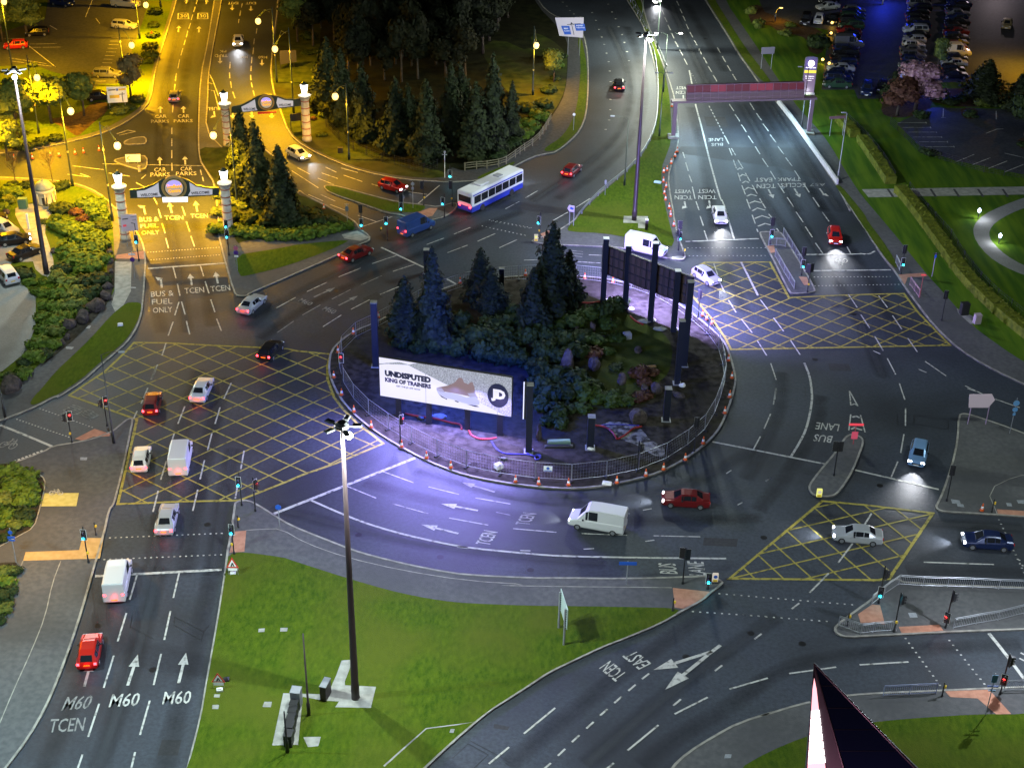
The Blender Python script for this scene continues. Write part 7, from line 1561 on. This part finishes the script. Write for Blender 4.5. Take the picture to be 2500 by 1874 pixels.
# big sign seen edge-on near the slip road
def edge_sign():
    a, b = GG('32 517,577 557,708', .13); d = (b - a).normalized(); z0 = hgt(pp('32 557,708')[0], pp('32 570,560')[0]); z1 = hgt(pp('32 517,577')[0], pp('32 518,290')[0])
    base = Vector((a.x, a.y, .13)); o = thing('road_sign', 'large direction sign seen almost edge-on on the near grass, casting a square shadow', 'road sign', base)
    nn = Vector((d.y, -d.x, 0)); nn = nn if nn.x > 0 else -nn
    A, B_ = a - d * .25, b + d * .35; m = MB(); e = nn * .10; t = nn * .16
    zb, zt = 1.9, z1
    m.add([A + e + Vector((0, 0, zb)), B_ + e + Vector((0, 0, zb)), B_ + e + Vector((0, 0, zt)), A + e + Vector((0, 0, zt)), A + t + Vector((0, 0, zb)), B_ + t + Vector((0, 0, zb)), B_ + t + Vector((0, 0, zt)), A + t + Vector((0, 0, zt))], [(0, 1, 2, 3), (7, 6, 5, 4), (0, 4, 5, 1), (1, 5, 6, 2), (2, 6, 7, 3), (3, 7, 4, 0)])
    rel(m, base).build('sign_panel', mat('pale_green_sign', (.42, .52, .50), .5), o)
    for p in (a, b): pm = MB(); pm.tube((p.x, p.y, .1), (p.x, p.y, zt - .05), .09, .09, 10); rel(pm, base).build('post', GREYP, o)
    c = MB()
    for k in range(9):
        for p in (a, b): z = zb + .1 + (zt - zb - .2) * k / 8; q = p + nn * .09; c.box(q.x - .05, q.y - .12, z - .03, q.x + .05, q.y + .12, z + .03)
    rel(c, base).build('clips', BLACK, o)
edge_sign()
def aframe(s, top, label, sandbags=1):
    bs, tp = pp(s)[0], pp(top)[0]; base = G(bs, .15); H = hgt(bs, tp) - .15; o = thing('road_works_sign', label, 'road works sign', base, 0, 'temporary road works signs'); f = MB()
    for sx in (-1, 1): f.tube((sx * .42, 0, 0), (sx * .42, -.05, H * .45), .025, .025, 6); f.tube((sx * .42, .6, 0), (sx * .3, 0, H * .5), .02, .02, 6)
    f.tube((-.42, -.05, H * .45), (.42, -.05, H * .45), .025, .025, 6); f.build('frame', GALV, o)
    h0 = H * .42; t = MB(); t.add([(-.55, -.09, h0), (.55, -.09, h0), (0, -.05, H), (-.55, -.06, h0), (.55, -.06, h0), (0, -.02, H)], [(0, 1, 2), (5, 4, 3), (0, 3, 4, 1), (1, 4, 5, 2), (2, 5, 3, 0)]); t.build('red_triangle', REDP, o)
    w2 = MB(); hh = H - h0; w2.add([(-.38, -.10, h0 + hh * .12), (.38, -.10, h0 + hh * .12), (0, -.07, h0 + hh * .80)], [(0, 1, 2)]); w2.build('white_triangle', REFL, o)
    k = MB(); k.add([(-.16, -.115, h0 + hh * .16), (-.02, -.115, h0 + hh * .16), (.02, -.105, h0 + hh * .36), (.10, -.115, h0 + hh * .16), (.2, -.115, h0 + hh * .16), (.08, -.10, h0 + hh * .48), (-.02, -.10, h0 + hh * .52)], [(0, 1, 2, 6), (2, 3, 4, 5, 6)]); k.build('digging_figure', BLACK, o)
    p = MB(); p.box(-.4, -.10, h0 - .32, .4, -.07, h0 - .05); p.build('supplementary_plate', REFL, o)
aframe('30 1690,1040', '30 1685,910', 'triangular road works sign on the grass beside the lower left road'); aframe('20 1800,1585', '20 1788,1440', 'triangular road works sign at the corner by the stop line')
small_box('30 1695,1062', .5, .35, .22, 'sandbag', 'white sandbag under the road works sign on the grass', 'sandbag', WHITEP, .2)
small_box('20 1797,1578', .5, .3, .2, 'sandbag', 'white sandbag under the road works sign at the stop line corner', 'sandbag', WHITEP, .1)
small_box('30 1745,980', .45, .4, .2, 'sandbag', 'black sandbag on the grass right of the road works sign', 'sandbag', BLACK, .1)
small_box('10 928,1088', .6, .4, .25, 'litter_bag', 'white bag lying on the left grass verge', 'bag', WHITEP, .3)
small_box('12 235,20', .01, .01, .01, 'x', 'x', 'x', WHITEP) if 0 else None
small_box('02 1280,1410', 1.0, .5, .2, 'litter_bag', 'blue and white bag lying on the green median', 'bag', mat('pale_blue_bag', (.4, .6, .7), .6), -.3)
# ---- cabinets
cabinet('31 618,1105', .5, 1.15, 1.5, 'grey topped dark cabinet left of the big mast', BROWNP, -.25, top=GREYP)
for i, (x, y) in enumerate(((395, 1180), (380, 1225), (367, 1285), (355, 1340), (345, 1400), (335, 1470))):
    cabinet('31 %d,%d' % (x, y), .75 if i == 0 else .62, .8, 1.75 if i == 0 else 1.15, '%s cabinet from the far end in the row on the concrete strip' % ORD[i + 1], BLACK if i else GREYP, -.12, group='row of dark cabinets on the concrete strip', top=GREYP if i == 0 else BLACK)
cabinet('12 1193,345', .35, .5, 1.4, 'slim dark cabinet beside the median mast', BROWNP, 0, top=REFL); cabinet('13 1745,1000', .95, .7, 1.5, 'dark cabinet on the right lawn', BLACK, .15); cabinet('13 1845,1070', .75, .65, 1.2, 'pale pink grey cabinet on the right lawn, right of the dark one', mat('pink_grey_paint', (.34, .27, .30), .6), .15)
cabinet('10 182,182', 1.1, .8, 1.4, 'green metal bin store box left of the kiosk', GREENSIGN, .05); cabinet('01 730,1175', .7, .6, .8, 'dark cabinet on the grass beside the globe lamp in front of the wood', BLACK, .1)
cabinet('00 1078,1325', .35, .35, .9, 'small pale post box on the triangular island', M_SLAB, 0)
# kiosk
def kiosk():
    b0 = Pz('10 355,140', .15); H = hgt(pp('10 355,140')[0], pp('00 345,1440')[0]) - .15; o = thing('kiosk', 'small cream round kiosk with a domed roof', 'kiosk', b0); r = 1.25
    CR = nmat('cream_render', (.42, .38, .26), (.52, .48, .34), 2, .8, .2, 8)
    w_ = MB(); w_.lathe([(r * 1.05, 0), (r * 1.05, .3), (r, .35), (r, H - .5), (r * 1.12, H - .35), (r * 1.15, H)], 20); w_.build('wall', CR, o, True)
    d = MB(); d.lathe([(r * 1.08, H), (r * .95, H + .35), (r * .7, H + .75), (r * .35, H + 1.05), (.08, H + 1.15), (.08, H + 1.35)], 20); d.build('dome', nmat('lead_dome', (.14, .17, .15), (.24, .27, .23), 1.5, .5, .2, 6), o, True)
    dr = MB(); dr.box(-.05, -r - .06, .1, .6, -r + .35, H - .9); dr.build('door', BLACK, o)
    for a in range(8): p = MB(); an = a * math.pi / 4 + .3; p.tube((1.08 * r * math.cos(an), 1.08 * r * math.sin(an), .3), (1.08 * r * math.cos(an), 1.08 * r * math.sin(an), H - .4), .10, .10, 8); p.build('pilaster', CR, o, True)
kiosk()
b = MB(); b.box(-.12, -.12, 0, .12, .12, 2.2, b=.02); o_ = b.build('white_post', REFL); o_.location = Pz('10 225,345'); tag(o_, 'white marker post in the garden left of the big mast', 'post')

# ---- rails, parapet, crash barriers
guard_rail('33 780,562 950,625 1045,612 1225,600', 'railing round the tip of the near right island', 1.1); guard_rail('33 1665,582 1840,548 2010,520 2211,470 2400,430', 'sloping railing on the right of the near right island', 1.1)
guard_rail('33 1035,400 1135,320 1245,245 1430,258 1620,262 1815,268 2015,278 2250,285', 'long railing along the far kerb of the near right island', 1.1); guard_rail('33 1125,1103 1325,1093 1530,1083', 'pale blue railing on the lower right footway', 1.1, mat('pale_blue_steel', (.36, .42, .62), .4, .4)); guard_rail('33 2055,1063 2250,1058', 'railing at the right edge by the red signal', 1.1)
guard_rail('13 352,392 420,500 505,640', 'railing along the right side of the narrow splitter island', 1.1); guard_rail('13 290,555 360,680 437,808', 'railing along the left side of the narrow splitter island', 1.1); guard_rail('13 1220,605 1250,665', 'little railing on the right pavement', 1.1); guard_rail('13 1330,775 1400,872', 'railing beside the red lit post', 1.1, mat('pink_steel', (.45, .28, .34), .4, .4))
guard_rail('13 240,475 300,470 370,480', 'railing across the top of the narrow splitter island', 1.1); guard_rail('21 0,1060 80,1100 200,1160 330,1235 460,1300', 'low railing on the kerb left of the big mast', .5, GALV, bars=False) if 0 else None
def parapet(s, label, h=.75, w_=.28):
    P = GG(s, .13); base = P[0].copy(); b = MB(); b.strip(P, w_, .13 + h, False, z0=.1)
    for p_, q_ in ((P[0], P[1]), (P[-1], P[-2])):
        d = (q_ - p_).normalized(); n_ = Vector((-d.y, d.x, 0)) * w_ / 2; b.add([p_ - n_, p_ + n_, p_ + n_ + Vector((0, 0, h)), p_ - n_ + Vector((0, 0, h))], [(0, 1, 2, 3)])
    o = rel(b, base).build('parapet_wall', nmat('white_concrete', (.48, .48, .47), (.62, .62, .60), 2, .8, .2, 8)); o.location = base; tag(o, label, 'barrier')
parapet('03 312,795 420,930 530,1085 640,1240 770,1420', 'long white concrete barrier between the road and the pavement on the right')
def armco(s, label, sd=1):
    P = chaikin(GG(s, .13), False, 1); base = P[0].copy(); o = thing('crash_barrier', label, 'crash barrier', base, 0, 'steel crash barriers on the median'); r = MB()
    r.strip(P, .07, .13 + .75, False, z0=.13 + .44); rel(r, base).build('beam', GALV, o)
    L = [0]
    for a, b in zip(P, P[1:]): L.append(L[-1] + (b - a).length)
    n = int(L[-1] / 3.2)
    for k in range(min(n, 60)):
        d = L[-1] * (k + .5) / n
        for i in range(len(P) - 1):
            if L[i + 1] >= d: c = P[i].lerp(P[i + 1], (d - L[i]) / max(1e-6, L[i + 1] - L[i])); break
        pm = MB(); pm.box(c.x - .05, c.y - .05, .1, c.x + .05, c.y + .05, .72); rel(pm, base).build('post', GALV, o)
armco('02 1058,0 1110,90 1165,190 1190,235', 'crash barrier at the top of the curved road median'); armco('02 1080,-10 1130,90 1180,190 1205,240 1260,330 1310,440 1350,540', 'crash barrier on the dual carriageway side of the median')
armco('02 1222,330 1262,450 1285,640 1282,850 1262,1000 1205,1130 1100,1285 915,1432 800,1530 12 665,263', 'long curving crash barrier on the inside of the curved road median')

# ---- vehicles stopped or parked near the roundabout
def V(s, kind, col, label, **k): p, a = heading(s); return car(p, a, kind, col, label, **k)
V('12 1757,268 1775,340', 'saloon', 'white', 'white saloon waiting at the top stop line with headlights on', head=True, beam=3000)
V('13 748,430 765,520', 'hatch', 'red', 'red hatchback at the upper right stop line with headlights on', head=True, beam=3400)
V('23 1390,690 1368,790', 'hatch', 'pale blue', 'pale blue car at the right stop line with headlights on', head=True, beam=3400)
V('01 1135,1462 1240,1490', 'hatch', 'red', 'red hatchback waiting on the exit road below the wood', head=True, beam=260)
V('10 40,372 100,400', 'estate', 'silver', 'silver estate at the left edge of the pale car park', z=.17)
V('10 120,462 200,452', 'hatch', 'black', 'black hatchback with lights on in the pale car park', z=.17, head=True, tail=True)
V('10 205,560 280,530', 'saloon', 'black', 'black saloon parked beside the hedge in the pale car park', z=.17)
V('10 62,740 20,690', 'suv', 'white', 'white hatchback with dark rear window in the pale car park', z=.17)
V('10 -60,300 0,290', 'hatch', 'black', 'black car cut by the left edge of the picture', z=.17)
for s, kd, c, l in (('00 485,50 560,62', 'suv', 'dark blue', 'dark blue people carrier at the top of the left car park'), ('00 290,280 200,285', 'hatch', 'black', 'black small car in the middle of the left car park'), ('00 125,380 40,385', 'hatch', 'red', 'red small car in the left car park'), ('00 965,225 1050,232', 'estate', 'silver', 'silver hatchback parked by the globe lamp in the left car park'), ('00 830,600 900,600', 'estate', 'grey', 'grey green estate parked above the white direction sign'), ('00 770,775 830,770', 'hatch', 'black', 'black car half hidden behind the white direction sign'), ('00 975,60 1060,66', 'van', 'cream', 'yellow-lit white van at the top of the left car park')):
    V(s, kd, c, l, z=.17, group='cars in the upper left car park')
# hotel car park rows
KC = ['black', 'dark blue', 'grey', 'black', 'silver', 'dark red', 'black', 'black', 'dark blue', 'grey', 'black', 'green', 'dark blue', 'black']  # mostly black and blue: the car park's darkness is put into the paints
KK = ['saloon', 'hatch', 'estate', 'suv', 'hatch', 'saloon']
def row(p0, p1, n, nm, flip, seed, skip=()):
    a, b = GG(p0 + ' ' + p1.split()[1], .165); rng = random.Random(seed)
    for i in range(n):
        c = a.lerp(b, i / (n - 1)) + Vector((rng.uniform(-.25, .25), 0, 0)); kd = rng.choice(KK); col = rng.choice(KC); 
        if (nm, i) in SPEC: kd, col = SPEC[(nm, i)]
        car(c, (math.pi if rng.random() < flip else 0) + rng.uniform(-.03, .03), kd, col, '%s %s, %s from the near end, %s hotel car park row' % (col, {'saloon': 'saloon', 'hatch': 'hatchback', 'estate': 'estate car', 'suv': 'off-roader', 'van': 'van'}[kd], ORD[i + 1], nm), 'cars in the %s row of the hotel car park' % nm, z=.165)
SPEC = {('left', 8): ('van', 'grey'), ('middle', 0): ('saloon', 'white'), ('right', 4): ('van', 'white'), ('middle', 6): ('hatch', 'white'), ('left', 11): ('saloon', 'dark red')}
row('03 775,672', '03 905,100', 17, 'left', .5, 4); row('03 1340,612', '03 1405,-10', 18, 'middle', .5, 5); row('03 1665,600', '03 1705,-10', 17, 'right', .5, 6)
for i, (s, kd, c) in enumerate((('03 525,185 520,200', 'suv', 'black'), ('03 625,180 620,195', 'hatch', 'white'), ('03 735,178 730,192', 'saloon', 'black'))):
    V(s, kd, c, '%s car, %s from the left in the short row by the garden lights' % (c, ORD[i + 1]), z=.165, group='cars in the short row by the garden lights')
V('03 695,80 640,85', 'saloon', 'silver', 'silver saloon left of the white one at the top of the hotel car park', z=.165); V('03 700,30 640,35', 'hatch', 'black', 'black hatchback at the top of the hotel car park', z=.165)
V('03 910,85 850,90', 'hatch', 'white', 'white hatchback at the top of the hotel car park', z=.165) if 0 else None
V('03 995,725 990,760', 'suv', 'dark blue', 'dark car facing forward at the foot of the hotel car park drive', z=.165); V('03 1118,705 1115,735', 'hatch', 'black', 'black car beside it at the foot of the drive, left of the conifer', z=.165); V('03 1270,700 1268,730', 'saloon', 'black', 'black car facing forward left of the pink blossom tree', z=.165); V('03 1365,690 1363,720', 'hatch', 'dark blue', 'dark blue car facing forward behind the pink blossom tree', z=.165)
V('03 2075,215 2060,270', 'saloon', 'gold', 'gold saloon driving on the pale hotel drive', z=.165)
# moving traffic, built as the vehicles themselves
MV = 'cars driving round the roundabout'
for s, kd, c, l, h, t in (
    ('D 196,1415 209,1345', 'hatch', 'red', 'red hatchback with tail lights on in the lower left lane', 0, 1), 
    ('D 257,1265 272,1190', 'van', 'white', 'white van crossing the lower stop line', 0, 1), ('D 362,1130 378,1060', 'saloon', 'silver', 'silver saloon in the second lane entering the yellow box', 0, 1),
    ('D 306,1000 318,940', 'hatch', 'white', 'white hatchback in the left lane inside the yellow box', 0, 1), ('D 392,1000 405,930', 'van', 'white', 'white van in the second lane inside the yellow box', 0, 1), ('D 330,880 343,820', 'hatch', 'dark red', 'dark red hatchback in the left lane at the top of the yellow box', 0, 1),
    ('D 437,850 462,795', 'saloon', 'white', 'white saloon leaving the yellow box', 0, 1), 
    ('D 585,765 615,730', 'hatch', 'black', 'black hatchback with bright tail lights at the top of the yellow box', 0, 1),
    ('D 545,665 590,625', 'saloon', 'silver', 'silver saloon at the corner of the gate road', 0, 1), ('D 770,555 830,530', 'saloon', 'dark red', 'dark red saloon on the top left of the roundabout', 0, 1), ('D 900,500 960,475', 'van', 'blue', 'blue van on the far side of the roundabout', 0, 1),
    ('D 1235,375 1285,330', 'hatch', 'dark red', 'dark red hatchback on the curved road above the bus', 0, 1), ('D 1337,190 1336,140', 'saloon', 'black', 'black saloon driving away up the curved road', 0, 1), 
    ('D 378,215 388,160', 'hatch', 'grey', 'grey hatchback driving up the gate road', 0, 1), ('D 515,95 510,140', 'saloon', 'white', 'white saloon coming down the exit road', 1, 0), ('D 645,340 690,362', 'hatch', 'silver', 'silver hatchback beside the far gate lamp on the exit road', 1, 0),
    ('D 1480,1088 1390,1082', 'saloon', 'dark red', 'dark red saloon on the inner lane of the near side', 1, 0), ('D 1290,1138 1200,1122', 'van', 'white', 'white van on the middle lane of the near side', 1, 0), ('D 1850,1165 1780,1158', 'saloon', 'silver', 'silver saloon crossing the right yellow box', 1, 0), ('D 2130,1178 2050,1172', 'saloon', 'dark blue', 'dark blue saloon coming in at the right edge', 1, 0),
    ('D 1395,545 1470,562', 'van', 'white', 'white van passing behind the rear billboard', 1, 0), ('D 1525,605 1580,640', 'hatch', 'silver', 'silver hatchback entering the upper yellow box', 1, 0), ('D 1418,2 1420,22', 'saloon', 'white', 'white saloon at the top of the dual carriageway', 1, 0)):
    V(s, kd, c, l, head=bool(h), tail=bool(t), beam=1500 if h else 0, group=MV)
def bus(s, label):
    p, a = heading(s); o = thing('bus', label, 'bus', (p.x, p.y, .008), a); L, W_, H = 5.6, 1.25, 3.1
    b = MB(); b.box(-L, -W_, 1.0, L, W_, H, b=.14); b.build('body', mat('bus_white', (.66, .67, .68), .3), o); s_ = MB(); s_.box(-L + .03, -W_ - .01, .32, L - .03, W_ + .01, 1.02, b=.04); s_.build('skirt', mat('bus_blue', (.03, .05, .42), .3), o)
    st = MB(); st.box(-L + .2, -W_ - .02, 2.62, L - .2, W_ + .02, 2.80); st.build('stripe', mat('bus_blue', (.03, .05, .42), .3), o)
    for sy in (-1, 1):
        for k in range(7): w_ = MB(); x = -L + .5 + k * 1.52; w_.box(x, sy * (W_ + .012) - .012, 1.45, x + 1.38, sy * (W_ + .012) + .012, 2.5); w_.build('window', GLASS, o)
    w_ = MB(); w_.box(L - .02, -W_ + .12, 1.3, L + .02, W_ - .12, 2.7); w_.build('windscreen', GLASS, o); w_ = MB(); w_.box(-L - .02, -W_ + .2, 1.6, -L + .02, W_ - .2, 2.5); w_.build('rear_window', GLASS, o)
    r = MB(); r.box(-3, -.6, H, -1.2, .6, H + .22, b=.05); r.build('roof_unit', mat('bus_white', (.66, .67, .68), .3), o); r = MB(); r.box(1, -.5, H, 2, .5, H + .15, b=.04); r.build('roof_hatch', GREYP, o)
    for sx in (-3.4, 3.0):
        for sy in (-1, 1): inst('wheel', WHEEL, o, (sx, sy * (W_ - .08), .46), (0, 0, 0 if sy > 0 else math.pi), 1.48)
    for sy in (-.9, .9):
        t = MB(); t.box(-L - .03, sy - .14, .9, -L + .02, sy + .14, 1.25); t.build('tail_light', E_TAIL, o); h = MB(); h.box(L - .02, sy - .2, .6, L + .03, sy + .2, .85); h.build('headlight', E_HEAD, o)
    light('tail_glow', 'POINT', (-L - .4, 0, 1.0), 30, (1, .03, .04), o, .05); light('headlight_beam', 'SPOT', (L + .2, 0, .8), 900, (.93, .95, 1.0), o, .12, (0, rad(-82), 0), rad(75), .9)
bus('D 1060,432 1120,402', 'white bus with a blue skirt on the far side of the roundabout')
bus('D 985,458 01 1780,1480', 'x') if 0 else None

random.seed(33)
for i, (s, m_, nm, lb) in enumerate((('12 880,905', WHITEP, 'plastic_wrapping', 'white wrapping round the foot of the leftmost rear billboard post'), ('12 1075,965', WHITEP, 'rubble_sack', 'white sack at the foot of the second rear billboard post'), ('12 1240,1050', WHITEP, 'plastic_wrapping', 'white wrapping round the foot of the third rear billboard post'), ('12 1415,1120', WHITEP, 'plastic_wrapping', 'white wrapping round the foot of the fourth rear billboard post'), ('22 762,618', WHITEP, 'cable_coil', 'pale cable coil at the foot of the left short column'), ('21 1990,700', BLACK, 'rubble_sack', 'dark sack beside the lit strip column hose'), ('12 1470,1555', WHITEP, 'rubble_sack', 'small white sack by the tall near column on the right'), ('12 1300,1120', M_LOT, 'gravel_heap', 'low pale gravel heap below the rear billboard'), ('12 1180,1060', M_LOT, 'gravel_heap', 'smaller pale gravel heap left of the other'), ('21 1490,370', M_LOT, 'gravel_heap', 'pale rubble heap under the middle of the trainer billboard'), ('21 1350,385', BLACK, 'rubble_sack', 'dark sack under the left half of the trainer billboard'))):
    b = MB(); heap = nm == 'gravel_heap'; b.ball((0, 0, .1), .5, 10, 6, (1.6 if heap else .8, 1.0 if heap else .6, .35 if heap else .5)); b.v = [(x * (1 + .15 * math.sin(7 * y + i)), y * (1 + .15 * math.sin(6 * x)), z * (1 + .2 * math.sin(9 * x + i))) for x, y, z in b.v]
    o = b.build(nm, m_); o.location = Pz(s, .16); tag(o, lb, nm.replace('_', ' '))
bb_ = MB(); q = G(pp('22 330,835')[0], .14); nn_ = min(pts, key=lambda p: (p - Vector((q.x, q.y, 0))).length); k_ = pts.index(nn_); dv = (pts[(k_ + 1) % npan] - nn_).normalized(); c_ = nn_ + dv * 1.2; tn = Vector((dv.y, -dv.x, 0)); tn = tn if tn.dot(CAMP - c_) > 0 else -tn
o = thing('safety_notice', 'white and blue safety notice hanging on the near fence', 'notice', (c_.x + tn.x * .06, c_.y + tn.y * .06, 1.2), math.atan2(dv.y, dv.x) + (0 if tn.dot(Vector((dv.y, -dv.x, 0))) > 0 else math.pi))
b = MB(); b.box(-.42, -.02, 0, .42, 0, .62); b.build('notice_board', REFL, o); b = MB(); b.tube((0, -.035, .36), (0, -.021, .36), .16, .16, 16); b.build('blue_symbol', BLUESIGN, o); b = MB(); b.box(-.38, -.034, .04, .38, -.021, .14); b.build('blue_strip', BLUESIGN, o)
